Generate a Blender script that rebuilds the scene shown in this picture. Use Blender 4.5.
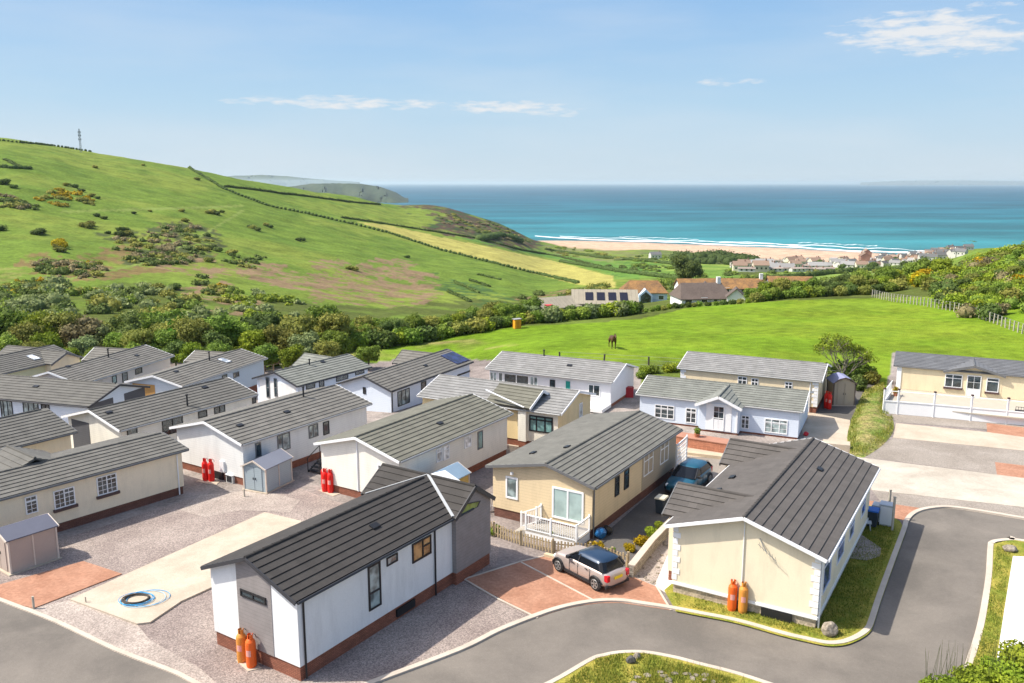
import bpy, bmesh, math, random
import numpy as np
from mathutils import Vector, Matrix
for o in list(bpy.data.objects): bpy.data.objects.remove(o)
SC = bpy.context.scene
COL = SC.collection
R = math.radians
# ------------------------------------------------------------------ camera
F, H, CX, CY = 850.0, 18.6, 512.0, 341.5
TH = math.atan((CY-183)/F); c_, s_ = math.cos(TH), math.sin(TH)
def ray(u, v):
    a = (u-CX)/F; b = -(v-CY)/F
    return Vector((a, c_+b*s_, -s_+b*c_))
def G(u, v, z=0.0):
    r = ray(u, v); t = (z-H)/r.z
    return Vector((r.x*t, r.y*t, z))
def AT(u, v, y):
    r = ray(u, v); t = y/r.y
    return Vector((r.x*t, y, H+r.z*t))
def PX(x, y, z):
    dz = z-H; d = y*c_-dz*s_; up = y*s_+dz*c_
    return CX+F*x/d, CY-F*up/d
cam = bpy.data.cameras.new('camera'); co = bpy.data.objects.new('camera', cam); COL.objects.link(co)
co.location = (0, 0, H); co.rotation_euler = (R(90)-TH, 0, 0)
cam.sensor_width = 36; cam.lens = F/1024*36; cam.clip_start = .5; cam.clip_end = 300000
SC.camera = co
# ------------------------------------------------------------------ world, sun, exposure
SUNV = Vector((-.82, -.03, 1.0)).normalized()      # towards the sun
SUN_EL = math.asin(SUNV.z)
w = bpy.data.worlds.new('World'); SC.world = w; w.use_nodes = True
nt = w.node_tree; nt.nodes.clear(); N = nt.nodes.new; LK = nt.links.new
out = N('ShaderNodeOutputWorld'); bg = N('ShaderNodeBackground'); bg.inputs[1].default_value = .15
sky = N('ShaderNodeTexSky'); sky.sky_type = 'NISHITA'; sky.sun_disc = False
sky.sun_elevation = SUN_EL; sky.sun_rotation = math.atan2(SUNV.x, SUNV.y)
sky.altitude = 60; sky.air_density = 1.0; sky.dust_density = 2.6; sky.ozone_density = 1.0
tc = N('ShaderNodeTexCoord'); sep = N('ShaderNodeSeparateXYZ'); LK(tc.outputs['Generated'], sep.inputs[0])
def M1(op, a, b=None, clamp=False):
    n = N('ShaderNodeMath'); n.operation = op; n.use_clamp = clamp
    for i, x in enumerate((a, b)):
        if x is None: continue
        if hasattr(x, 'is_output') or hasattr(x, 'links'): LK(x, n.inputs[i])
        else: n.inputs[i].default_value = x
    return n.outputs[0]
az = M1('ARCTAN2', sep.outputs[0], sep.outputs[1]); el = M1('ARCSINE', sep.outputs[2])
nz = N('ShaderNodeTexNoise'); nz.inputs['Scale'].default_value = 1.0; nz.inputs['Detail'].default_value = 8; nz.inputs['Roughness'].default_value = .62
cmb = N('ShaderNodeCombineXYZ'); LK(M1('MULTIPLY', az, 34.0), cmb.inputs[0]); LK(M1('MULTIPLY', el, 150.0), cmb.inputs[1]); LK(cmb.outputs[0], nz.inputs['Vector'])
cloud = None
def rayel(u, v):
    r = ray(u, v).normalized(); return math.atan2(r.x, r.y), math.asin(r.z)
# thin fair-weather clouds: direction of each bank, its half width and height in the sky
for (u0, v0, hu, hv, k) in ((335,103,135,9,1.0),(450,106,60,7,.8),(515,108,80,9,1.1),(562,113,30,6,.7),(730,82,44,6,.75),(920,31,120,27,1.25),(975,40,110,20,1.1),(985,5,60,9,.5),(650,115,10,4,.35)):
    a0, e0 = rayel(u0, v0); a1, _ = rayel(u0+hu, v0); _, e1 = rayel(u0, v0-hv)
    dx = M1('DIVIDE', M1('SUBTRACT', az, a0), abs(a1-a0)); dy = M1('DIVIDE', M1('SUBTRACT', el, e0), abs(e1-e0))
    rr = M1('ADD', M1('POWER', M1('ABSOLUTE', dx), 2.0), M1('POWER', M1('ABSOLUTE', dy), 2.0))
    g = M1('MULTIPLY', M1('SUBTRACT', 1.0, rr, True), k)
    cloud = g if cloud is None else M1('MAXIMUM', cloud, g)
cl = M1('SUBTRACT', M1('ADD', M1('MULTIPLY', cloud, .75), M1('MULTIPLY', nz.outputs[0], 2.6)), 1.6)
cl = M1('MULTIPLY', M1('MULTIPLY', cl, 1.5, True), M1('MULTIPLY', cloud, 3.0, True), True)
wisp = N('ShaderNodeTexNoise'); wisp.inputs['Detail'].default_value = 5; wisp.inputs['Scale'].default_value = 1
cm2 = N('ShaderNodeCombineXYZ'); LK(M1('MULTIPLY', az, 3.0), cm2.inputs[0]); LK(M1('MULTIPLY', el, 16.0), cm2.inputs[1]); LK(cm2.outputs[0], wisp.inputs['Vector'])
veil = M1('MULTIPLY', M1('SUBTRACT', wisp.outputs[0], .42, True), .8)
cl = M1('MAXIMUM', M1('MULTIPLY', cl, .95), veil)
mx = N('ShaderNodeMix'); mx.data_type = 'RGBA'; LK(cl, mx.inputs[0]); LK(sky.outputs[0], mx.inputs[6]); mx.inputs[7].default_value = (3.35, 3.42, 3.5, 1)

hzf = M1('MULTIPLY', M1('SUBTRACT', 1.0, M1('DIVIDE', M1('SUBTRACT', M1('ABSOLUTE', el), .22, True), .2), True), .92)
gr = N('ShaderNodeValToRGB'); LK(M1('DIVIDE', M1('ABSOLUTE', el), .25, True), gr.inputs[0]); ge = gr.color_ramp.elements
ge[0].position = 0; ge[0].color = (.76,.90,1.0,1); ge[1].position = 1; ge[1].color = (.24,.51,.93,1)
ge_ = ge.new(.35); ge_.color = (.52,.76,.98,1)
sc_ = N('ShaderNodeVectorMath'); sc_.operation = 'SCALE'; LK(gr.outputs[0], sc_.inputs[0]); sc_.inputs['Scale'].default_value = 3.5
tint = N('ShaderNodeMix'); tint.data_type = 'RGBA'; LK(hzf, tint.inputs[0]); LK(sky.outputs[0], tint.inputs[6]); LK(sc_.outputs[0], tint.inputs[7]); LK(tint.outputs[2], mx.inputs[6])
LK(mx.outputs[2], bg.inputs[0]); LK(bg.outputs[0], out.inputs[0])
sd = bpy.data.lights.new('sun', 'SUN'); sd.energy = 3.9; sd.angle = R(.53); sd.color = (1, .94, .83)
so = bpy.data.objects.new('sun', sd); COL.objects.link(so); so.rotation_euler = SUNV.to_track_quat('Z', 'Y').to_euler()
vs = SC.view_settings; vs.view_transform = 'Standard'; vs.look = 'None'; vs.exposure = .74; vs.gamma = 1; vs.use_curve_mapping = False
try:
    SC.cycles.volume_bounces = 0; SC.cycles.max_bounces = 6; SC.cycles.transparent_max_bounces = 8
except Exception: pass
# ------------------------------------------------------------------ helpers
def tag(o, label=None, cat=None, group=None, kind=None):
    if label: o['label'] = label
    if cat: o['category'] = cat
    if group: o['group'] = group
    if kind: o['kind'] = kind
    return o
def link(name, data, parent=None):
    o = bpy.data.objects.new(name, data); COL.objects.link(o)
    if parent is not None: o.parent = parent
    return o
def empty(name, loc=(0,0,0), rz=0.0):
    o = link(name, None); o.location = loc; o.rotation_euler = (0,0,rz); o.empty_display_size = .3; return o
def copy_tree(o, parent=None):
    c = o.copy(); COL.objects.link(c); c.parent = parent
    for ch in list(o.children): copy_tree(ch, c)
    return c
class MB:
    """collects faces; build() makes ONE mesh object"""
    def __init__(s): s.v=[]; s.f=[]; s.uv=[]; s.col=None
    def face(s, pts, uv=None):
        i=len(s.v); s.v += [tuple(p) for p in pts]; s.f.append(tuple(range(i,i+len(pts)))); s.uv.append(uv or [(0,0)]*len(pts))
    def box(s, x0,x1,y0,y1,z0,z1, f=None):
        P=[(x0,y0,z0),(x1,y0,z0),(x1,y1,z0),(x0,y1,z0),(x0,y0,z1),(x1,y0,z1),(x1,y1,z1),(x0,y1,z1)]
        if f: P=[f(*p) for p in P]
        for q in ((0,3,2,1),(4,5,6,7),(0,1,5,4),(1,2,6,5),(2,3,7,6),(3,0,4,7)): s.face([P[k] for k in q])
        return s
    def bar(s, a, b, w, h=None, up=(0,0,1)):
        a=Vector(a); b=Vector(b); d=(b-a); n=d.normalized(); u=Vector(up)
        if abs(n.dot(u))>.95: u=Vector((0,1,0))
        x=n.cross(u).normalized(); z=x.cross(n); h=h or w
        P=[p+x*sx*w/2+z*sz*h/2 for p in (a,b) for sx,sz in ((-1,-1),(1,-1),(1,1),(-1,1))]
        for q in ((3,2,1,0),(4,5,6,7),(0,1,5,4),(1,2,6,5),(2,3,7,6),(3,0,4,7)): s.face([P[k] for k in q])
        return s
    def tube(s, pts, r, n=8, cap=True):
        pts=[Vector(p) for p in pts]; rs=r if isinstance(r,(list,tuple)) else [r]*len(pts); rings=[]
        for i,p in enumerate(pts):
            d=(pts[min(i+1,len(pts)-1)]-pts[max(i-1,0)]).normalized(); u=Vector((0,0,1)) if abs(d.z)<.9 else Vector((1,0,0))
            x=d.cross(u).normalized(); y=x.cross(d)
            rings.append([p+(x*math.cos(2*math.pi*k/n)+y*math.sin(2*math.pi*k/n))*rs[i] for k in range(n)])
        for a,b in zip(rings,rings[1:]):
            for k in range(n): s.face([a[k],a[(k+1)%n],b[(k+1)%n],b[k]])
        if cap: s.face(rings[0][::-1]); s.face(rings[-1])
        return s
    def lathe(s, prof, n=16, c=(0,0)):
        for (r0,z0),(r1,z1) in zip(prof,prof[1:]):
            for k in range(n):
                a=2*math.pi*k/n; b=2*math.pi*(k+1)/n
                q=[(c[0]+r0*math.cos(a),c[1]+r0*math.sin(a),z0),(c[0]+r0*math.cos(b),c[1]+r0*math.sin(b),z0),(c[0]+r1*math.cos(b),c[1]+r1*math.sin(b),z1),(c[0]+r1*math.cos(a),c[1]+r1*math.sin(a),z1)]
                if r0<1e-6: q=[q[0],q[2],q[3]]
                elif r1<1e-6: q=q[:3]
                s.face(q)
        return s
    def build(s, name, m, parent=None, smooth=False, weld=False):
        me=bpy.data.meshes.new(name); me.from_pydata(s.v,[],s.f)
        uvl=me.uv_layers.new(name='UVMap'); flat=[c for u in s.uv for p in u for c in p]; uvl.data.foreach_set('uv',flat)
        if weld:
            b=bmesh.new(); b.from_mesh(me); bmesh.ops.remove_doubles(b,verts=b.verts,dist=1e-4); bmesh.ops.recalc_face_normals(b,faces=b.faces); b.to_mesh(me); b.free()
        me.materials.append(m)
        if smooth: me.polygons.foreach_set('use_smooth',[True]*len(me.polygons))
        me.update(); return link(name, me, parent)
    def pieces(s, name, m, parent=None):   # every six-faced bar or box becomes a part of its own
        for i in range(0,len(s.f),6):
            q=MB(); 
            for f in s.f[i:i+6]: q.face([s.v[k] for k in f])
            q.build(name,m,parent)
def catmull(pts, n=6):
    out=[]; P=[pts[0]]+list(pts)+[pts[-1]]
    for i in range(1,len(P)-2):
        a,b,c,d=[np.array(p,float) for p in P[i-1:i+3]]
        for k in range(n):
            t=k/n; out.append(tuple(.5*((2*b)+(-a+c)*t+(2*a-5*b+4*c-d)*t*t+(-a+3*b-3*c+d)*t**3)))
    out.append(tuple(pts[-1])); return out
# ------------------------------------------------------------------ materials
MATS={}
def nodes(name):
    m=bpy.data.materials.new(name); m.use_nodes=True; n=m.node_tree; b=n.nodes['Principled BSDF']; return m,n,b
def mat(name, col, rough=.8, var=.12, scale=1.5, fine=25.0, bump=0.0, bscale=30.0, spec=.3, metal=0.0, pattern=None, trans=0.0, col2=None, objvar=0.0, dirt=0.0):
    if name in MATS: return MATS[name]
    m,n,b=nodes(name); L=n.links.new; NN=n.nodes.new
    tc=NN('ShaderNodeTexCoord'); vec=tc.outputs['Object']
    n1=NN('ShaderNodeTexNoise'); n1.inputs['Scale'].default_value=scale; n1.inputs['Detail'].default_value=4; L(vec,n1.inputs['Vector'])
    n2=NN('ShaderNodeTexNoise'); n2.inputs['Scale'].default_value=fine; n2.inputs['Detail'].default_value=3; L(vec,n2.inputs['Vector'])
    ad=NN('ShaderNodeMath'); ad.operation='ADD'; L(n1.outputs[0],ad.inputs[0]); L(n2.outputs[0],ad.inputs[1])
    mr=NN('ShaderNodeMapRange'); L(ad.outputs[0],mr.inputs[0]); mr.inputs[1].default_value=.65; mr.inputs[2].default_value=1.35
    mx=NN('ShaderNodeMix'); mx.data_type='RGBA'; L(mr.outputs[0],mx.inputs[0])
    c2=col2 or col
    mx.inputs[6].default_value=(*[x*(1-var) for x in col],1); mx.inputs[7].default_value=(*[min(1,x*(1+var)) for x in c2],1)
    cout=mx.outputs[2]; hgt=n2.outputs[0]
    def mul(cin, fac, dark):   # mix cin towards cin*dark by fac
        q=NN('ShaderNodeMix'); q.data_type='RGBA'; q.blend_type='MULTIPLY'; L(fac,q.inputs[0]); L(cin,q.inputs[6]); q.inputs[7].default_value=(dark,dark,dark,1); return q.outputs[2]
    if pattern:
        kind=pattern[0]
        if kind=='brick' or kind=='tile':
            sp=NN('ShaderNodeSeparateXYZ'); cb=NN('ShaderNodeCombineXYZ')
            if kind=='brick':
                L(vec,sp.inputs[0]); a=NN('ShaderNodeMath'); L(sp.outputs[0],a.inputs[0]); L(sp.outputs[1],a.inputs[1]); L(a.outputs[0],cb.inputs[0]); L(sp.outputs[2],cb.inputs[1])
            else:
                L(tc.outputs['UV'],sp.inputs[0]); L(sp.outputs[0],cb.inputs[0]); L(sp.outputs[1],cb.inputs[1])
            bt=NN('ShaderNodeTexBrick'); L(cb.outputs[0],bt.inputs['Vector']); bt.inputs['Scale'].default_value=1
            bt.inputs['Brick Width'].default_value=pattern[1]; bt.inputs['Row Height'].default_value=pattern[2]; bt.inputs['Mortar Size'].default_value=pattern[3]
            cv=.09 if kind=='tile' else .18; bt.inputs['Color1'].default_value=(1-cv,1-cv,1-cv,1); bt.inputs['Color2'].default_value=(1+cv*.8,1+cv*.8,1+cv*.8,1); bt.inputs['Mortar'].default_value=(*[pattern[4]]*3,1)
            q=NN('ShaderNodeMix'); q.data_type='RGBA'; q.blend_type='MULTIPLY'; q.inputs[0].default_value=1; L(cout,q.inputs[6]); L(bt.outputs[0],q.inputs[7]); cout=q.outputs[2]
        elif kind=='boards':   # horizontal cladding boards, along z
            sp=NN('ShaderNodeSeparateXYZ'); L(vec,sp.inputs[0]); d=NN('ShaderNodeMath'); d.operation='DIVIDE'; L(sp.outputs[2 if len(pattern)<4 else pattern[3]],d.inputs[0]); d.inputs[1].default_value=pattern[1]
            fr=NN('ShaderNodeMath'); fr.operation='FRACT'; L(d.outputs[0],fr.inputs[0]); lt=NN('ShaderNodeMath'); lt.operation='LESS_THAN'; L(fr.outputs[0],lt.inputs[0]); lt.inputs[1].default_value=pattern[2]
            cout=mul(cout,lt.outputs[0],.80); hgt=fr.outputs[0]
    if dirt:
        nd=NN('ShaderNodeTexNoise'); nd.inputs['Scale'].default_value=.55; nd.inputs['Detail'].default_value=6; nd.inputs['Roughness'].default_value=.7
        mpp=NN('ShaderNodeMapping'); mpp.inputs['Scale'].default_value=(2.2,2.2,.5); L(vec,mpp.inputs['Vector']); L(mpp.outputs[0],nd.inputs['Vector'])
        rr=NN('ShaderNodeMapRange'); L(nd.outputs[0],rr.inputs[0]); rr.inputs[1].default_value=.48; rr.inputs[2].default_value=.75; rr.inputs[4].default_value=dirt
        cout=mul(cout,rr.outputs[0],.45)
    if objvar:
        oi=NN('ShaderNodeObjectInfo'); hs=NN('ShaderNodeHueSaturation'); L(cout,hs.inputs['Color'])
        a=NN('ShaderNodeMapRange'); L(oi.outputs['Random'],a.inputs[0]); a.inputs[3].default_value=1-objvar; a.inputs[4].default_value=1+objvar; L(a.outputs[0],hs.inputs['Value']); cout=hs.outputs[0]
    L(cout,b.inputs['Base Color']); b.inputs['Roughness'].default_value=rough; b.inputs['Metallic'].default_value=metal
    b.inputs['Specular IOR Level'].default_value=spec
    if bump:
        nb=NN('ShaderNodeTexNoise'); nb.inputs['Scale'].default_value=bscale; nb.inputs['Detail'].default_value=4; L(vec,nb.inputs['Vector'])
        bp=NN('ShaderNodeBump'); bp.inputs['Strength'].default_value=1; bp.inputs['Distance'].default_value=bump; L(nb.outputs[0],bp.inputs['Height']); L(bp.outputs[0],b.inputs['Normal'])
    MATS[name]=m; return m
def glass(name, col=(.02,.03,.035), rough=.06, lo=.6, hi=2.2):
    if name in MATS: return MATS[name]
    m,n,b=nodes(name); L=n.links.new; NN=n.nodes.new
    tc=NN('ShaderNodeTexCoord'); nn=NN('ShaderNodeTexNoise'); nn.inputs['Scale'].default_value=1.6; L(tc.outputs['Object'],nn.inputs['Vector'])
    mr=NN('ShaderNodeMapRange'); L(nn.outputs[0],mr.inputs[0]); mr.inputs[1].default_value=.4; mr.inputs[2].default_value=.6
    mx=NN('ShaderNodeMix'); mx.data_type='RGBA'; L(mr.outputs[0],mx.inputs[0]); mx.inputs[6].default_value=(*[c*lo for c in col],1); mx.inputs[7].default_value=(*[min(1,c*hi) for c in col],1)
    L(mx.outputs[2],b.inputs['Base Color']); b.inputs['Roughness'].default_value=rough; b.inputs['Specular IOR Level'].default_value=.9
    MATS[name]=m; return m
def ground_mat(name, col, col2, fleck=None, scale=.35, fine=8.0, vor=18.0, bump=.02, rough=.95):
    """gravel, asphalt, concrete, turf: two tones of large patches, speckle and bump in world metres"""
    m,n,b=nodes(name); L=n.links.new; NN=n.nodes.new
    g=NN('ShaderNodeNewGeometry'); vec=g.outputs['Position']
    n1=NN('ShaderNodeTexNoise'); n1.inputs['Scale'].default_value=scale; n1.inputs['Detail'].default_value=7; n1.inputs['Roughness'].default_value=.6; n1.inputs['Distortion'].default_value=.3; L(vec,n1.inputs['Vector'])
    r1=NN('ShaderNodeMapRange'); L(n1.outputs[0],r1.inputs[0]); r1.inputs[1].default_value=.36; r1.inputs[2].default_value=.64
    mx=NN('ShaderNodeMix'); mx.data_type='RGBA'; L(r1.outputs[0],mx.inputs[0]); mx.inputs[6].default_value=(*col,1); mx.inputs[7].default_value=(*col2,1)
    n2=NN('ShaderNodeTexVoronoi'); n2.inputs['Scale'].default_value=vor; L(vec,n2.inputs['Vector'])
    bw=NN('ShaderNodeSeparateColor'); L(n2.outputs['Color'],bw.inputs[0])
    n3=NN('ShaderNodeTexNoise'); n3.inputs['Scale'].default_value=fine; n3.inputs['Detail'].default_value=5; L(vec,n3.inputs['Vector'])
    ad=NN('ShaderNodeMath'); ad.operation='MULTIPLY'; L(bw.outputs[0],ad.inputs[0]); L(n3.outputs[0],ad.inputs[1])
    r2=NN('ShaderNodeMapRange'); L(ad.outputs[0],r2.inputs[0]); r2.inputs[2].default_value=.6; r2.inputs[3].default_value=1-(fleck or .2); r2.inputs[4].default_value=1+(fleck or .2)
    q=NN('ShaderNodeVectorMath'); q.operation='SCALE'; L(mx.outputs[2],q.inputs[0]); L(r2.outputs[0],q.inputs['Scale'])
    L(q.outputs[0],b.inputs['Base Color']); b.inputs['Roughness'].default_value=rough; b.inputs['Specular IOR Level'].default_value=.15
    bp=NN('ShaderNodeBump'); bp.inputs['Distance'].default_value=bump; L(ad.outputs[0],bp.inputs['Height']); L(bp.outputs[0],b.inputs['Normal'])
    return m
# ------------------------------------------------------------------ terrain
SEA=-71.4
def sst(a,b,x):
    t=np.clip((x-a)/(b-a),0,1); return t*t*(3-2*t)
def zpark(x,y):
    return -np.minimum(.095*np.maximum(0,y-62),3.4)*sst(6,-14,x)
def zv(u,v,y): return AT(u,v,y).z
COLS={ # pixel column of the photograph: (distance ahead, pixel row or ('z', height))
 -400:[(110,('z',-3)),(170,('z',-12)),(240,('z',-8)),(400,('z',10)),(600,('z',52)),(740,('z',72)),(900,('z',78)),(1600,('z',60))],
 0:[(105,('z',-3.4)),(135,('z',-9)),(170,('z',-12)),(200,300),(270,262),(370,215),(490,170),(600,144.5),(680,134.8),(780,('z',56)),(1000,('z',40)),(1600,('z',0))],
 100:[(105,('z',-3.4)),(140,('z',-10)),(210,300),(290,262),(400,222),(520,185),(640,160.5),(720,151.3),(820,('z',43)),(1000,('z',32)),(1600,('z',-20))],
 200:[(105,('z',-3.4)),(145,('z',-11)),(220,305),(310,268),(430,232),(560,201),(690,176),(770,168.5),(880,('z',28)),(1100,('z',10)),(1600,('z',-40))],
 300:[(105,('z',-3.2)),(150,('z',-11)),(240,310),(350,275),(500,241),(650,213),(800,194),(880,188),(1000,('z',6)),(1300,('z',-30)),(1600,('z',-60))],
 350:[(105,('z',-3.1)),(118,('z',-3.6)),(158,('z',-11.5)),(250,313),(375,279.5),(530,247),(700,219.5),(880,201),(960,195),(1100,('z',-6)),(1400,('z',-60)),(1600,('z',-80))],
 400:[(105,('z',-3.0)),(118,('z',-3.4)),(160,('z',-12)),(260,315),(400,284),(560,254),(750,226),(950,209),(1050,204),(1200,('z',-20)),(1450,('z',-80))],
 440:[(105,('z',-2.8)),(122,('z',-3.2)),(165,('z',-12)),(265,316),(410,287),(580,259),(780,232),(980,212),(1080,205.5),(1220,('z',-26)),(1430,('z',-80))],
 500:[(105,('z',-2.3)),(127,('z',-2.7)),(170,('z',-11)),(280,318),(420,291),(600,265),(800,246),(1000,230),(1150,223),(1250,('z',-50)),(1400,('z',-80))],
 545:[(105,('z',-1.9)),(130,('z',-2.4)),(190,('z',-11)),(300,315),(420,295),(600,275),(900,256),(1150,244),(1260,('z',-67)),(1330,('z',-70)),(1500,('z',-78))],
 600:[(105,('z',-1.4)),(130,('z',-2.0)),(165,('z',-7)),(190,('z',-10.5)),(240,('z',-15)),(320,('z',-23)),(450,284),(600,273),(800,262),(1050,252),(1230,('z',-69)),(1400,('z',-72.5)),(1500,('z',-80))],
 650:[(105,('z',-1)),(135,('z',-1.8)),(165,('z',-5.5)),(240,('z',-14)),(320,('z',-22)),(450,280),(600,270),(850,258),(1100,('z',-66)),(1163,('z',-69)),(1325,('z',-71.6)),(1500,('z',-78))],
 720:[(105,('z',-.6)),(142,('z',-1.6)),(165,('z',-5)),(215,('z',-9)),(300,('z',-18)),(450,279),(600,269),(850,261.5),(1000,('z',-66)),(1110,('z',-69)),(1265,('z',-71.6)),(1450,('z',-78))],
 800:[(105,('z',-.3)),(150,('z',-1.5)),(200,('z',-7)),(300,('z',-17)),(500,274.5),(700,268),(850,262.5),(960,('z',-67)),(1030,('z',-69)),(1200,('z',-71.6)),(1400,('z',-78))],
 880:[(105,('z',0)),(155,('z',-1.2)),(200,('z',-6)),(300,('z',-16)),(500,272),(700,266),(850,('z',-60)),(950,('z',-68)),(1120,('z',-71.6)),(1300,('z',-78))],
 945:[(105,('z',0)),(140,('z',.2)),(170,('z',.2)),(200,('z',-4)),(300,('z',-14)),(500,268),(650,259),(760,254),(860,252),(940,('z',-55)),(1040,('z',-72)),(1200,('z',-80))],
 985:[(105,('z',.2)),(120,('z',.6)),(150,('z',1.5)),(175,('z',2.6)),(230,('z',0)),(400,('z',-16)),(600,('z',-26)),(760,252),(880,248.5),(960,('z',-60)),(1060,('z',-78))],
 1030:[(105,('z',.5)),(115,('z',1.2)),(150,('z',3.4)),(178,('z',4.6)),(240,('z',2)),(400,('z',-14)),(600,('z',-30)),(800,('z',-40)),(900,('z',-62)),(1050,('z',-80))],
 1120:[(100,('z',1.5)),(120,('z',4.5)),(150,('z',8)),(178,('z',10.5)),(260,('z',9)),(400,('z',-8)),(600,('z',-28)),(800,('z',-45)),(1000,('z',-80))],
 1500:[(90,('z',3)),(120,('z',9)),(178,('z',18)),(300,('z',16)),(500,('z',-10)),(800,('z',-50)),(1000,('z',-80))],
}
LY=np.linspace(math.log(100),math.log(1600),500)
def profile(u,pts):
    ys=[math.log(p[0]) for p in pts]; zs=[p[1][1] if isinstance(p[1],tuple) else zv(u,p[1],p[0]) for p in pts]
    z=np.interp(LY,ys,zs); k=np.exp(-np.linspace(-2,2,13)**2); k/=k.sum(); zp=np.pad(z,6,mode='edge'); return np.convolve(zp,k,mode='valid')
CU=sorted(COLS); CA=np.array([(u-CX)/F/(c_+.096*s_) for u in CU]); CZ=np.array([profile(u,COLS[u]) for u in CU])
def fold(i,j):
    v=np.sin(i*127.1+j*311.7)*43758.5453; return v-np.floor(v)
def vnoise(x,y):
    i=np.floor(x); j=np.floor(y); fx=x-i; fy=y-j; fx=fx*fx*(3-2*fx); fy=fy*fy*(3-2*fy)
    return (fold(i,j)*(1-fx)+fold(i+1,j)*fx)*(1-fy)+(fold(i,j+1)*(1-fx)+fold(i+1,j+1)*fx)*fy
def fbm(x,y,o=4):
    s=0;a=.5;t=0
    for k in range(o): s=s+a*vnoise(x*2**k+17*k,y*2**k-9*k); t+=a; a*=.55
    return s/t
def TZ(x,y):
    x=np.asarray(x,float); y=np.asarray(y,float); a=x/np.maximum(y,1.0)
    yy=np.clip(y,100,1600); ti=(np.log(yy)-LY[0])/(LY[-1]-LY[0])*(len(LY)-1); i0=np.clip(np.floor(ti).astype(int),0,len(LY)-2); ft=ti-i0
    k=np.clip(np.searchsorted(CA,a)-1,0,len(CA)-2); t=np.clip((a-CA[k])/(CA[k+1]-CA[k]),0,1)
    def colz(kk): kk=np.clip(kk,0,len(CA)-1); return CZ[kk,i0]*(1-ft)+CZ[kk,i0+1]*ft
    p0,p1,p2,p3=colz(k-1),colz(k),colz(k+1),colz(k+2)
    d=CA[k+1]-CA[k]; dm=np.where(k>0,CA[k+1]-CA[np.clip(k-1,0,None)],1e9); dp=np.where(k<len(CA)-2,CA[np.clip(k+2,None,len(CA)-1)]-CA[k],1e9)
    m1=(p2-p0)/dm*d; m2=(p3-p1)/dp*d
    z=(2*t**3-3*t**2+1)*p1+(t**3-2*t**2+t)*m1+(-2*t**3+3*t**2)*p2+(t**3-t**2)*m2
    z=z+(fbm(x/38.,y/38.)-.5)*3.2*sst(180,420,y)*sst(-64,-56,z)+(fbm(x/9.,y/9.)-.5)*.5*sst(110,150,y)*sst(-66,-60,z)
    wgt=sst(92,122,y); return zpark(x,y)*(1-wgt)+z*wgt
def tz(x,y): return float(TZ(x,y))
def inpoly(px,py,poly):
    r=np.zeros(px.shape,bool); n=len(poly)
    for i in range(n):
        x0,y0=poly[i]; x1,y1=poly[(i+1)%n]
        if y0==y1: continue
        c=((y0>py)!=(y1>py))&(px<(x1-x0)*(py-y0)/(y1-y0)+x0); r^=c
    return r
NA,NY=900,470
aa=np.linspace(-1.25,1.25,NA); yy=np.exp(np.linspace(math.log(9),math.log(1600),NY))
AX,YY=np.meshgrid(aa,yy); XX=AX*YY; ZZ=TZ(XX,YY)
d_=YY*c_-(ZZ-H)*s_; PU=CX+F*XX/d_; PV=CY-F*(YY*s_+(ZZ-H)*c_)/d_
jx=(fbm(XX/22,YY/22,5)-.5); jy=(fbm(XX/22+40,YY/22+7,5)-.5)
QU=PU+jx*46*sst(150,300,YY); QV=PV+jy*20*sst(150,300,YY)
nA=fbm(XX/60.,YY/60.,5); nB=fbm(XX/11.,YY/11.,4); nC=fbm(XX/3.+5,YY/3.,3)
def C3(*c): return np.array(c,float)
def lerp(a,b,t): return a*(1-t[...,None])+b*t[...,None]
col=np.zeros(XX.shape+(3,)); col[:]=C3(.122,.182,.028)
col=lerp(col,C3(.19,.225,.04),sst(.45,.62,nA)*.6*sst(230,300,YY)); col=lerp(col,C3(.06,.12,.018),sst(.52,.7,nB)*.35*sst(200,400,YY))
def paint(poly,c,soft=None,up=False,amt=1.0):
    global col
    m=inpoly(PU if up else QU, PV if up else QV, poly)&(YY>118)
    m=m.astype(float)*amt
    if soft is not None: m=m*soft
    col=lerp(col,C3(*c),m)
# lower combe, valley bottom and coastal ground
paint([(-600,292),(60,290),(150,285),(260,300),(330,308),(480,300),(560,290),(615,290),(700,270),(1400,262),(1400,420),(-600,420)],(.085,.105,.025),sst(.2,.5,nB))
paint([(540,245),(640,247),(760,259),(760,268),(690,262),(600,262),(560,258)],(.16,.165,.07),sst(.35,.6,nB))
paint([(545,262),(690,258),(760,268),(700,280),(620,278)],(.12,.2,.035))
paint([(640,256),(735,259),(745,268),(660,268)],(.19,.26,.05))
paint([(615,264),(660,268),(640,276),(600,270)],(.07,.15,.03))
paint([(760,272),(860,268),(930,262),(930,270),(860,278),(770,280)],(.17,.24,.05))
paint([(635,240),(760,245),(760,262),(640,258)],(.11,.14,.045),sst(.45,.6,nB))
# long pale field and its neighbours
FIELD=[(356,221.5),(387,225),(441,237),(489,247),(560,262.5),(600,273),(613,276),(616,288),(600,286.5),(578,284.7),(517,269),(441,249),(400,235)]
paint(FIELD,(.34,.31,.085),up=True); 
paint([(441,234),(489,245),(560,260),(613,274),(640,280),(640,268),(560,255),(500,243)],(.10,.19,.035),up=True)
paint([(392,204),(440,203),(500,220),(548,243),(535,250),(490,246),(440,232),(432,222),(445,214),(415,209)],(.10,.082,.04),sst(.3,.45,nB)+0.25)
paint([(392,204),(440,203),(500,220),(548,243),(535,250),(490,246),(440,232),(432,222),(445,214),(415,209)],(.05,.08,.03),sst(.5,.62,nB))
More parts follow.
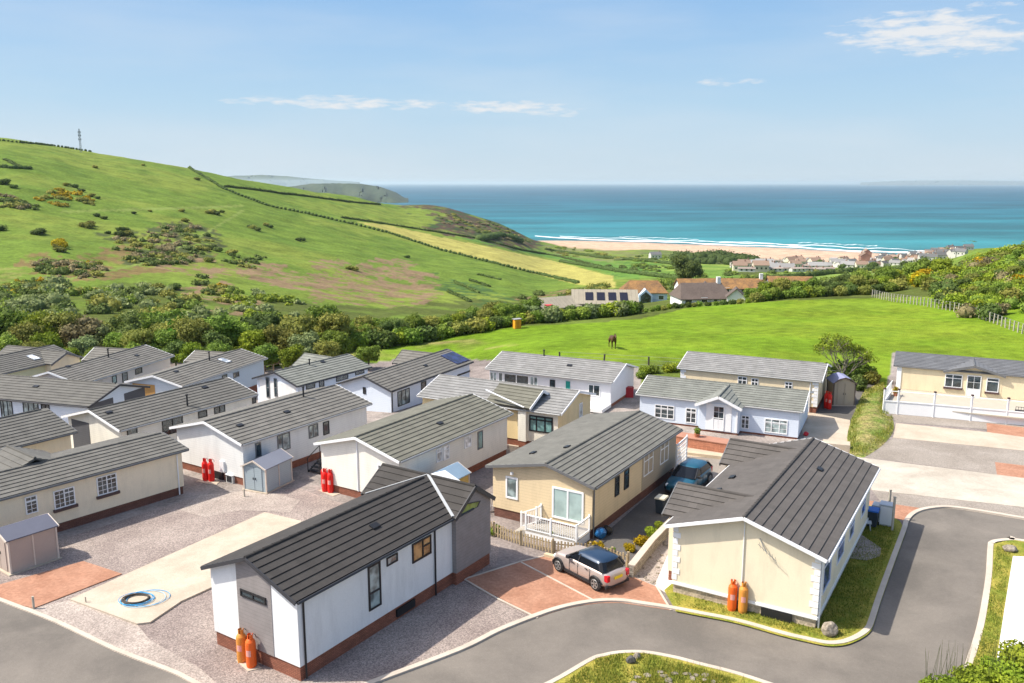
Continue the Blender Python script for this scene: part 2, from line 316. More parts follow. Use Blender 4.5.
# rough ground of bracken and bare earth on the slope
BR=(.215,.15,.085)
s1=sst(.46,.54,nB*.5+nC*.5); s2=sst(.44,.52,nB*.45+nC*.55)
paint([(20,258),(60,255),(110,250),(150,230),(172,224),(212,232),(216,262),(250,265),(290,262),(287,272),(230,277),(180,272),(130,280),(60,285),(28,275)],(.17,.125,.05),s2)
paint([(95,236),(125,232),(175,225),(214,232),(216,266),(165,268),(110,262),(140,250)],(.065,.08,.03),s1)
paint([(243,277),(300,273),(330,272),(372,262),(408,265),(430,285),(440,295),(425,306),(330,302),(318,306),(305,292),(262,287)],BR,s2)
paint([(375,258),(410,262),(436,284),(400,284)],BR,s2); paint([(312,258),(347,258),(347,268),(318,266)],BR,s2)
paint([(178,286),(222,280),(252,300),(254,317),(206,322),(186,302)],BR,s2); paint([(150,266),(205,258),(290,262),(285,275),(200,278)],BR,s1)
paint([(0,268),(30,262),(30,275),(0,283)],(.18,.2,.05),s1); paint([(515,298),(560,292),(605,290),(600,298),(530,303)],(.2,.14,.07),s1)
paint([(430,270),(470,280),(520,300),(500,310),(440,290)],(.06,.11,.03),s1)
for (a,b) in (((0,292),(60,281)),((60,281),(150,262)),((150,262),(200,237)),((200,237),(245,209)),((0,288),(80,212)) if False else ((60,212),(245,206))):
    n_=(-(b[1]-a[1]),b[0]-a[0]); l=math.hypot(*n_); n_=(n_[0]/l*1.1,n_[1]/l*1.1)
    paint([(a[0]+n_[0],a[1]+n_[1]),(b[0]+n_[0],b[1]+n_[1]),(b[0]-n_[0],b[1]-n_[1]),(a[0]-n_[0],a[1]-n_[1])],(.17,.22,.05),up=True)
# near pasture
PAST=(QV>0)&(YY<=160)
pz=PAST.astype(float); cp=lerp(np.broadcast_to(C3(.125,.205,.014),col.shape).copy(),C3(.175,.235,.02),sst(.4,.62,nA*.5+nB*.5)); cp=lerp(cp,C3(.095,.17,.014),sst(.58,.7,nB)*.5)
edge=(YY>60)&(PV<336)&(PU>480)
HED=[(330,352),(400,344),(450,335),(520,326),(600,322),(640,319),(700,305),(800,300),(900,297)]
inner=np.interp(PU,[p[0] for p in HED],[p[1] for p in HED])<PV
near=(YY<160)&inner
col=np.where(near[...,None],cp,col)
# worn strip of bare grass by the hedge
t_=inpoly(QU,QV,[(320,356),(400,344),(500,338),(520,345),(430,356),(400,362)])&near
col=lerp(col,C3(.27,.24,.085),t_*sst(.35,.6,nB))
# estate ground: gravel up to the pasture edge
EST=[(-900,349),(0,349),(150,352),(255,352),(300,362),(352,366),(420,356),(480,360),(560,361),(640,368),(690,362),(828,372),(845,388),(885,400),(893,352),(1024,365),(1500,400),(1500,1500),(-1500,1500)]
e_=inpoly(PU,PV,EST)|(YY<45)
cg=lerp(np.broadcast_to(C3(.23,.195,.18),col.shape).copy(),C3(.30,.26,.235),sst(.4,.6,nB))
col=np.where((e_&(YY<110))[...,None],cg,col)
b_=inpoly(QU,QV,[(640,362),(690,358),(690,392),(640,392)])|inpoly(QU,QV,[(255,350),(330,352),(300,364),(250,372)])
col=lerp(col,C3(.12,.16,.03),b_*sst(.3,.5,nC))
# beach
sand=sst(-65.5,-67.0,ZZ+(nB-.5)*1.2)*(PU>520)*(PU<935)*(YY>850)
col=lerp(col,C3(.50,.345,.24),sand); col=lerp(col,C3(.38,.28,.22),sand*sst(-70.4,-71.2,ZZ))
rock=(ZZ<-62)&((PU<=520)|(PU>=935)); col=lerp(col,C3(.09,.08,.07),rock.astype(float)*sst(-60,-66,ZZ))
me=bpy.data.meshes.new('ground'); V=np.stack([XX,YY,ZZ],-1).reshape(-1,3)
idx=np.arange(NA*NY).reshape(NY,NA); Fq=np.stack([idx[:-1,:-1],idx[:-1,1:],idx[1:,1:],idx[1:,:-1]],-1).reshape(-1,4)
me.vertices.add(len(V)); me.vertices.foreach_set('co',V.ravel()); me.loops.add(Fq.size); me.loops.foreach_set('vertex_index',Fq.ravel().astype(np.int32))
me.polygons.add(len(Fq)); me.polygons.foreach_set('loop_start',np.arange(0,Fq.size,4,dtype=np.int32)); me.polygons.foreach_set('loop_total',np.full(len(Fq),4,np.int32)); me.update(calc_edges=True)
me.polygons.foreach_set('use_smooth',np.ones(len(Fq),bool))
ca=me.color_attributes.new('tone','FLOAT_COLOR','POINT'); ca.data.foreach_set('color',np.concatenate([col.reshape(-1,3),np.ones((len(V),1))],1).ravel())
def terrain_mat():
    m,n,b=nodes('turf_and_earth'); L=n.links.new; NN=n.nodes.new
    at=NN('ShaderNodeAttribute'); at.attribute_name='tone'; g=NN('ShaderNodeNewGeometry')
    def noise(s,d=4):
        q=NN('ShaderNodeTexNoise'); q.inputs['Scale'].default_value=s; q.inputs['Detail'].default_value=d; L(g.outputs['Position'],q.inputs['Vector']); return q.outputs[0]
    a=noise(6,5); c=noise(.7,6); f=noise(.09,5)
    s=NN('ShaderNodeMath'); L(a,s.inputs[0]); L(c,s.inputs[1]); s2=NN('ShaderNodeMath'); L(s.outputs[0],s2.inputs[0]); L(f,s2.inputs[1])
    r=NN('ShaderNodeMapRange'); L(s2.outputs[0],r.inputs[0]); r.inputs[1].default_value=1.15; r.inputs[2].default_value=1.85; r.inputs[3].default_value=.58; r.inputs[4].default_value=1.38
    v=NN('ShaderNodeVectorMath'); v.operation='SCALE'; L(at.outputs['Color'],v.inputs[0]); L(r.outputs[0],v.inputs['Scale']); L(v.outputs[0],b.inputs['Base Color'])
    b.inputs['Roughness'].default_value=1; b.inputs['Specular IOR Level'].default_value=.05
    bp=NN('ShaderNodeBump'); bp.inputs['Distance'].default_value=.06; L(a,bp.inputs['Height']); L(bp.outputs[0],b.inputs['Normal']); return m
me.materials.append(terrain_mat()); tag(link('ground',me),kind='structure')
bm_=MB(); bm_.face([(-300,-120,-.35),(300,-120,-.35),(300,20,-.35),(-300,20,-.35)]); tag(bm_.build('ground_behind',ground_mat('gravel_far',(.17,.145,.135),(.26,.225,.2))),kind='structure')
# ------------------------------------------------------------------ sea
def sea_mat():
    m,n,b=nodes('sea_water'); L=n.links.new; NN=n.nodes.new
    g=NN('ShaderNodeNewGeometry'); sp=NN('ShaderNodeSeparateXYZ'); L(g.outputs['Position'],sp.inputs[0])
    def mth(op,a,bb,cl=False):
        q=NN('ShaderNodeMath'); q.operation=op; q.use_clamp=cl
        for i,x in enumerate((a,bb)):
            if x is None: continue
            if isinstance(x,(int,float)): q.inputs[i].default_value=x
            else: L(x,q.inputs[i])
        return q.outputs[0]
    shore=mth('ADD',sp.outputs[1],mth('MULTIPLY',sp.outputs[0],.72))  # distance off the curved beach, roughly
    rm=NN('ShaderNodeValToRGB'); L(mth('DIVIDE',mth('SUBTRACT',sp.outputs[1],1000),9000,True),rm.inputs[0])
    e=rm.color_ramp.elements; e[0].position=0; e[0].color=(.035,.20,.215,1); e[1].position=1; e[1].color=(.010,.075,.125,1)
    for p,cc in ((.06,(.022,.17,.195,1)),(.16,(.012,.12,.155,1)),(.4,(.010,.09,.135,1))): x=e.new(p); x.color=cc
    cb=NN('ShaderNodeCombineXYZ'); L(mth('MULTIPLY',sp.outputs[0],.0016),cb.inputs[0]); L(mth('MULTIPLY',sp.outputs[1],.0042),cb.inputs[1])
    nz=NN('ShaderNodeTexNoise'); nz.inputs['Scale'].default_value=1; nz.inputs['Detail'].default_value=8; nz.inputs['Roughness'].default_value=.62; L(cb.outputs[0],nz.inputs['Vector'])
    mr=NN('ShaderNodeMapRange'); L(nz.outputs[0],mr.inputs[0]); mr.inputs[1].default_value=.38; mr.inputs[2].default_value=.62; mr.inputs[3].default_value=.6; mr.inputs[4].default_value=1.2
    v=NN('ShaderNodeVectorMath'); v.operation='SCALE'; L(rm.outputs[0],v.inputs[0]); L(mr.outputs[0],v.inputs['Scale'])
    L(v.outputs[0],b.inputs['Base Color']); b.inputs['Roughness'].default_value=.55; b.inputs['Specular IOR Level'].default_value=.25
    nb=NN('ShaderNodeTexNoise'); nb.inputs['Scale'].default_value=.05; nb.inputs['Detail'].default_value=6; L(g.outputs['Position'],nb.inputs['Vector'])
    bp=NN('ShaderNodeBump'); bp.inputs['Distance'].default_value=2.5; L(nb.outputs[0],bp.inputs['Height']); L(bp.outputs[0],b.inputs['Normal']); return m
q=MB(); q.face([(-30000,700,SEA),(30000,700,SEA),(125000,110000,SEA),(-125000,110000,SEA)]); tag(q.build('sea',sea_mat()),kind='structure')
# lines of surf along the beach
SH=[(520,1490),(560,1417),(640,1342),(700,1290),(760,1240),(850,1155),(920,1100),(945,1085)]
foam=mat('surf_foam',(.8,.82,.82),.7,.08,.02,.2)
def surf(off,wid,u0,u1,seed,dz):
    q=MB(); rnd=random.Random(seed); prev=None; n=160
    for i in range(n+1):
        u=u0+(u1-u0)*i/n; y=np.interp(u,[s[0] for s in SH],[s[1] for s in SH])+off+9*math.sin(i*.13+seed)+4*math.sin(i*.41+seed*2)
        wd=wid*(.35+1.2*float(fbm(np.array(i*.12+seed*7.),np.array(seed*3.3),3))); x=(u-CX)/F/(c_+.03)*y
        a=(x,y-wd/2,SEA+dz); b=(x*(1+wd/y/2),y+wd/2,SEA+dz)
        if prev: q.face([prev[0],a,b,prev[1]])
        prev=(a,b)
    return q.build('surf',foam)
for k,(off,wid,u0,u1) in enumerate(((5,24,535,935),(50,12,560,800),(62,13,700,930),(98,7,620,700),(112,7,800,880))):
    tag(surf(off,wid,u0,u1,k+1,.05+.02*k),kind='structure')
# ------------------------------------------------------------------ distant headland and far shore
def headland(name, prof, y0, depth, colr, c2, foot=None):
    q=MB(); us=np.linspace(prof[0][0],prof[-1][0],70); rows=[]
    for u in us:
        v=np.interp(u,[p[0] for p in prof],[p[1] for p in prof]); top=AT(u,v,y0).z+1.0; hh=max(top-SEA,.5)
        hh*=1+.05*(float(fbm(np.array(u*.3),np.array(1.3)))-.5)
        az_=(u-CX)/F/(c_+.18*s_)
        r=[]
        for t,hf in ((-.5,-.08),(-.42,.34),(-.3,.55),(-.12,.82),(0,1),(.2,1),(.5,.6),(1,-.1)):
            y=y0+depth*(t+.06*math.sin(u*.21+t*5)); r.append((az_*y,y,SEA+hh*hf))
        rows.append(r)
    for a,b in zip(rows,rows[1:]):
        for k in range(len(a)-1): q.face([a[k],b[k],b[k+1],a[k+1]])
    return tag(q.build(name,mat(name+'_turf',colr,1,.2,.004,.03,col2=c2),smooth=True,weld=True),kind='structure')
headland('headland',[(240,190),(290,187),(310,184),(335,183.4),(362,184),(380,187),(396,193),(402,197),(408,200.5)],4400,900,(.035,.06,.035),(.06,.075,.045))
headland('far_hills',[(150,181),(200,179),(235,175.8),(262,175),(285,176),(310,178.5),(335,180.5),(360,182)],26000,3000,(.07,.10,.07),(.08,.1,.07))
headland('far_shore',[(860,182.4),(900,180.8),(960,180.5),(1024,181.2),(1080,180),(1200,180)],37000,2500,(.08,.1,.08),(.1,.1,.08))
# ------------------------------------------------------------------ air
hz=MB(); hz.box(-130000,130000,-300,111000,SEA-1.5,92); hz=hz.build('haze',bpy.data.materials.new('sea_air')); hm=hz.data.materials[0]; hm.use_nodes=True
hn=hm.node_tree; hn.nodes.clear(); ho=hn.nodes.new('ShaderNodeOutputMaterial'); pv=hn.nodes.new('ShaderNodeVolumePrincipled'); hn.links.new(pv.outputs[0],ho.inputs['Volume'])
pv.inputs['Color'].default_value=(.76,.93,1,1); pv.inputs['Density'].default_value=3.6e-5; pv.inputs['Anisotropy'].default_value=.2
tag(hz,kind='stuff')
# ------------------------------------------------------------------ roads, pavings, kerbs
ASPH=ground_mat('asphalt',(.135,.121,.106),(.208,.184,.158),.10,.22,5,40,.004)
GRAV=ground_mat('purple_gravel',(.25,.20,.18),(.35,.29,.255),.42,.3,14,22,.015)
PALE=ground_mat('pale_gravel',(.33,.275,.24),(.44,.375,.325),.34,.35,14,20,.015)
CONC=ground_mat('concrete',(.42,.35,.27),(.51,.435,.345),.08,.5,3,20,.004)
CONCG=ground_mat('grey_concrete',(.38,.335,.275),(.52,.465,.39),.1,.35,3,20,.004)
GREYG=ground_mat('grey_stone_chippings',(.26,.225,.19),(.33,.29,.25),.25,.4,14,22,.01)
RED=ground_mat('red_paving',(.33,.165,.105),(.41,.22,.145),.14,.7,6,9,.004)
DARKT=ground_mat('tarmac',(.10,.092,.085),(.13,.12,.11),.12,.4,6,30,.005)
KERB=ground_mat('kerb_stone',(.46,.395,.325),(.54,.47,.39),.05,.8,5,30,.002)
WHITE=ground_mat('white_concrete',(.66,.63,.60),(.74,.71,.68),.05,.5,3,12,.003)
TURF=ground_mat('lawn_turf',(.16,.20,.025),(.36,.30,.06),.3,.9,12,25,.02)
def sheet(name, poly, z, m, thick=0.0, smooth=0, world=False):
    P=[Vector((p[0],p[1],z)) for p in poly] if world else [G(p[0],p[1],z) for p in poly]
    b=bmesh.new(); vs_=[b.verts.new(p) for p in P]; f=b.faces.new(vs_); f.normal_update()
    if f.normal.z<0: f.normal_flip()
    if thick:
        r=bmesh.ops.extrude_face_region(b,geom=[f]); top=[g for g in r['geom'] if isinstance(g,bmesh.types.BMVert)]
        low=[v for v in b.verts if v not in top]
        for v in low: v.co.z-=thick
    bmesh.ops.triangulate(b,faces=b.faces[:]); me=bpy.data.meshes.new(name); b.to_mesh(me); b.free(); me.materials.append(m); me.update()
    return tag(link(name,me),kind='structure')
def kerb(line, width=.24, z=.11, side=1, name='kerb'):
    P=[Vector(G(u,v,0)) for u,v in line]; q=MB(); L=[];Rr=[]
    for i,p in enumerate(P):
        d=(P[min(i+1,len(P)-1)]-P[max(i-1,0)]).normalized(); n=Vector((-d.y,d.x,0))*side; L.append(p); Rr.append(p+n*width)
    for i in range(len(P)-1):
        a,b=L[i],L[i+1]; c,d=Rr[i+1],Rr[i]; Z=Vector((0,0,z)); B=Vector((0,0,-.1))
        q.face([a+Z,b+Z,c+Z,d+Z]); q.face([a+B,b+B,b+Z,a+Z]); q.face([d+Z,c+Z,c+B,d+B])
    return tag(q.build(name,KERB),kind='structure')
K2=catmull([(330,705),(370,687),(460,652.7),(500,633),(537.7,617.9),(560,610.5),(580.5,605.8),(600,603.2),(620.7,603),(640,605.6),(670,610.2),(700,616),(736.6,623.3),(781.8,636),(805,641.5),(826.9,645.9),(842,645.5),(852.6,642.6),(863,637.5),(870.4,631.4),(874,624),(882,598.8),(894,565),(906,532),(909.5,521),(918,513.4),(934,509.4),(958,509.4),(1024,520),(1180,548)],5)
K1=catmull([(-150,547),(-60,579),(0,601.9),(53.5,622.7),(113,651),(166.5,671.7),(190,683),(260,722)],5)
K3=catmull([(500,705),(549.7,683),(588.6,660.7),(603,656),(620.7,653),(644.8,653),(674,658),(700,664.7),(740,675),(800,695)],5)
K4=catmull([(940,735),(953,700),(966.4,660.7),(977,625.9),(985,580),(987.3,548),(989,543.5),(995,541.3),(1010,540),(1024,541.5),(1180,565)],5)
road=list(K2)+[(1500,620),(1500,1100),(330,1100)]
sheet('road',[p for p in K2]+[(1180,760),(330,760)],.022,ASPH)
sheet('road',[p for p in K1]+[(200,760),(-150,760)],.022,ASPH)
kerb(K2,.25,.11,1); kerb(K1,.2,.06,1); kerb(K3,.2,.12,-1); kerb(K4,.26,.12,-1)
def inner(line,w,side):
    P=[Vector(G(u,v,0)) for u,v in line]; o=[]
    for i,p in enumerate(P):
        d=(P[min(i+1,len(P)-1)]-P[max(i-1,0)]).normalized(); n=Vector((-d.y,d.x,0))*side; o.append(p+n*w)
    return o
i3=inner(K3,.19,-1); sheet('verge',[(p.x,p.y) for p in i3]+[(14,25),(5,24),(0,26)],.10,TURF,0,0,True)
i4=inner(K4,.25,-1); sheet('verge',[(p.x,p.y) for p in i4]+[(60,20),(18,22)],.10,TURF,0,0,True)
sheet('drive',[(985,735),(990,700),(997,658),(1005,606),(1013,556),(1024,556.5),(1100,566),(1190,620),(1150,760)],.13,WHITE)
# left estate
sheet('gravel_yard',[(-40,585),(0,560),(60,540),(185,500),(300,488),(330,500),(500,545),(496,565),(464,579),(537.7,617.9),(500,635),(460,652.7),(370,687),(260,722),(190,683),(113,651),(53.5,622.7)],.006,GRAV)
sheet('pale_gravel_strip',[(0,603),(34,607.8),(72,600),(137,624),(150,640),(200,668),(235,700),(190,683),(113,651),(53.5,622.7)],.011,PALE)
sheet('pale_gravel_strip',[(180,510),(200,495),(260,490),(300,500),(290,512),(240,510),(205,517)],.012,PALE)
sheet('concrete_pad',[(69.9,599),(264.6,512),(302,521),(214,586),(181,601),(150,622),(137,623.5)],.09,CONC,.15)
sheet('red_drive',[(-60,580),(-6,586),(83.2,560.9),(121.9,573.6),(34,607.8),(0,600),(-60,577)][1:6],.05,RED,.08)
RP=[(464,579),(520,561.6),(546,556),(575,560),(631.4,576),(657,587),(671,610),(640,605.4),(620.7,602.7),(600,603),(580.5,605.4),(560,610),(537.7,617.6)]
sheet('red_drive',RP,.03,RED,.05)
for a,b in (((464,579),(496.2,597.8)),((496.2,597.8),(537.7,617.9)),((520,561.6),(596.6,601.8)),((464,579),(520,561.6)),((520,561.6),(548,555)),((657,587),(671,610))):
    A=G(*a,.04);B=G(*b,.04); q=MB(); q.bar(A,B,.09,.03); tag(q.build('edging_strip',KERB),kind='structure')
# between and behind the middle homes
sheet('driveway',[(560,560),(592,545),(668,478),(690,470),(735,475),(720,500),(668,540),(640,562),(600,556)],.008,DARKT)
sheet('driveway',[(636,462),(650,452),(735,452),(745,480),(690,480)],.012,ground_mat('buff_tarmac',(.26,.225,.19),(.31,.27,.23),.1))
sheet('patio',[(640,448),(660,444),(740,452),(742,459),(700,457),(650,455)],.03,CONC)
sheet('driveway',[(812,412),(826,372),(880,380),(862,440),(850,432),(800,424)],.008,DARKT)
sheet('patio',[(800,424),(808,412),(850,420),(850,450),(840,455),(805,440)],.012,CONC)
sheet('path',[(655,606) if False else (628,577),(650,545),(672,520),(674,590),(668,594),(657,587)],.02,PALE)
sheet('path',[(655,585),(672,545),(676,588),(666,592)],.05,WHITE,.06)
# right hand bays
sheet('gravel_bay',[(884,411),(1021,425.5),(1200,446),(1200,462),(1024,432),(897,422)],.010,GREYG)
sheet('red_bay',[(986.6,423),(1024,427.5),(1200,452),(1200,465),(1024,437),(987,432)],.016,RED)
sheet('concrete_bay',[(896,423),(987,432),(1024,437),(1200,466),(1200,482),(1024,450.5),(893,437.5)],.03,CONC,.06)
sheet('gravel_bay',[(893,437.5),(1024,450.5),(1200,482),(1200,520),(1024,478),(864,457)],.010,GREYG)
sheet('red_bay',[(995,462),(1024,465.5),(1200,497),(1200,514),(1024,478),(997,475)],.016,RED)
sheet('concrete_bay',[(857,457),(1024,478),(1200,515),(1200,550),(1024,507),(872,490)],.03,CONCG,.06)
sheet('gravel_bay',[(872,490),(1024,507),(1200,550),(1180,548),(1024,520),(958,509.4),(934,509.4),(905,507),(880,501)],.010,GREYG)
sheet('red_bay',[(850,498),(873,501),(921,508),(917,513),(909.5,520),(889,518.6),(850,512)],.02,RED)
LAWN=[(671,611),(662,592),(672,582),(860,500),(895,512),(908,523),(905,532)]+[p for p in K2[::-1] if 600<p[0]<906 and p[1]>532 and p[0]>672]
kk=[p for p in K2 if p[0]>672 and p[0]<907 and p[1]>523]
sheet('lawn',[(664,590)]+kk+[(900,521),(870,505),(850,500),(700,560)],.085,TURF)
sheet('path',[(849,533),(862,535),(881,548),(880,556),(866,560),(850,558),(838,560)],.115,PALE,.02)
# ------------------------------------------------------------------ homes
def brick_m(): return mat('red_brick',(.27,.105,.065),.9,.2,2,20,pattern=('brick',.225,.075,.012,.62))
BRICK=brick_m()
def rooftile(name,c,dirt=.35): return mat(name,c,.78,.13,.9,22,bump=.006,bscale=40,spec=.25,pattern=('tile',.42,.36,.006,.75),dirt=dirt)
WF=mat('white_upvc',(.8,.8,.8),.35,.03); DF=mat('black_upvc',(.02,.02,.022),.4,.1); GF=mat('grey_upvc',(.16,.165,.17),.4,.1)
GL=glass('dark_glass'); GLC=glass('curtained_glass',(.16,.2,.2)); GLT=glass('pale_green_glass',(.14,.26,.25),.06,.8,1.4); GLW=glass('amber_lit_room_glass',(.22,.13,.05))
class Home:
    def __init__(s,name,label,loc,rot,W,Ln,ze,rise,wall,roof,verge,skirt=None,ground=0.0,off=0.0,so=.28,eo=.3,cat='mobile home',group=None,skh=.5,gut=None,ncourse=None,ridgem=None,near_clip=None):
        s.W,s.L,s.ze,s.rise,s.off,s.so,s.eo=W,Ln,ze,rise,off,so,eo; s.rotd=rot; s.z0=ground
        s.root=empty(name,(loc[0],loc[1],ground),R(rot)); tag(s.root,label,cat,group); s.wm=wall; s.rm=roof
        s.mw=Matrix.Translation((loc[0],loc[1],ground))@Matrix.Rotation(R(rot),4,'Z'); s.inv=s.mw.inverted()
        s.w=W/2-so; s.l=Ln/2-eo; s.roofl=near_clip; s.skh=skh; s.verge=verge; s.gm=gut or (mat('pale_grey_gutter',(.36,.36,.35),.6,.1) if verge is VW else verge)
        s.kR=rise/(W/2-off); s.kL=rise/(W/2+off)
    def zt(s,x): # top of roof
        return s.ze+s.rise-( (x-s.off)*s.kR if x>s.off else (s.off-x)*s.kL)
    def walls(s,skirt=None,y0=None,y1=None):
        y0=-s.l if y0 is None else y0; y1=s.l if y1 is None else y1; w=s.w
        def prism(q,w,y0,y1,zb,prof):
            n=len(prof)
            for y,fl in ((y0,0),(y1,1)):
                P=[(x,y,z) for x,z in prof]; q.face(P if not fl else P[::-1])
            for i in range(n):
                a=prof[i]; b=prof[(i+1)%n]; q.face([(a[0],y0,a[1]),(a[0],y1,a[1]),(b[0],y1,b[1]),(b[0],y0,b[1])])
        q=MB(); prism(q,w,y0,y1,s.skh,[(-w,s.skh),(w,s.skh),(w,s.zt(w)-.15),(s.off,s.zt(s.off)-.15),(-w,s.zt(-w)-.15)])
        q.build('wall',s.wm,s.root)
        q=MB(); q.box(-w+.05,w-.05,y0+.05,y1-.05,-.5,s.skh); q.build('skirt',skirt or BRICK,s.root)
    def slope(s,q,e0,e1,r0,r1,n=None,th=.1,lip=.038):
        """stepped tile courses between the eave line e0-e1 and the ridge line r0-r1, with a solid underside"""
        e0,e1,r0,r1=map(Vector,(e0,e1,r0,r1)); ln=((r0+r1)/2-(e0+e1)/2).length; n=n or max(2,round(ln/.37)); nm=(e1-e0).cross(r0-e0 if (r0-e0).length>.01 else r1-e0).normalized()
        if nm.z<0: nm=-nm
        ax=(e1-e0).normalized()
        def uv(p,k): return ((p-e0).dot(ax),k)
        for k in range(n):
            a0=e0.lerp(r0,k/n); a1=e1.lerp(r1,k/n); b0=e0.lerp(r0,(k+1)/n); b1=e1.lerp(r1,(k+1)/n); u=nm*lip
            q.face([a0+u,a1+u,b1,b0],[uv(a0,k*.36),uv(a1,k*.36),uv(b1,k*.36+.36),uv(b0,k*.36+.36)])
            q.face([a0,a1,a1+u,a0+u],[uv(a0,0),uv(a1,0),uv(a1,.01),uv(a0,.01)])
            q.face([a0,a0+u,b0]); q.face([a1,b1,a1+u])
        d=-nm*th; q.face([e0+d,r0+d,r1+d,e1+d]); q.face([e0,e0+d,e1+d,e1]); q.face([e0,r0,r0+d,e0+d]); q.face([e1,e1+d,r1+d,r1]); q.face([r0,r1,r1+d,r0+d])
    def roof(s,y0=None,y1=None,vents=((1,.3),),n=None,ridge=True):
        W,L=s.W,s.L; y0=-L/2 if y0 is None else y0; y1=L/2 if y1 is None else y1; zr=s.ze+s.rise; o=s.off; q=MB()
        s.slope(q,(W/2,y0,s.ze),(W/2,y1,s.ze),(o,y0,zr),(o,y1,zr),n); s.slope(q,(-W/2,y1,s.ze),(-W/2,y0,s.ze),(o,y1,zr),(o,y0,zr),n)
        s.ro=q.build('roof',s.rm,s.root)
        q=MB()
        for i in range(int((y1-y0)/.45)):
            a=y0+i*.45; q.tube([(o,a,zr+.0),(o,min(a+.44,y1),zr-.015)],.085,8)
        q.build('ridge_tile',s.rm,s.ro)
        for sx in (-1,1):
            for y in ((y0,y1) if y1>=L/2-.01 else (y0,)):
                sgn=-1 if y==y0 else 1; b=MB(); yy=y+sgn*.02
                b.bar((sx*(W/2+.0),yy,s.ze-.06),(o,yy,zr-.05),.05,.15); b.build('bargeboard',s.verge,s.root)
            g=MB(); x=sx*(W/2+.05); g.tube([(x,y0+.05,s.ze-.06),(x,y1-.05,s.ze-.06)],.06,6); g.build('gutter',s.gm,s.root)
        for sx,t in vents:
            y=y0+(y1-y0)*t; x=o+sx*(W/2)*.5; v=MB(); z=s.zt(x)
            v.box(x-.16,x+.16,y-.22,y+.22,z-.02,z+.09,lambda a,b,c:(a,b,c+(abs(x-a) and (-(a-x)*sx*s.kR)))); v.build('roof_vent',DF,s.ro)
    def rv(s,u,v):   # flat vent where seen on the right or left slope
        for sx in (1,-1):
            p=s.onroof(u,v,sx)
            if p and (p.x-s.off)*sx>0 and abs(p.x)<s.W/2 and abs(p.y)<s.L/2:
                k=s.kR if sx>0 else s.kL; q=MB(); q.box(p.x-.13,p.x+.13,p.y-.22,p.y+.22,.0,.1,lambda a,b,c:(a,b,c+p.z-(a-p.x)*sx*k)); q.build('roof_vent',DF,s.ro); return
    def onroof(s,u,v,sx):
        o=s.inv@Vector((0,0,H)); d=(s.inv.to_3x3()@ray(u,v)); k=s.kR if sx>0 else s.kL
        # z = ze+rise - sx*(x-off)*k
        den=d.z+sx*d.x*k
        if abs(den)<1e-9: return None
        t=(s.ze+s.rise-sx*(o.x-s.off)*k-o.z)/den; return o+d*t
    def flue(s,u,v,h=.7):
        for sx in (1,-1):
            p=s.onroof(u,v,sx)
            if (p.x-s.off)*sx>-.05 and abs(p.y)<s.L/2:
                q=MB(); q.tube([(p.x,p.y,p.z-.1),(p.x,p.y,p.z+h)],.06,8); q.lathe([(.0,p.z+h+.12),(.11,p.z+h+.06),(.11,p.z+h),(.0,p.z+h)],8,(p.x,p.y)); q.build('flue_pipe',DF,s.ro); return
    def skylight(s,u,v,w=.8,h=1.1,m=None):
        for sx in (1,-1):
            p=s.onroof(u,v,sx)
            if (p.x-s.off)*sx>0 and abs(p.y)<s.L/2:
                k=s.kR if sx>0 else s.kL; f=lambda a,b,c:(a,b,c+p.z-(a-p.x)*sx*k)
                q=MB(); q.box(p.x-h/2,p.x+h/2,p.y-w/2,p.y+w/2,.0,.09,f); o=q.build('skylight',GF,s.ro)
                q=MB(); q.box(p.x-h/2+.07,p.x+h/2-.07,p.y-w/2+.07,p.y+w/2-.07,.05,.1,f); q.build('pane',m or glass('bright_skylight',(.45,.5,.55),.02),o); return
    def hit(s,side,u,v):
        o=s.inv@Vector((0,0,H)); d=(s.inv.to_3x3()@ray(u,v))
        if side in 'RL': X=s.w if side=='R' else -s.w; t=(X-o.x)/d.x
        else: Y=-s.l if side=='N' else s.l; t=(Y-o.y)/d.y
        p=o+d*t; return ((p.y if side in 'RL' else p.x),p.z)
    def mapf(s,side,base=0.0):
        if side=='R': return lambda a,n,z:(s.w+base+n,a,z)
        if side=='L': return lambda a,n,z:(-s.w-base-n,-a,z)
        if side=='N': return lambda a,n,z:(a,-s.l-base-n,z)
        return lambda a,n,z:(-a,s.l+base+n,z)
    def win(s,side,a0,a1,z0,z1,cols=(.5,),rows=(.3,),fm=None,gm=None,sill=None,kind='window',fw=.06,grid=0,base=0.0,panel=None):
        fm=fm or WF; gm=gm or GL; f=s.mapf(side,base)
        if side in 'LF': a0,a1=-a1,-a0
        a0,a1=min(a0,a1),max(a0,a1); z0,z1=min(z0,z1),max(z0,z1)
        q=MB(); D=.05
        q.box(a0,a1,-.02,D,z0,z0+fw,f); q.box(a0,a1,-.02,D,z1-fw,z1,f); q.box(a0,a0+fw,-.02,D-.001,z0+fw,z1-fw,f); q.box(a1-fw,a1,-.02,D-.001,z0+fw,z1-fw,f)
        cs=[a0+fw]+[a0+(a1-a0)*c for c in cols]+[a1-fw]
        for c in cs[1:-1]: q.box(c-fw/2,c+fw/2,-.02,D-.004,z0+fw,z1-fw,f)
        for i,(p,r_) in enumerate(zip(cs,cs[1:])):
            rr=rows if not isinstance(rows,dict) else rows.get(i,())
            for r in rr: zz=z1-(z1-z0)*r; q.box(p,r_,-.02,D-.008,zz-fw/2,zz+fw/2,f)
            if grid:
                for g in range(1,grid): x=p+(r_-p)*g/grid; q.box(x-.012,x+.012,0,D-.02,z0+fw,z1-fw,f)
                for g in range(1,grid+2): zz=z0+(z1-z0)*g/(grid+2); q.box(p,r_,0,D-.021,zz-.012,zz+.012,f)
        o=q.build(kind,fm,s.root)
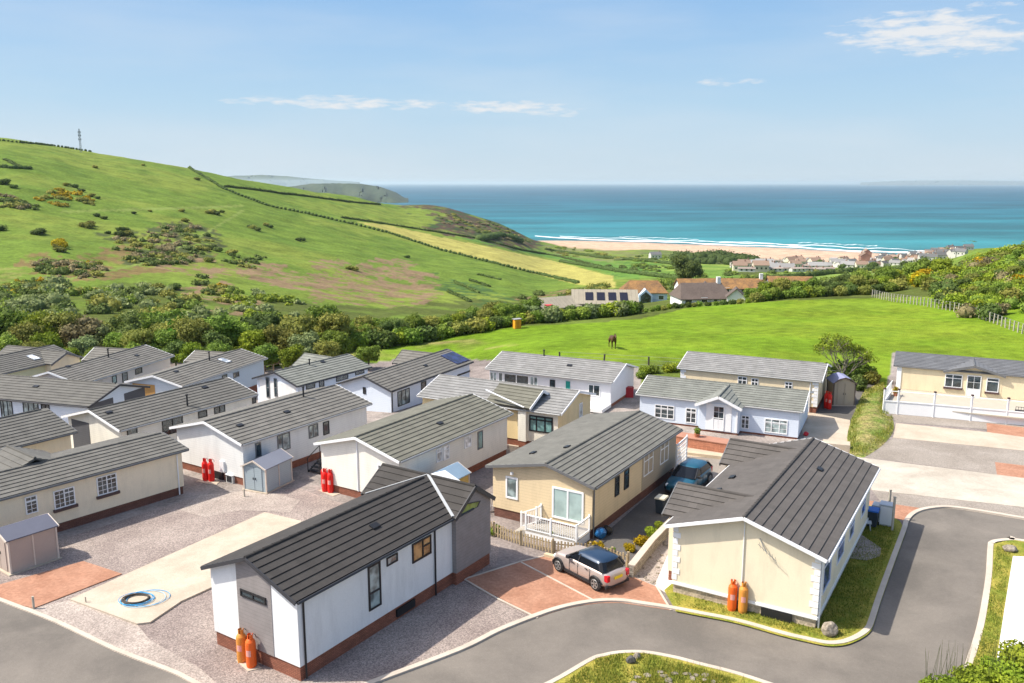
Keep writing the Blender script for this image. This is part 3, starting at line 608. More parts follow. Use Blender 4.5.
        g=MB(); g.box(a0+fw*.5,a1-fw*.5,-.01,.018,z0+fw*.5,z1-fw*.5,f); g.build('pane',gm,o)
        if panel: g=MB(); g.box(a0+fw,a1-fw,.0,.03,z0+fw,z0+(z1-z0)*panel,f); g.build('panel',fm,o)
        if sill: g=MB(); g.box(a0-.08,a1+.08,-.02,.14,z0-.16,z0-.003,f); g.build('sill',sill,o)
        return o
    def wp(s,side,p,q,**k):   # p: left edge top corner as seen, q: right edge bottom corner
        crn=k.pop('corners',False); a0,z1=s.hit(side,*p); a1,z0=s.hit(side,*q)
        if side=='R' and s.rotd>-60 and not crn: z1=s.hit(side,q[0],p[1])[1]; z0=s.hit(side,p[0],q[1])[1]; vm=(p[1]+q[1])/2; a0=s.hit(side,p[0],vm)[0]; a1=s.hit(side,q[0],vm)[0]
        return s.win(side,a0,a1,z0,z1,**k)
    def panel(s,side,a0,a1,z0,z1,m,name='cladding',t=.02,gable=False):
        f=s.mapf(side)
        if side in 'LF': a0,a1=-a1,-a0
        q=MB()
        if gable:
            za,zb=s.zt(a0)-.15,s.zt(a1)-.15; P=[(a0,z0),(a1,z0),(a1,zb),(a0,za)]
            if a0<s.off<a1: P=[(a0,z0),(a1,z0),(a1,zb),(s.off,s.zt(s.off)-.15),(a0,za)]
            q.face([f(a,t,z) for a,z in P]); n=len(P)
            for i in range(n): a,b=P[i],P[(i+1)%n]; q.face([f(a[0],-.01,a[1]),f(b[0],-.01,b[1]),f(b[0],t,b[1]),f(a[0],t,a[1])])
        else: q.box(a0,a1,-.01,t,z0,z1,f)
        return q.build(name,m,s.root)
    def downpipe(s,side,a,m=None,z1=None):
        f=s.mapf(side); z1=z1 or s.ze-.1; q=MB(); aa=a if side in 'RN' else -a
        q.tube([f(aa,s.so+.03,z1),f(aa,.06,z1-.18),f(aa,.06,.06)],.04,8); q.build('downpipe',m or s.gm,s.root)
    def cross(s,yc,hw,x1,side=1,zr=None,wallm=None,gm=None,gface=True,ze=None,back=None,wx=None,eaves=.22,name='porch_roof'):
        """a smaller gable roof at right angles: ridge along x from the main ridge to x1"""
        zr=zr or s.ze+s.rise; ze=s.ze if ze is None else ze; x0=s.off if back is None else back; q=MB()
        s.slope(q,(x1,yc+hw,ze),(x0,yc+hw,ze),(x1,yc,zr),(x0,yc,zr)); s.slope(q,(x0,yc-hw,ze),(x1,yc-hw,ze),(x0,yc,zr),(x1,yc,zr))
        o=q.build(name,s.rm,s.root); q=MB(); q.tube([(x0,yc,zr),(x1,yc,zr)],.08,8); q.build('ridge_tile',s.rm,o)
        for d in (-1,1):
            b=MB(); b.bar((x1+side*.02,yc+d*hw,ze-.08),(x1+side*.02,yc,zr-.07),.05,.2); b.build('bargeboard',s.verge if gm is None else gm,o)
        if wallm:
            wx=wx if wx is not None else x1-side*.25; i=min(wx,side*(s.w-.4)); j=max(wx,side*(s.w-.4)); k=(zr-ze)/hw; hh=hw-eaves
            q=MB(); prof=[(yc-hh,s.skh),(yc+hh,s.skh),(yc+hh,ze+eaves*k-.14),(yc,zr-.14),(yc-hh,ze+eaves*k-.14)]
            A=[(i,y,z) for y,z in prof]; B=[(j,y,z) for y,z in prof]; q.face(A); q.face(B[::-1])
            for n_ in range(5): q.face([A[n_],B[n_],B[(n_+1)%5],A[(n_+1)%5]])
            q.build('porch_wall',wallm,s.root)
            q=MB(); q.box(i+.04,j-.04,yc-hh+.04,yc+hh-.04,-.4,s.skh); q.build('skirt',BRICK,s.root)
        return o
    def valley(s,p,q_,m,w=.13):
        b=MB(); b.bar(p,q_,w,.03); b.build('valley_flashing',m,s.ro)
# wall and roof materials
WHT=mat('white_render',(.74,.74,.73),.85,.04,.8,14,dirt=.3)
WHTB=mat('white_boarding',(.72,.72,.70),.7,.04,.8,20,pattern=('boards',.15,.07),dirt=.3)
BLU=mat('pale_blue_boarding',(.62,.68,.76),.75,.04,.8,20,pattern=('boards',.16,.06))
BLU2=mat('pale_blue_grey_boarding',(.52,.58,.63),.75,.05,.8,20,pattern=('boards',.15,.08))
CRM=mat('cream_render',(.76,.63,.42),.9,.04,.8,14,dirt=.28)
CRM2=mat('pale_cream_render',(.78,.68,.50),.9,.04,.8,14,dirt=.3)
MAG=mat('magnolia_render',(.80,.69,.51),.9,.05,.8,16,dirt=.3)
YEL=mat('soft_yellow_render',(.76,.60,.34),.9,.05,.8,14,dirt=.28)
SAND=mat('sand_boarding',(.68,.54,.34),.8,.05,.8,20,pattern=('boards',.17,.08),dirt=.28)
TAUPE=mat('taupe_boarding',(.40,.33,.24),.8,.05,.8,20,pattern=('boards',.17,.08))
GRY=mat('grey_oak_boarding',(.26,.235,.225),.8,.14,2.5,30,pattern=('boards',.16,.1))
GRYD=mat('dark_grey_boarding',(.09,.09,.10),.8,.1,2,20,pattern=('boards',.16,.1))
IVY=mat('ivory_boarding',(.78,.745,.66),.8,.04,.8,18,pattern=('boards',.15,.06),dirt=.3)
STONE=mat('rubble_stone',(.42,.34,.25),.95,.35,4,14,pattern=('brick',.3,.14,.02,1.25))
VW=mat('white_verge',(.78,.78,.78),.5,.03); VD=mat('dark_verge',(.045,.045,.05),.5,.1); VG=mat('grey_verge',(.14,.14,.14),.5,.1)
R_CH=rooftile('charcoal_tiles',(.052,.047,.043)); R_BR=rooftile('brown_grey_tiles',(.105,.094,.085)); R_GN=rooftile('green_grey_tiles',(.155,.150,.130)); R_OL=rooftile('olive_grey_tiles',(.155,.150,.118))
R_LT=rooftile('weathered_grey_tiles',(.162,.153,.135),.5); R_MD=rooftile('mid_grey_tiles',(.132,.126,.112),.5); R_PL=rooftile('pale_lichened_tiles',(.25,.245,.235),.5); R_SL=rooftile('slate_grey_tiles',(.155,.158,.165)); R_GO=rooftile('grey_olive_tiles',(.20,.205,.18),.5)
BRN=mat('dark_brown_sill',(.09,.055,.05),.7,.1)
HN='static_home'
# A: foreground white home with grey cross gable
A=Home(HN,'foreground white mobile home with charcoal roof, grey cross gable, black windows',(-6.72,35.78),-33.1,5.4,12.79,3.45,1.07,WHT,R_CH,VD,so=.22,eo=.25,skh=.62)
yj=None
o_=A.inv@Vector((0,0,H))
def locz(h,u,v,z): p=h.inv@G(u,v,z+h.z0); return p
Aj=locz(A,445,521,3.45).y; yc=Aj+2.1; hwA=min(2.15,A.L/2-yc+.0) if A.L/2-yc<2.2 else 2.15
hwA=A.L/2-yc; Aj=yc-hwA
A.walls(); A.roof(y1=yc,vents=()); A.rv(375,527)
A.cross(yc,hwA,2.84,1,wallm=GRY,eaves=.2,wx=2.72,name='gable_roof'); A.cross(yc,hwA,-2.95,-1,wallm=GRY,eaves=.2,wx=-2.72,name='gable_roof')
FLS=mat('lead_flashing',(.45,.46,.46),.5,.1); A.valley((.03,yc-.05,4.57),(2.7,yc-hwA-.0,3.53),FLS,.14); A.valley((-.03,yc-.05,4.57),(-2.7,yc-hwA-.0,3.53),FLS,.07)
xl,_=A.hit('N',238,600); xr,_=A.hit('N',272,610)
A.panel('N',xl,xr,.62,4,GRY,gable=True)
A.wp('N',(241,588),(267,605),cols=(.5,),rows=(),fm=DF,fw=.07,base=.02)
A.wp('R',(368,560),(380.5,612),cols=(),rows=(.62,),fm=DF,gm=GLC,kind='tall_window',fw=.08)
A.wp('R',(386.3,552),(397.3,566.7),cols=(),rows=(),fm=DF,gm=GLC)
A.wp('R',(411.8,533.8),(430.9,563.9),cols=(.55,),rows={1:(.42,)},fm=DF,gm=GLW,fw=.08)
A.downpipe('R',-A.l+.25,DF); A.downpipe('R',A.hit('R',434,540)[0],DF)
q=MB(); a0=yc-hwA*.82; zb=3.62
def gz(y): return 3.45+(y-(yc-hwA))*(1.07/hwA)-.34
oo=A.inv@Vector((0,0,H)); P=[]
for u_,v_ in ((453.5,518),(478,507),(481,500.5),(466,503.5)):
    dd=A.inv.to_3x3()@ray(u_,v_); P.append(tuple(oo+dd*((2.745-oo.x)/dd.x)))
q.face(P); o=q.build('gable_window',DF,A.root)
c=sum((Vector(p) for p in P),Vector())/4; q=MB(); q.face([(2.755,*(c.lerp(Vector(p),.8))[1:]) for p in P]); q.build('pane',glass('green_reflection_glass',(.12,.15,.05)),o)
q=MB(); q.box(2.43,2.52,-.6,.6,.15,.5); q.build('underfloor_opening',DF,A.root)
# D: cream home on the lawn
D=Home(HN,'cream mobile home on the corner lawn with dark grey roof and white quoins',(13.43,40.20),-31.3,7.01,13.52,3.4,1.11,CRM2,R_BR,VW,so=.3,eo=.33,skh=.55,gut=VW)
D.walls(STONE); D.roof(vents=(),n=9); D.rv(820,470); D.rv(732,478); D.rv(718,491)
py1=locz(D,740,497,4.2).y; py2=locz(D,786.6,450,4.2).y
D.cross(py1,1.95,-4.1,-1,zr=4.32,wallm=CRM2,eaves=.25,ze=3.4,gm=VG); D.cross(py2,1.75,-4.1,-1,zr=4.32,wallm=CRM2,ze=3.4,gm=VG)
rq=random.Random(4)
for i in range(9):
    for sx in (-1,1):
        z=.75+i*.29; ln=.36 if i%2 else .24; q=MB(); x=sx*(D.w-ln/2+.02); q.box(x-ln/2,x+ln/2,-D.l-.025,-D.l+.3 if sx>0 else -D.l+.1,z,z+.25); 
        q.build('quoin',VW,D.root)
q=MB(); q.box(-D.w-.03,D.w+.03,-D.l-.06,-D.l+.02,.52,.64); q.box(D.w-.02,D.w+.06,-D.l,D.l,.52,.64); q.build('base_trim',VW,D.root)
q=MB(); q.tube([(.0,-D.l-.04,1.0),(.0,-D.l-.04,4.2)],.025,6); q.build('cable_trunking',VW,D.root)
xd,zd=D.hit('N',771,553); q=MB(); f=D.mapf('N'); q.tube([f(xd-.5,.02,zd+.55),f(xd-.1,.3,zd+.1)],.02,6); 
for i in range(6): q.tube([f(xd-.45+i*.14,.26,zd+.36-i*.1+.12),f(xd-.38+i*.14,.3,zd+.36-i*.1-.12)],.008,4)
q.tube([f(xd-.5,.28,zd+.4),f(xd+.3,.3,zd-.18)],.012,4); q.build('aerial',GF,D.root)
for (p_,q_) in (((824.0,558),(829.5,580)),((837.5,544),(843,552.5)),((849.5,525),(853,533)),((861.5,503),(864.5,511))):
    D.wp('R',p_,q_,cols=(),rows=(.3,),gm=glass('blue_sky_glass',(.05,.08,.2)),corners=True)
D.downpipe('R',-D.l+.15,VW); q=MB(); q.box(.9,2.2,-D.l-.08,-D.l+.02,-.05,.48); q.build('underfloor_opening',DF,D.root)
# C: sand coloured home with deck
C=Home(HN,'sand coloured mobile home with green grey roof and white framed patio doors',(4.74,49.19),-31.7,6.79,12.64,3.02,.78,SAND,R_GN,VG,off=.45,so=.28,eo=.3,skh=.55)
C.walls(mat('dark_brick',(.16,.075,.055),.9,.2,2,20,pattern=('brick',.225,.075,.012,.7))); C.roof(vents=(),n=9); C.rv(567,447.5); C.rv(533,453.5)
f0=C.hit('R',642,470)[0]; C.panel('R',f0,C.l-.01,.56,2.93,TAUPE)
C.wp('N',(506,475.5),(518,500),cols=(),rows=(),gm=GLC,fw=.1); C.wp('N',(552.5,486),(583.5,524),cols=(.5,),rows=(),gm=glass('net_curtained_patio_glass',(.34,.44,.42),.1,.9,1.15),fw=.1,kind='patio_door')
for p_,q_ in (((614.7,475),(618.9,497)),((624,468),(628.5,490))): C.wp('R',p_,q_,cols=(),rows=(.3,),gm=GL,fm=DF)
C.wp('R',(643.5,450),(652.6,477),cols=(.5,),rows=(.3,)); C.wp('R',(660,439),(668,465),cols=(.5,),rows=(.3,),gm=GL)
xa,za=C.hit('N',513,474); q=MB(); q.lathe([(0,.0),(.09,0),(.1,.12),(0,.16)],10,(xa,-C.l-.12)); 
for i,vv in enumerate(q.v): q.v[i]=(vv[0],vv[1],vv[2]+za)
q.build('alarm_dome',VW,C.root); C.downpipe('R',-C.l+.1,VG)
# B2: white with olive roof
B2=Home(HN,'white mobile home with olive grey roof directly behind the foreground home',(-6.0,53.18),-31.9,6.67,12.23,3.03,.9,IVY,R_OL,VW,skh=.5)
B2.walls(); y_=B2.L/2-1.2; B2.roof(vents=()); B2.rv(440,424)
B2.wp('N',(378,464),(386,477),cols=(),rows=()); q=MB(); q.tube([(-.1,-B2.l-.03,.5),(-.1,-B2.l-.03,3.6)],.05,6); q.build('downpipe',VW,B2.root)
B2.wp('R',(436,446.6),(442,463),cols=(),rows=(.3,),gm=glass('net_curtain_glass',(.5,.5,.48),.3)); B2.wp('R',(442.9,444),(449,461),cols=(),rows=(.3,),gm=glass('net_curtain_glass',(.5,.5,.48),.3))
B2.wp('R',(464,434),(471,449),cols=(),rows=(),gm=glass('net_curtain_glass',(.5,.5,.48),.3)); B2.wp('R',(477.5,430),(482.5,450),cols=(),rows=(),gm=GLT,fm=GF,kind='door')
yb=locz(B2,500,385,3.9).y
B2.cross(yb,1.9,3.75,1,zr=3.98,name='gable_roof',wallm=IVY,wx=3.3,gm=VW)
B2.valley((.1,yb-1.95,3.96),(3.3,yb-1.95,3.1),VW,.16)
# B: white left of centre
B=Home(HN,'white mobile home with weathered grey roof, red gas bottles at its broad white gable',(-16.34,56.95),-32.6,7.0,11.85,2.83,.92,WHTB,R_LT,VW,skh=.5)
B.walls(); B.roof(vents=(),n=9); B.rv(240,426); B.rv(287,412.5); B.flue(303.5,397)
B.wp('R',(255.2,441.5),(261,458),cols=(),rows=(),gm=GL,fm=GF); B.wp('R',(277.3,431.5),(290,452.7),cols=(.4,),rows=(),gm=GLC,fm=GF); B.wp('R',(308.5,423),(318,439),cols=(.5,),rows=(),gm=GLC,fm=GF); B.wp('R',(323,420.5),(329,435.5),cols=(),rows=(),gm=GL,fm=DF)
for u,v,s_z in ((223,466,.35),): 
    x_,z_=B.hit('N',u,v); q=MB(); q.box(x_-.2,x_+.2,-B.l-.13,-B.l,z_-.35,z_+.35); q.build('meter_box',VW,B.root)
q=MB(); q.box(.0,1.2,-B.l-.04,-B.l+.2,.0,.48); q.build('underfloor_opening',DF,B.root)
# E: magnolia home at the left
E=Home(HN,'magnolia mobile home at the left edge with brown window sills beside a taupe shed',(-25.77,45.76),-38.0,5.5,13.2,2.82,.5,MAG,R_MD,VG,so=.28,skh=.5,gut=VG)
E.walls(mat('dark_brick',(.16,.075,.055))); E.roof(vents=(),n=7)
E.wp('R',(53.4,485.5),(75,510),cols=(.5,),rows={1:(.25,)},sill=BRN,grid=2); E.wp('R',(96.5,472),(117,496.5),cols=(.5,),rows={1:(.25,)},sill=BRN,grid=2); E.wp('R',(25,494),(37.5,515.2),cols=(),rows=(.3,),grid=2)
E.downpipe('R',E.l-.35,VW); yE=E.hit('R',40,470)[0]
E.cross(locz(E,30,460,3.4).y,2.0,-3.6,-1,zr=3.3+.35,wallm=MAG)
# F
F_=Home(HN,'cream walled mobile home with grey tiled roof cut off by the left edge',(-34.16,48.72),-33.3,6.76,13,3.0,1.04,CRM2,R_MD,VG,skh=.5)
F_.walls(); F_.roof(vents=())
# G
GG=Home(HN,'pale blue mobile home with dark clad gable, second row from the left edge',(-36.50,65.69),-106.4,6.59,13,2.9,.94,BLU,R_MD,VD,ground=-.5,skh=.5)
GG.walls(); GG.roof(vents=()); GG.rv(36,387)
GG.panel('F',-GG.w,-.7,.5,2.9,GRYD,gable=False); GG.panel('F',.5,GG.w,.5,2.9,GRYD)
GG.wp('R',(0,400),(14,420),cols=(.25,.6),rows=(),fm=DF,gm=GLC); GG.wp('R',(22.5,400),(40,420),cols=(.35,.7),rows=(),fm=DF,gm=GLC); GG.wp('R',(41,404),(51,420),cols=(.5,),rows=(),fm=DF)
# H
HH=Home(HN,'pale cream mobile home with long grey roof between the blue and white homes',(-25.52,60.54),-32.0,6.68,11.67,2.9,.9,IVY,R_MD,VW,ground=-.3,skh=.5)
HH.walls(); HH.roof(vents=()); HH.flue(187.5,406,.8); HH.rv(109,413); HH.rv(205,388)
HH.panel('N',-HH.w+.4,-.6,.5,2.75,GRYD)
HH.wp('R',(127,427),(137.5,442.5),cols=(),rows=(),fm=DF); HH.wp('R',(162,415.5),(183,436.5),cols=(.5,),rows=(),fm=DF); HH.wp('R',(198,409.5),(207,419),cols=(),rows=(),fm=DF); HH.wp('R',(214,404.5),(225,415),cols=(.5,),rows=(),fm=DF); HH.wp('R',(252,397),(256,404),cols=(),rows=(),fm=DF)
# I
II=Home(HN,'farthest left mobile home with a skylight and pale green walls below the trees',(-48.27,77.71),-20,6.34,13,2.89,.95,mat('pale_green_boarding',(.52,.55,.38),.8,.05),R_MD,VG,ground=-1.2)
II.walls(); II.roof(vents=()); II.skylight(33.5,358); II.cross(4.6,1.8,-3.9,-1,wallm=CRM2); 
II.cross(II.L/2-2,1.9,3.9,1,zr=3.7,wallm=CRM2)
# J
JJ=Home(HN,'cream mobile home with flue pipe and white verge between the two skylight homes',(-38.61,78.14),-14.1,6.49,12.88,2.89,.93,mat('blush_render',(.62,.56,.50),.85,.05),R_LT,VW,ground=-1.3)
JJ.walls(); JJ.roof(vents=()); JJ.flue(108.5,357.5,.8); JJ.rv(137,356); JJ.rv(68,367); JJ.cross(JJ.L/2-2.4,1.9,-4.0,-1,wallm=IVY)
JJ.wp('R',(112,375),(116.5,384),cols=(),rows=(),fm=DF,gm=GLT); JJ.wp('R',(122,371),(127.5,383),cols=(),rows=(),fm=DF); JJ.wp('R',(135,367),(142,375),cols=(),rows=(),fm=DF)
# K
KK=Home(HN,'mobile home with a bright skylight and timber lined porch gable below the trees',(-29.35,78.27),-17.8,6.1,12.77,2.87,.75,BLU2,R_LT,VW,ground=-1.5)
KK.walls(); KK.roof(vents=()); KK.skylight(224.5,361); KK.flue(209.5,360.5,.8); KK.rv(176,372); KK.cross(KK.L/2-2.2,1.8,-3.8,-1,wallm=IVY)
KK.panel('N',-KK.w+.3,-.1,.9,2.7,mat('orange_timber',(.42,.24,.08),.7,.15),'porch_lining')
KK.wp('R',(233,371),(239,378.5),cols=(.5,),rows=(),fm=GF); KK.wp('R',(222,374),(227,379),cols=(),rows=(),fm=DF)
# L
LL=Home(HN,'white mobile home with slim glazed gable strips and blue grey sides beside the hedge',(-18.70,78.27),-33.0,5.9,9.6,2.86,.95,BLU,R_GO,VD,ground=-1.8)
LL.walls(); LL.roof(vents=()); LL.flue(309.5,365,.5); LL.rv(323,362.5); LL.panel('N',-2.3,2.4,.5,2.8,WHT); LL.cross(LL.L/2-2.2,1.7,-3.9,-1,wallm=IVY)
LL.wp('N',(266,377),(270.5,398),cols=(),rows=(.5,),fm=GF,base=.02); LL.wp('N',(274,378),(278,397),cols=(),rows=(.5,),fm=GF,base=.02)
for p_,q_ in (((306,382),(315,390)),((319,379),(324,388)),((336,372.5),(348,382)),((355,368),(364,375.5))): LL.wp('R',p_,q_,cols=(),rows=(),fm=DF)
# M
MM=Home(HN,'pale blue mobile home with a solar panel at the end of its brown grey roof',(-9.62,77.46),-27.9,5.9,13.69,2.87,1.0,BLU,R_LT,VD,ground=-1.6)
MM.walls(); MM.roof(vents=()); MM.rv(425.5,366)
p=MM.onroof(455,358.5,1); k=MM.kR; q=MB(); q.box(p.x-.95,p.x+.95,p.y-1.1,p.y+1.1,.03,.1,lambda a,b,c:(a,b,c+p.z-(a-p.x)*k)); q.build('solar_panel',glass('navy_solar_cells',(.008,.012,.05),.15),MM.ro)
MM.cross(MM.L/2-2.6,1.7,-3.7,-1,wallm=BLU)
MM.wp('R',(397.5,387.5),(409.5,407),cols=(.33,.67),rows=(),fm=DF,gm=GLC); MM.wp('R',(421,380.5),(426,391),cols=(),rows=(),fm=DF); MM.wp('R',(457,370),(470,376.5),cols=(.5,),rows=(),fm=DF)
MM.wp('N',(363,387),(366,394),cols=(),rows=(),fm=DF); MM.downpipe('R',-MM.l+.1,DF)
# N
NN_=Home(HN,'yellow rendered mobile home with pale roof and large black framed window',(-.40,62.55),-116.7,6.61,11.81,2.85,.93,YEL,R_PL,VW,skh=.5)
NN_.walls(); NN_.roof(vents=()); NN_.rv(521.5,392)
a0,_=NN_.hit('R',525.5,425); a1,_=NN_.hit('R',558,430); NN_.panel('R',a0,a1,.5,2.75,mat('cream_panel',(.72,.68,.58)))
NN_.wp('R',(518,412),(525,427),cols=(),rows=(),fm=DF); NN_.wp('R',(529.5,414.5),(553,434),cols=(.31,.67),rows=(.25,),fm=DF,gm=GLT,base=.02,fw=.1)
NN_.wp('F',(579,404),(582,416),cols=(),rows=(),gm=GLC); 
# O
OO=Home(HN,'white mobile home backing on the pasture with pale roof and green door',(4.48,74.44),-116.4,6.6,12.05,2.45,.93,mat('cool_white_render',(.70,.70,.72),.85,.04),R_PL,VW,ground=-.1,skh=.4)
OO.walls(); OO.roof(vents=()); OO.rv(569.5,366); OO.flue(544,356,.5)
for p_,q_,g_ in (((490,371.5),(497,382),GLC),((498.5,372),(503,382),GLC),((504,373),(529,386),GL),((530,376),(538,386),GLC)): OO.wp('R',p_,q_,cols=(.5,) if q_[0]-p_[0]>6 else (),rows=(),gm=g_)
OO.wp('R',(550,379.5),(555,388),cols=(),rows=(),fm=DF); OO.wp('R',(566,381),(570,389.5),cols=(),rows=(),fm=mat('teal_door',(.02,.28,.24),.5,.05),gm=mat('teal_door',(.02,.28,.24)),kind='door')
OO.wp('R',(588.5,384),(600,396.5),cols=(.45,),rows=(),gm=GL)
q=MB(); a0,_=OO.hit('R',590,400); a1,_=OO.hit('R',609,405); q.box(min(a0,a1)-.3,max(a0,a1)+.2,.02,2.2,.2,.5,lambda a,n,z:(OO.w+n,a,z)); q.build('deck_boards',WF,OO.root)
# P
PP=Home(HN,'pale blue mobile home with white porch gable and door above a red brick terrace',(16.94,65.69),-115.1,6.65,12.65,2.2,.8,BLU,R_GO,VW,ground=-.1,skh=.25,so=.15)
PP.ze=2.3
PP.walls(); PP.roof(vents=())
yp=(locz(PP,718,405,2.4).y); PP.cross(yp,1.75,4.35,1,zr=3.02,ze=2.25,wallm=BLU,wx=3.95,eaves=.25)
for p_,q_,c_w in (((655,404),(674,419.5),(.33,.66)),((686,407.5),(696,423.5),(.5,)),((741.5,415),(749,429),(.5,)),((765,418),(787,434.5),(.3,.65))): PP.wp('R',p_,q_,cols=c_w,rows=(.25,),grid=1,gm=GLC if q_[0]>760 else GL)
f=lambda a,n,z:(3.95+n,a,z); q=MB(); q.box(yp-.95,yp+.95,-.01,.03,.3,2.35,f); q.build('porch_surround',WF,PP.root)
PP.win('R',yp-.42,yp+.42,.32,2.22,cols=(),rows=(.5,),kind='door',base=3.95-PP.w+.03,panel=.45,grid=2)
q=MB(); q.box(yp+1.3,yp+1.42,-.01,.12,.3,1.9,lambda a,n,z:(3.95+n,a,z)); q.build('trellis_post',WF,PP.root)
# Q
QQ=Home(HN,'cream mobile home with white quoins backing on the pasture beside the taupe shed',(21.31,72.94),-116.4,6.68,12,2.75,.82,CRM,R_PL,VW,skh=.5,so=.12)
QQ.walls(); QQ.roof(vents=())
for p_,q_,c_w in (((738,376),(746.5,389),(.5,)),((751.5,378),(758,390.5),(.5,)),((785,381.5),(792,393.5),(.5,))): QQ.wp('R',p_,q_,cols=c_w,rows=(.3,),gm=GL)
for i in range(8):
  for e_ in (0,1):
    q=MB()
    if e_: q.box(QQ.l-.45 if i%2 else QQ.l-.3,QQ.l+.03,-.01,.03,.55+i*.26,.55+i*.26+.22,lambda a,n,z:(QQ.w+n,a,z))
    else: q.box(-QQ.l-.03,-QQ.l+(.45 if i%2 else .3),-.01,.03,.55+i*.26,.55+i*.26+.22,lambda a,n,z:(QQ.w+n,a,z))
    q.build('quoin',VW,QQ.root)
QQ.downpipe('R',QQ.l-.6,VW)
# R
RR=Home(HN,'cream mobile home at the right edge with porch gable behind a white panelled fence',(40.99,73.43),-116.2,6.6,13,2.8,.62,CRM,R_SL,VG,skh=.7,so=.12)
RR.walls(); RR.roof(vents=(),n=10)
yr=locz(RR,975,372,3.0).y; RR.cross(yr,2.35,3.5,1,zr=3.36,ze=2.72,wallm=CRM,wx=3.2,gm=VG)
RR.wp('R',(945.5,373.5),(961.5,388),cols=(.45,),rows=(.3,),sill=BRN,gm=GL,base=.03); RR.wp('R',(987,377.5),(998,392.5),cols=(),rows=(.25,),sill=BRN,gm=GL,base=.03)
RR.wp('R',(967.5,375),(979,403),cols=(),rows=(.5,),kind='door',panel=.48,grid=2,base=.04)
q=MB(); q.box(-RR.l-.02,-RR.l+.35,-.01,.06,.7,2.7,lambda a,n,z:(RR.w+n,a,z)); q.build('corner_post',WF,RR.root)
RR.wp('L',(892,370),(896,385),cols=(),rows=()) if False else None
RR.win('N',.9,1.9,1.3,2.3,cols=(),rows=(.3,))
# ------------------------------------------------------------------ vegetation
RN=np.random.RandomState(7)
def leafmat(name,c1,c2,objvar=.25,trans=.25):
    m,n,b=nodes(name); L=n.links.new; NN=n.nodes.new
    at=NN('ShaderNodeAttribute'); at.attribute_name='leaf'; mx=NN('ShaderNodeMix'); mx.data_type='RGBA'; L(at.outputs['Fac'],mx.inputs[0]); mx.inputs[6].default_value=(*c1,1); mx.inputs[7].default_value=(*c2,1)
    oi=NN('ShaderNodeObjectInfo'); hs=NN('ShaderNodeHueSaturation'); L(mx.outputs[2],hs.inputs['Color'])
    a=NN('ShaderNodeMapRange'); L(oi.outputs['Random'],a.inputs[0]); a.inputs[3].default_value=1-objvar; a.inputs[4].default_value=1+objvar; L(a.outputs[0],hs.inputs['Value'])
    h=NN('ShaderNodeMath'); h.operation='MULTIPLY'; L(oi.outputs['Random'],h.inputs[0]); h.inputs[1].default_value=7.31; h2=NN('ShaderNodeMath'); h2.operation='FRACT'; L(h.outputs[0],h2.inputs[0])
    h3=NN('ShaderNodeMapRange'); L(h2.outputs[0],h3.inputs[0]); h3.inputs[3].default_value=.49; h3.inputs[4].default_value=.515; L(h3.outputs[0],hs.inputs['Hue'])
    L(hs.outputs[0],b.inputs['Base Color']); b.inputs['Roughness'].default_value=.75; b.inputs['Specular IOR Level'].default_value=.15
    if trans:
        tr=NN('ShaderNodeBsdfTranslucent'); L(hs.outputs[0],tr.inputs[0]); ms=NN('ShaderNodeMixShader'); ms.inputs[0].default_value=trans; L(b.outputs[0],ms.inputs[1]); L(tr.outputs[0],ms.inputs[2]); L(ms.outputs[0],n.nodes['Material Output'].inputs['Surface'])
    return m
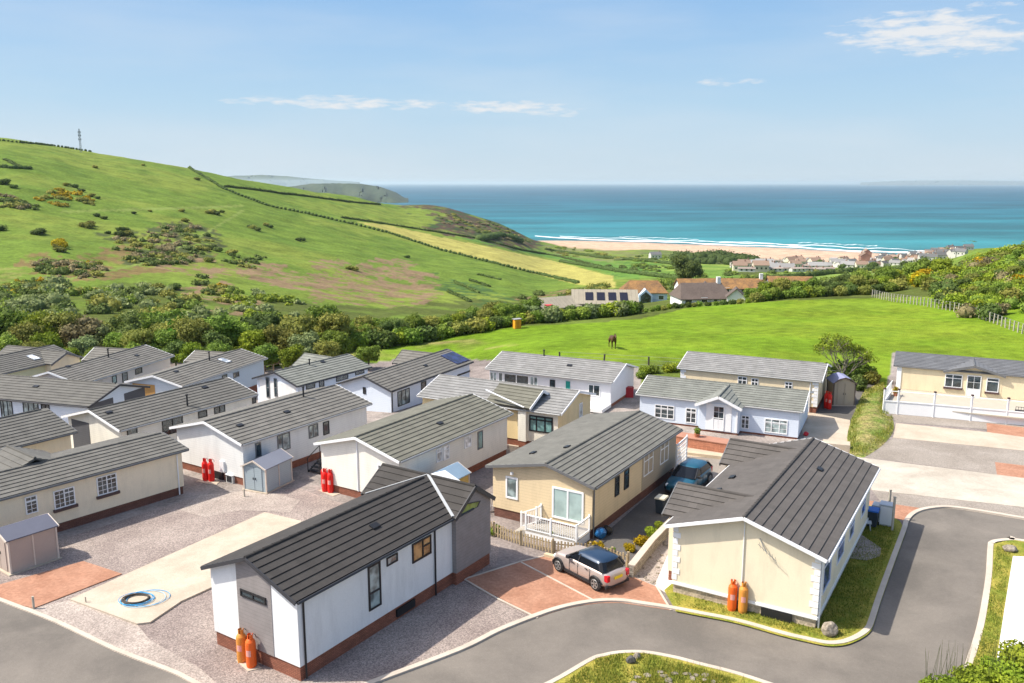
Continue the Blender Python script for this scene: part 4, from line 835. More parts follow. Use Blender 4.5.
def foliage_mesh(name,lobes,nleaf,size,m,seed,core=.72,flat=.0,long=1.0,mi=None):
    r=np.random.RandomState(seed); V=[];Fc=[];A=[]; base=0
    lobes=np.array(lobes,float); wt=(lobes[:,3]*lobes[:,4]+lobes[:,5]**2); wt/=wt.sum()
    if core:
        for lx,ly,lz,rx,ry,rz in lobes:
            nu,nv=9,6; ring=[]
            for j in range(nv+1):
                th_=math.pi*j/nv
                for i in range(nu):
                    ph=2*math.pi*i/nu; k=core*(1+.22*(r.rand()-.5)); ring.append((lx+rx*k*math.sin(th_)*math.cos(ph),ly+ry*k*math.sin(th_)*math.sin(ph),lz+rz*k*math.cos(th_)))
            V+=ring
            for j in range(nv):
                for i in range(nu): Fc.append((base+j*nu+i,base+j*nu+(i+1)%nu,base+(j+1)*nu+(i+1)%nu,base+(j+1)*nu+i)); A.append(.3)
            base+=len(ring)
    k=r.choice(len(lobes),nleaf,p=wt); d=r.normal(size=(nleaf,3)); d[:,2]=d[:,2]*.9+.15; d/=np.linalg.norm(d,axis=1)[:,None]
    rad=.66+.52*r.rand(nleaf); c=lobes[k,:3]+d*lobes[k,3:]*rad[:,None]
    nn=d+r.normal(size=(nleaf,3))*.75; nn/=np.linalg.norm(nn,axis=1)[:,None]; t=np.cross(nn,r.normal(size=(nleaf,3))); t/=np.linalg.norm(t,axis=1)[:,None]; bt=np.cross(nn,t)
    s=size*(.55+.9*r.rand(nleaf))[:,None]; lobv=r.rand(len(lobes))
    quad=np.stack([c-t*s*.5*long,c-bt*s*.5,c+t*s*.5*long,c+bt*s*.5],1).reshape(-1,3)
    av=np.clip(.15+.5*lobv[k]+.45*r.rand(nleaf),0,1)
    Vn=np.concatenate([np.array(V).reshape(-1,3),quad]); me=bpy.data.meshes.new(name); nf=len(Fc)+nleaf
    lf=np.concatenate([np.array(Fc,int).reshape(-1,4),base+np.arange(nleaf*4).reshape(-1,4)]) if Fc else np.arange(nleaf*4).reshape(-1,4)
    me.vertices.add(len(Vn)); me.vertices.foreach_set('co',Vn.ravel()); me.loops.add(lf.size); me.loops.foreach_set('vertex_index',lf.ravel().astype(np.int32)); me.polygons.add(nf)
    me.polygons.foreach_set('loop_start',np.arange(0,lf.size,4,dtype=np.int32)); me.polygons.foreach_set('loop_total',np.full(nf,4,np.int32)); me.update(calc_edges=True)
    at=me.attributes.new('leaf','FLOAT','FACE'); at.data.foreach_set('value',np.concatenate([np.array(A),av])); [me.materials.append(x) for x in (m if mi is not None else [m])]
    if mi is not None: me.polygons.foreach_set('material_index',np.concatenate([np.repeat(np.array(mi),54),np.array(mi)[k]]).astype(np.int32)); me.update()
    return me
def crown_lobes(seed,w,h,z0,n=18):
    r=random.Random(seed); L=[]
    for i in range(n):
        a=r.random()*6.283; t=r.random(); rr=w*.5*(.25+.6*math.sqrt(r.random()))*(1-.45*abs(t-.35)); s=w*(.10+.17*r.random()**1.5)
        L.append((rr*math.cos(a),rr*math.sin(a),z0+h*(.12+.74*t),s*1.05,s*1.05,s*.85))
    L.append((0,0,z0+h*.45,w*.3,w*.3,h*.38)); return L
def trunk_mb(h,r,seed,w):
    q=MB(); rd=random.Random(seed); p=[(0,0,-.4),(.05,0,h*.3),(.1*rd.random(),.05,h*.6),(0,.1,h*.85)]; q.tube(p,[r,r*.8,r*.5,r*.2],7)
    for i in range(6):
        a=rd.random()*6.28; z=h*(.25+.4*rd.random()); e=w*.33; q.tube([(0,0,z),(math.cos(a)*e*.5,math.sin(a)*e*.5,z+h*.14),(math.cos(a)*e,math.sin(a)*e,z+h*.25)],[r*.45,r*.3,r*.1],5)
    return q
BARK=mat('bark',(.10,.08,.06),.95,.2,3,20)
LG={'green':leafmat('green_leaves',(.095,.14,.025),(.24,.33,.045)),'lime':leafmat('lime_leaves',(.11,.16,.015),(.30,.36,.03)),'olive':leafmat('olive_leaves',(.14,.15,.03),(.33,.33,.07)),
    'dark':leafmat('dark_leaves',(.055,.085,.022),(.15,.20,.045)),'grey':leafmat('grey_green_leaves',(.13,.165,.06),(.28,.33,.13)),'brown':leafmat('brown_twigs',(.16,.13,.065),(.34,.29,.14)),
    'gold':leafmat('gorse_in_flower',(.10,.10,.01),(.55,.38,.01)),'vivid':leafmat('vivid_leaves',(.06,.17,.015),(.14,.36,.03))}
def tree_proto(name,label,kind,w,h,seed,n=3200,leaf=.34,th=.26,lob=20):
    t=empty(name); tag(t,label,'tree'); tr=trunk_mb(h*.9,w*.035,seed,w).build('trunk',BARK,t)
    me=foliage_mesh('crown',crown_lobes(seed,w,h*(1-th),h*th,lob),n,leaf,LG[kind],seed); link('crown',me,t); return t
def shrub_mesh(kind,w,h,seed,n=900,leaf=.3,lob=7):
    r=random.Random(seed); L=[(0,0,h*.35,w*.34,w*.34,h*.5)]
    for i in range(lob): a=r.random()*6.283; q=w*.3*(.5+.6*r.random()); s=w*(.14+.12*r.random()); L.append((q*math.cos(a),q*math.sin(a),h*(.25+.4*r.random()),s,s,s*h/w*1.3))
    return foliage_mesh('shrub',L,n,leaf,LG[kind],seed)
used=set()
def place(proto,x,y,label=None,group=None,sc=1.0,sz=None,dz=0.0,rz=None,z=None):
    o=proto if id(proto) not in used else copy_tree(proto); used.add(id(proto))
    o.location=(x,y,(tz(x,y) if z is None else z)+dz); o.rotation_euler=(0,0,RN.rand()*6.28 if rz is None else rz); o.scale=(sc,sc,sz or sc)
    if label: o['label']=label
    if group: o['group']=group
    return o
def hitT(u,v,y0=100,y1=1560):
    ys=np.exp(np.linspace(math.log(y0),math.log(y1),500)); r=ray(u,v); xs=r.x/r.y*ys; zs=H+r.z/r.y*ys; b=np.nonzero(zs<TZ(xs,ys))[0]
    i=b[0] if len(b) else len(ys)-1
    return float(xs[i]),float(ys[i])
TP={}
for kd,(w,h) in {'green':(5.4,6.2),'olive':(5.2,5.8),'lime':(5,5.6),'dark':(5.4,5.6),'brown':(5,5.2),'grey':(4.6,4.6)}.items():
    TP[kd]=[tree_proto('broadleaf_tree','%s tree in the thick belt behind the mobile homes'%kd,kd,w,h,sum(map(ord,kd))+i,3000 if kd!='brown' else 2000,.30) for i in range(2)]
KLAB={'green':'mid green rounded tree in the belt behind the mobile homes','olive':'olive leaved tree in the belt behind the mobile homes','lime':'fresh lime green tree in the belt behind the mobile homes','dark':'dark leaved tree in the belt behind the mobile homes','brown':'bare twiggy brown tree in the belt behind the mobile homes','grey':'grey green willow in the belt behind the mobile homes'}
def pick(ws):
    ks=list(ws); p=np.array([ws[k] for k in ks],float); return ks[RN.choice(len(ks),p=p/p.sum())]
# belt behind the left homes
for row,(y,wz) in enumerate(((97,.62),(103,.75),(110,.9),(119,1.05),(129,1.15))):
    x=-105*(y/100.)
    while x<-18-(row*3):
        u,_=PX(x,y,0)
        if u>-130:
            k=pick({'olive':2.2,'brown':1.1 if u<140 else .3,'lime':1.6,'green':4,'dark':1.8,'grey':.8})
            place(TP[k][RN.randint(2)],x+RN.rand()*1.5,y+RN.rand()*3,KLAB[k].replace('tree in the belt','tree in the '+('front','front','middle','back','back')[row]+' of the belt').replace('willow in the belt','willow in the '+('front','front','middle','back','back')[row]+' of the belt').replace('the mobile homes',('the leftmost roofs' if u<60 else 'the flue pipe home' if u<150 else 'the skylight home' if u<260 else 'the hedge side homes')),'trees in the belt behind the mobile homes',wz*(.8+.35*RN.rand()))
        x+=3.6*(.8+.5*RN.rand())
# hedge line along the pasture
HL=[(262,358),(300,352),(330,349),(400,343),(450,335),(520,327),(600,322),(640,319)]
xs_=[]
for i in range(len(HL)-1):
    for t in np.arange(0,1,.125):
        u=HL[i][0]+(HL[i+1][0]-HL[i][0])*t; v=HL[i][1]+(HL[i+1][1]-HL[i][1])*t; xs_.append((u,v))
SH={}
for kd in ('green','dark','olive','lime','grey','gold','brown','vivid'):
    SH[kd]=[]
    for i in range(3):
        o=link('shrub',shrub_mesh(kd,3.4,2.3,i*7+len(kd)+ord(kd[0]))); tag(o,'%s shrub'%kd,'shrub'); SH[kd].append(o)
SLAB={'green':'mid green','dark':'dark green','olive':'olive','lime':'lime green','grey':'grey green','gold':'yellow flowering gorse','brown':'brown twiggy','vivid':'vivid green'}
for n_,(u,v) in enumerate(xs_):
    p=G(u,v,-2.6)
    for row in range(3):
        k=pick({'green':3,'dark':2,'lime':1.6,'grey':1.2,'olive':1}) if u>380 else pick({'olive':2,'green':3,'lime':2,'dark':1})
        yy_=p.y+1+row*3.2+RN.rand()*2; xx_=p.x*(yy_/p.y)
        if row==0: place(SH[k][RN.randint(3)],xx_,yy_,SLAB[k]+' bush in the hedge along the left side of the pasture','bushes in the pasture hedge',.8+.4*RN.rand())
        elif u<560 or row==1: place(TP[k][RN.randint(2)],xx_,yy_,SLAB[k]+' tree in the hedge along the left side of the pasture','trees in the pasture hedge',(.42 if u<540 else .27)*(.85+.45*RN.rand())*(1+.12*row))
for (a,b,c,d) in ((640,319,700,305),(700,305,800,300.5),(800,300.5,900,298.5)):
    for t in np.arange(0,1,.08 if a>640 else .1):
        u=a+(c-a)*t; v=b+(d-b)*t; y=np.interp(u,[640,700,800,900],[135,142,150,153])
        for row in range(2):
            k=pick({'green':3,'dark':3,'lime':1.5,'olive':1.5}); yy_=y+2+row*5+RN.rand()*3; xx_=(u-CX)/F/(c_+.04*s_)*yy_
            if row==0: place(SH[k][RN.randint(3)],xx_,yy_,SLAB[k]+' bush in the hedge along the far side of the pasture','bushes in the far pasture hedge',.3+.2*RN.rand() if u<750 else .7+.5*RN.rand())
            elif u>750: place(TP[k][RN.randint(2)],xx_,yy_+4,SLAB[k]+' tree in the hedge along the far side of the pasture','trees in the far pasture hedge',(.55)*(.75+.45*RN.rand()))
for u,y,sc,k in ((845,172,1.0,'dark'),(862,176,1.05,'green'),(885,172,1.1,'green'),(900,178,1.0,'lime'),(915,176,1.1,'green'),(928,180,1.15,'green'),(942,170,1.0,'lime'),(780,170,.8,'dark'),(765,172,.75,'dark'),(798,172,.8,'dark')):
    place(TP[k][0],(u-CX)/F*y,y,SLAB[k]+' rounded tree beyond the far hedge of the pasture','trees beyond the far pasture hedge',sc*.85,dz=-.8)
big=tree_proto('broadleaf_tree','large dark round crowned tree standing above the orange roofed farmhouses','dark',11,9.5,99,4200,.5,.12,16)
x,y=hitT(687,282,200); place(big,x,y,rz=0,sc=1.3)
pop=tree_proto('poplar_tree','upright vivid green tree standing out of the belt behind the left homes','vivid',3.6,6.6,41,2800,.3,.12,12); p=G(172,352,-3); place(pop,p.x,p.y+2,sc=1.0,dz=-.6)
# gorse hill on the right
n_=0; SC2=[];SM2=[];KS=list(LG)
for i in range(1500):
    y=108+RN.rand()**.7*80; x=y*(.48+RN.rand()*.24); u,v=PX(x,y,tz(x,y))
    lim=np.interp(y,[105,113,125,150,186],[1010,975,945,932,925])
    if u<lim or u>1100: continue
    k=pick({'lime':4.5,'olive':1.2,'green':2.6,'gold':.25 if y>135 else .05,'brown':.5,'dark':1.2 if y<150 else .2}) if y>120 else pick({'dark':2,'olive':3,'green':2,'brown':1})
    n_+=1
    if n_>150:
        if n_>420: break
        s=(1.0+.7*RN.rand()); SC2.append((x,y,tz(x,y)+s*.5,s,s,s*.8)); SM2.append(KS.index(k)); continue
    place(SH[k][RN.randint(3)],x,y,SLAB[k]+' bush '+('beside the pasture fence' if y<125 else 'halfway up' if y<152 else 'near the crest')+(' on the left flank' if u<970 else ' in the right part')+' of the overgrown right bank','bushes on the right hand bank',.65+.5*RN.rand())
tag(link('bank_scrub',foliage_mesh('bank_scrub',SC2,len(SC2)*170,.32,[LG[k] for k in KS],18,core=.8,mi=SM2)),kind='stuff')
for u,y,k in ((925,168,'gold'),(921,160,'gold'),(935,172,'gold'),(946,160,'lime'),(975,150,'green'),(955,164,'lime'),(916,170,'lime'),(905,172,'olive'),(932,150,'olive'),(940,140,'dark'),(955,132,'dark'),(925,158,'lime')):
    x=(u-CX)/F*y; place(SH[k][1],x,y,SLAB[k]+' bush on the overgrown bank at the right edge','bushes on the right hand bank',1.2)
for i in range(9):
    y=122+RN.rand()*30; u=945+RN.rand()*85; k=pick({'dark':2,'olive':2,'green':1}); place(TP[k][1],(u-CX)/F*y,y,SLAB[k]+' tree on the overgrown bank at the right edge','trees on the right hand bank',.38+.15*RN.rand())
# scrub in the combe beyond the belt
SCRUB=[];SCM=[];KS=list(LG)
def scatter(poly,n,ks,s0,s1,lab,grp,ymin=140,fl=1.0):
    us=[p[0] for p in poly]; vs__=[p[1] for p in poly]; c=0; tries=0
    while c<n and tries<n*8:
        tries+=1; u=min(us)+RN.rand()*(max(us)-min(us)); v=min(vs__)+RN.rand()*(max(vs__)-min(vs__))
        if not inpoly(np.array([u]),np.array([v]),poly)[0]: continue
        x,y=hitT(u,v,ymin); k=pick(ks); c+=1
        s=s0+(s1-s0)*RN.rand()
        for j in range(RN.randint(2,5)):
            dx,dy=RN.normal(size=2)*s*1.0; r_=s*(.55+.5*RN.rand()); SCRUB.append((x+dx,y+dy,tz(x+dx,y+dy)+r_*.35*fl,r_*(.8+.5*RN.rand()),r_*(.8+.5*RN.rand()),r_*.85*fl)); SCM.append(KS.index(k))
scatter([(0,292),(60,285),(60,320),(0,325)],34,{'grey':3,'green':2,'dark':1},1.2,2.4,'bush in the left of the combe','bushes in the combe')
scatter([(88,296),(120,288),(170,292),(200,305),(215,322),(120,322),(88,310)],60,{'grey':3,'olive':2,'dark':1.5,'green':1},1.1,2.2,'bush in the middle of the combe','bushes in the combe')
scatter([(35,258),(70,262),(110,262),(95,278),(55,280),(35,272)],34,{'dark':3,'olive':2,'brown':2,'gold':.3},.9,2.0,'bush beside the hillside track','bushes beside the track',fl=.8)
scatter([(120,238),(150,232),(205,225),(210,245),(195,262),(160,268),(125,262),(112,250)],80,{'dark':3,'olive':2,'brown':2.5},1.0,2.1,'bush in the rough dark hollow','bushes in the hollow',fl=.8)
scatter([(225,255),(262,258),(262,268),(235,270)],14,{'dark':2,'olive':2},1,1.8,'bush on the bracken slope','bushes on the bracken slope',fl=.8)
scatter([(0,287),(50,283),(85,292),(60,297),(0,295)],20,{'dark':2,'olive':2,'gold':.4},1,1.7,'bush above the combe','bushes above the combe')
scatter([(30,196),(55,192),(90,194),(92,206),(50,208)],24,{'gold':4,'olive':2,'dark':1},1.3,2.3,'bush in the wide hillside clump','gorse clump on the hill',fl=.7)
scatter([(0,196),(15,198),(30,206),(22,211),(0,207)],14,{'dark':2,'olive':2,'brown':1},1.4,2.4,'bush in the left hillside clump','bushes in the left clump',fl=.7)
scatter([(195,275),(225,282),(240,300),(220,305),(205,295)],14,{'dark':1,'olive':2,'gold':.4},.8,1.4,'bush at the foot of the bracken slope','bushes at the bracken foot')
scatter([(235,285),(300,302),(310,320),(255,322),(228,300)],32,{'green':2,'grey':2,'lime':1},.8,1.7,'bush low on the bracken slope','bushes low on the slope')
scatter([(430,210),(500,224),(535,243),(500,240),(440,222)],60,{'dark':3,'brown':2,'olive':1},1.6,4,'bush on the brown headland shoulder','bushes on the headland shoulder',fl=.5)
scatter([(545,246),(600,250),(600,258),(560,256)],18,{'green':2,'olive':2,'dark':1},2,4,'bush in the dunes left of the beach','bushes in the dunes',fl=.6)
scatter([(600,255),(720,258),(760,266),(690,266),(610,260)],36,{'green':2,'olive':2,'dark':1.5,'grey':1},2,4.5,'bush behind the middle of the beach','bushes behind the beach',fl=.6)
scatter([(520,296),(600,288),(690,282),(690,292),(620,298),(560,305),(520,306)],50,{'green':3,'dark':2.5,'olive':1.5},1.2,2.6,'bush in the wooded dip by the farm','bushes in the wooded dip',150)
scatter([(690,270),(860,272),(930,270),(930,285),(700,285)],46,{'green':3,'dark':2,'olive':1.5},1.4,2.4,'bush in the far fields below the village','bushes in the far fields',220)
scatter([(600,265),(700,266),(690,272),(640,272)],22,{'dark':2,'green':2},1.8,3,'bush in the far hedges below the dunes','bushes in the far hedges',300,.7)
link_=tag(link('scrub',foliage_mesh('scrub',SCRUB,len(SCRUB)*75,.62,[LG[k] for k in KS],17,core=.8,mi=SCM)),kind='stuff')
for u,v,s in ((41,234,1.6),(37,235,1.3),(88,228,1.5),(83,227,1.3),(97,217,1),(104,219,1),(91,226,1.4),(66,186,1.3),(75,188,1.3),(82,192,1.2),(92,197,1.2),(98,199,1),(2,231,1.5),(5,185,1.8),(14,188,1.2),(95,168,1.4),(143,166,1.1),(182,212,1.2),(212,213.5,1.8),(216,215,1.5),(208,214,1.2),(185,222,1.3),(253,229,1.6),(257,231,1.4),(250,228,1.2),(266,226,1.4),(270,228,1.2),(299,241,1.4),(303,241,1.2),(212,250,1.6),(218,252,1.4),(232,255,1.5),(208,262,1.3),(123,233,1.7),(120,236,1.5),(128,236,1.5),(60,252,1.2),(134,214,.8),(150,212,.7),(197,180,1.4),(57,248,1.0),(355,271,1.4),(350,270,1.3),(407,258,1.2),(108,234,.8),(158,291,1.4),(175,290,1.2),(222,213,1)):
    k='dark' if RN.rand()<.6 else 'olive'; x,y=hitT(u,v,200); place(SH[k][RN.randint(3)],x,y,SLAB[k]+' lone bush on the grassy hillside','lone bushes on the hillside',s*1.15,s*.75)
for u,v in ((57,247),(63,249),(60,246)): x,y=hitT(u,v,200); place(SH['gold'][0],x,y,'small yellow flowering gorse alone on the left hillside','flowering gorse on the left hillside',1.3)
# hedgerows on the hill: each one a continuous bank of bushes
hm1=LG['olive']; hm2=LG['dark']
def hedgerow(px,lab,wd=2.3,h=1.6,m=None,step=1.6,gap=.0,y0=180):
    pts=[]
    for i in range(len(px)-1):
        n=max(2,int(math.hypot(px[i+1][0]-px[i][0],px[i+1][1]-px[i][1])/4))
        for k in range(n+(i==len(px)-2)): t=k/n; pts.append(hitT(px[i][0]+(px[i+1][0]-px[i][0])*t,px[i][1]+(px[i+1][1]-px[i][1])*t,y0))
    P=np.array(pts); ln=np.concatenate([[0],np.cumsum(np.hypot(*np.diff(P,axis=0).T))]); n=min(int(ln[-1]/step),420); s=np.linspace(0,ln[-1],n); X=np.interp(s,ln,P[:,0]); Y=np.interp(s,ln,P[:,1])
    keep=fbm(s/30.,s*0+3.3,2)>gap; X=X[keep];Y=Y[keep]
    lobes=[(x,y,tz(x,y)+h*.3,wd*.5*(.8+.5*RN.rand()),wd*.5*(.8+.5*RN.rand()),h*(.45+.4*RN.rand())) for x,y in zip(X,Y)]
    o=link('hedgerow',foliage_mesh('hedgerow',lobes,len(lobes)*26,.6,m or hm2,5,core=.85)); return tag(o,lab,'hedge')
hedgerow([(-40,137),(0,141),(53,146),(123,157),(183,166)],'dark hedge running just below the skyline of the left hill',2.2,1.6,y0=300)
hedgerow([(183,164.5),(197,173),(225,190),(267,206),(302,213),(339,221.5),(387,233),(441,250.5),(489,262.5),(523,271),(578,283.5)],'long hedge descending the hill diagonally below the pale field',3,2.0,m=hm2,y0=200)
hedgerow([(225,187),(250,189.5),(281,194),(301,196),(350,202.5),(380,205)],'hedge across the upper hill left of the headland',2.6,1.9,y0=300)
hedgerow([(342,218),(393,225.6),(441,233),(476,238.6)],'hedge along the upper edge of the pale field',2.6,1.8,y0=300)
hedgerow([(476,238.6),(520,250),(560,257),(613,271)],'thin hedge below the headland shoulder',2.8,1.9,y0=300)
hedgerow([(0,168),(30,169)],'short dark hedge at the left edge of the hill',3,2,y0=300)
hedgerow([(5,160),(21,168)],'short slanting hedge at the left edge of the hill',2.4,1.5,y0=300)
hedgerow([(546,250),(600,258),(650,262),(700,268)],'hedge along the fields behind the dunes',4,2.8,y0=400)
hedgerow([(560,262),(620,272),(680,280)],'hedge at the right end of the pale field',4,2.6,y0=300)
CP=[]
for i in range(90):
    a=RN.rand()*6.28; r_=math.sqrt(RN.rand()); cx0,cy0=hitT(717,262,500); x=cx0+38*r_*math.cos(a); y=cy0+60*r_*math.sin(a); s=5+4*RN.rand(); CP.append((x,y,tz(x,y)+6*(1-r_*.7),s,s,s*.8))
tag(link('copse',foliage_mesh('copse',CP,9000,1.3,LG['dark'],77,core=.85)),kind='stuff')
hedgerow([(770,281),(850,272),(925,268)],'hedge along the far pale green field',4,2.8,y0=300)
hedgerow([(480,240),(500,236),(520,242)],'dark scrub low on the headland',12,5,y0=700)
for a in (((448,292),(470,302)),((455,283),(478,293)),((478,275),(500,280)),((470,281),(490,287))): hedgerow(list(a),'short remnant hedge bank on the lower slope',2,1.2,y0=250)
for o in bpy.data.objects:
    if o.name.startswith('hedgerow') and 'short remnant' in o.get('label',''): o['group']='remnant hedge banks on the slope'
# bare spring tree by the mound
bt=empty('spring_tree',(31.2,78.5,tz(31.2,78.5))); bt.scale=(1.35,1.35,1.3); tag(bt,'nearly leafless spring tree with fine branches between the two cream homes','tree')
q=MB(); rd=random.Random(11); tips=[]
def branch(p,d,l,r,dep):
    e=p+d*l; mid=p+d*l*.5+Vector((rd.uniform(-1,1),rd.uniform(-1,1),0))*l*.06; q.tube([p,mid,e],[r,r*.85,r*.65],5 if dep<3 else 3,cap=False)
    if dep>=5: tips.append(e); return
    for i in range(3 if dep else 6):
        dd=(d+Vector((rd.uniform(-1,1),rd.uniform(-1,1),rd.uniform(-.35,.45)))*(.72 if dep else 1.1)).normalized(); branch(e if dep else p+d*l*(.35+.12*i),dd,l*(.70+.15*rd.random()),r*.6,dep+1)
branch(Vector((0,0,-.3)),Vector((0,0,1)),1.15,.09,0); q.build('trunk',mat('pale_bark',(.22,.19,.14),.9,.15),bt)
tl=[(t.x,t.y,t.z,.2,.2,.2) for t in tips]; link('crown',foliage_mesh('crown',tl,3600,.11,LG['lime'],3,core=0),bt)
for (u,y,s,k) in ((838,80,.75,'dark'),(852,81,.8,'dark'),(862,80,.85,'green'),(872,79,.8,'green'),(880,78,.6,'olive'),(866,76,.65,'dark'),(850,78,.6,'dark'),(830,81,.6,'green')):
    x=(u-CX)/F*y; place(SH[k][0],x,y,SLAB[k]+' bush in the thicket behind the taupe shed','thicket behind the taupe shed',s)
for (u,v,s,k) in ((645,374,.4,'lime'),(655,373,.4,'green'),(668,372,.45,'lime'),(676,371,.45,'lime'),(640,378,.35,'green'),(684,376,.3,'olive')):
    p=G(u,v,0); place(SH[k][1],p.x,p.y,SLAB[k]+' low bush at the pasture edge between two white homes','low bushes at the pasture edge',s)
for (u,v,s,k) in ((255,352,.6,'lime'),(240,350,.8,'lime'),(215,348,.8,'lime'),(262,362,.35,'gold'),(275,359,.5,'green'),(288,358,.5,'olive'),(206,351,.7,'lime')):
    p=G(u,v,-2.5); place(SH[k][2],p.x,p.y,SLAB[k]+' bush directly behind the skylight home','bushes behind the skylight home',s)
# garden shrubs
for u,v,s,k,l in ((600,551,.22,'gold','small yellow flowering shrub behind the picket fence'),(592,549,.2,'gold','orange yellow shrub by the blue bag at the fence'),(612,553,.14,'green','low green plant between the yellow shrubs'),(641,545,.24,'gold','yellow green shrub beside the garden wall'),(652,537,.26,'lime','lime shrub tallest behind the garden wall'),(660,529,.2,'lime','lime shrub at the far end of the garden wall'),(630,551,.2,'gold','yellow shrub at the fence corner'),(551,540,.22,'green','green shrub in front of the white deck rail'),(541,538,.2,'green','small green shrub at the deck steps'),(494,534,.24,'green','green plant at the left end of the picket fence'),(559,543,.16,'lime','pale green shrub at the foot of the white deck')):
    p=G(u,v,0); o=place(SH[k][0],p.x,p.y,l,None,s,z=0); 
    if 'group' in o: del o['group']
# the green mound with rough grass
MND=[(850,457),(847,440),(850,424),(858,405),(865,391),(884,384),(884,411),(893,420),(893,432),(885,443),(875,451),(862,458)]
mb=bmesh.new(); P=[G(u,v,0) for u,v in catmull(MND+[MND[0]],4)[:-1]]; cen=sum(P,Vector())/len(P); rings=[]
for t in (1,.9,.8,.68,.55,.4,.25,.1): rings.append([mb.verts.new(cen+(p-cen)*t+Vector((0,0,.01+.4*(1-t*t)+.16*(float(fbm(np.array((cen+(p-cen)*t).x*1.1),np.array((cen+(p-cen)*t).y*1.1)))-.5)*min(1,(1-t)*5)))) for p in P])
n=len(P)
for a,b in zip(rings,rings[1:]):
    for i in range(n): mb.faces.new((a[i],a[(i+1)%n],b[(i+1)%n],b[i]))
mb.faces.new(rings[-1]); me=bpy.data.meshes.new('grass_mound'); [setattr(f,'smooth',True) for f in mb.faces]; mb.to_mesh(me); mb.free(); me.materials.append(ground_mat('rough_grass',(.13,.2,.03),(.33,.27,.11),.5,.55,5,8,.05)); tag(link('grass_mound',me),kind='structure')
def tufts(name,polys,n,h,wd,m,zf,seed):
    r=np.random.RandomState(seed); pts=[]
    for poly in polys:
        W=[G(u,v,0) for u,v in poly]; wx=[p.x for p in W]; wy=[p.y for p in W]; k=0
        cx=r.uniform(min(wx),max(wx),n*6); cy=r.uniform(min(wy),max(wy),n*6); ok=inpoly(cx,cy,[(p.x,p.y) for p in W])&(fbm(cx*1.3,cy*1.3)+r.rand(len(cx))*.35>.55); pts.append(np.stack([cx[ok][:n],cy[ok][:n]],1))
    P=np.concatenate(pts); k=len(P); a=r.rand(k)*6.28; hh=h*(.4+r.rand(k)); z=np.full(k,zf); dx=np.cos(a)*wd; dy=np.sin(a)*wd; lean=r.normal(size=(k,2))*h*.35
    V=np.stack([np.stack([P[:,0]-dx,P[:,1]-dy,z],1),np.stack([P[:,0]+dx,P[:,1]+dy,z],1),np.stack([P[:,0]+lean[:,0],P[:,1]+lean[:,1],z+hh],1)],1).reshape(-1,3)
    me=bpy.data.meshes.new(name); me.from_pydata(V.tolist(),[],np.arange(k*3).reshape(-1,3).tolist()); at=me.attributes.new('leaf','FLOAT','FACE'); at.data.foreach_set('value',r.rand(k)); me.materials.append(m); return tag(link(name,me),kind='stuff')
GT=leafmat('grass_blades',(.13,.18,.025),(.36,.33,.06),.0)
kin=[PX(q_.x,q_.y,0) for q_ in inner([p for p in K2 if p[0]>674 and p[0]<905 and p[1]>534],.42,1)]
tufts('grass',[kin+[(893,527),(866,515),(845,560),(820,622),(672,594)]],14000,.10,.018,GT,.08,1)
tufts('grass',[[(p[0],p[1]) for p in MND]],6000,.2,.022,GT,.18,2)
tufts('grass',[[(595,662),(620,656),(645,656),(690,668),(740,684),(600,700),(560,690)],[(975,655),(985,626),(992,580),(996,548),(1012,546),(1010,560),(998,640),(992,683),(965,690)]],6000,.11,.018,GT,.1,3)
tufts('grass_stems',[[(640,672),(700,672),(745,683),(745,700),(640,700)]],260,.5,.012,GT,.1,4)
# big rough bush at the lower right
for i,(u,v,s,k) in enumerate(((940,700,.55,'lime'),(975,692,.6,'lime'),(1005,690,.72,'lime'),(1035,680,.85,'lime'),(960,715,.6,'green'),(1060,690,.9,'lime'),(1020,715,.7,'lime'),(990,725,.7,'green'))):
    p=G(u,v,0); me=shrub_mesh(k,3.4,2.3,60+i,2600,.2,8); o=link('shrub',me); place(o,p.x,p.y,'bright green bush at the lower right corner beside the white drive','bushes at the lower right corner',s*.9,s*.75,z=.05); o['category']='shrub'
q=MB(); rd=random.Random(5)
for i in range(60):
    u=925+rd.random()*100; p=G(u,684+rd.random()*12,0); q.tube([p,(p.x+rd.uniform(-.3,.3),p.y+rd.uniform(-.2,.2),1.3+rd.random()*.9)],[.012,.004],3,cap=False)
tag(q.build('bramble_stems',mat('stems',(.16,.17,.06),.9,.2)),'thin upright bramble stems rising from the lower right bush','bramble')
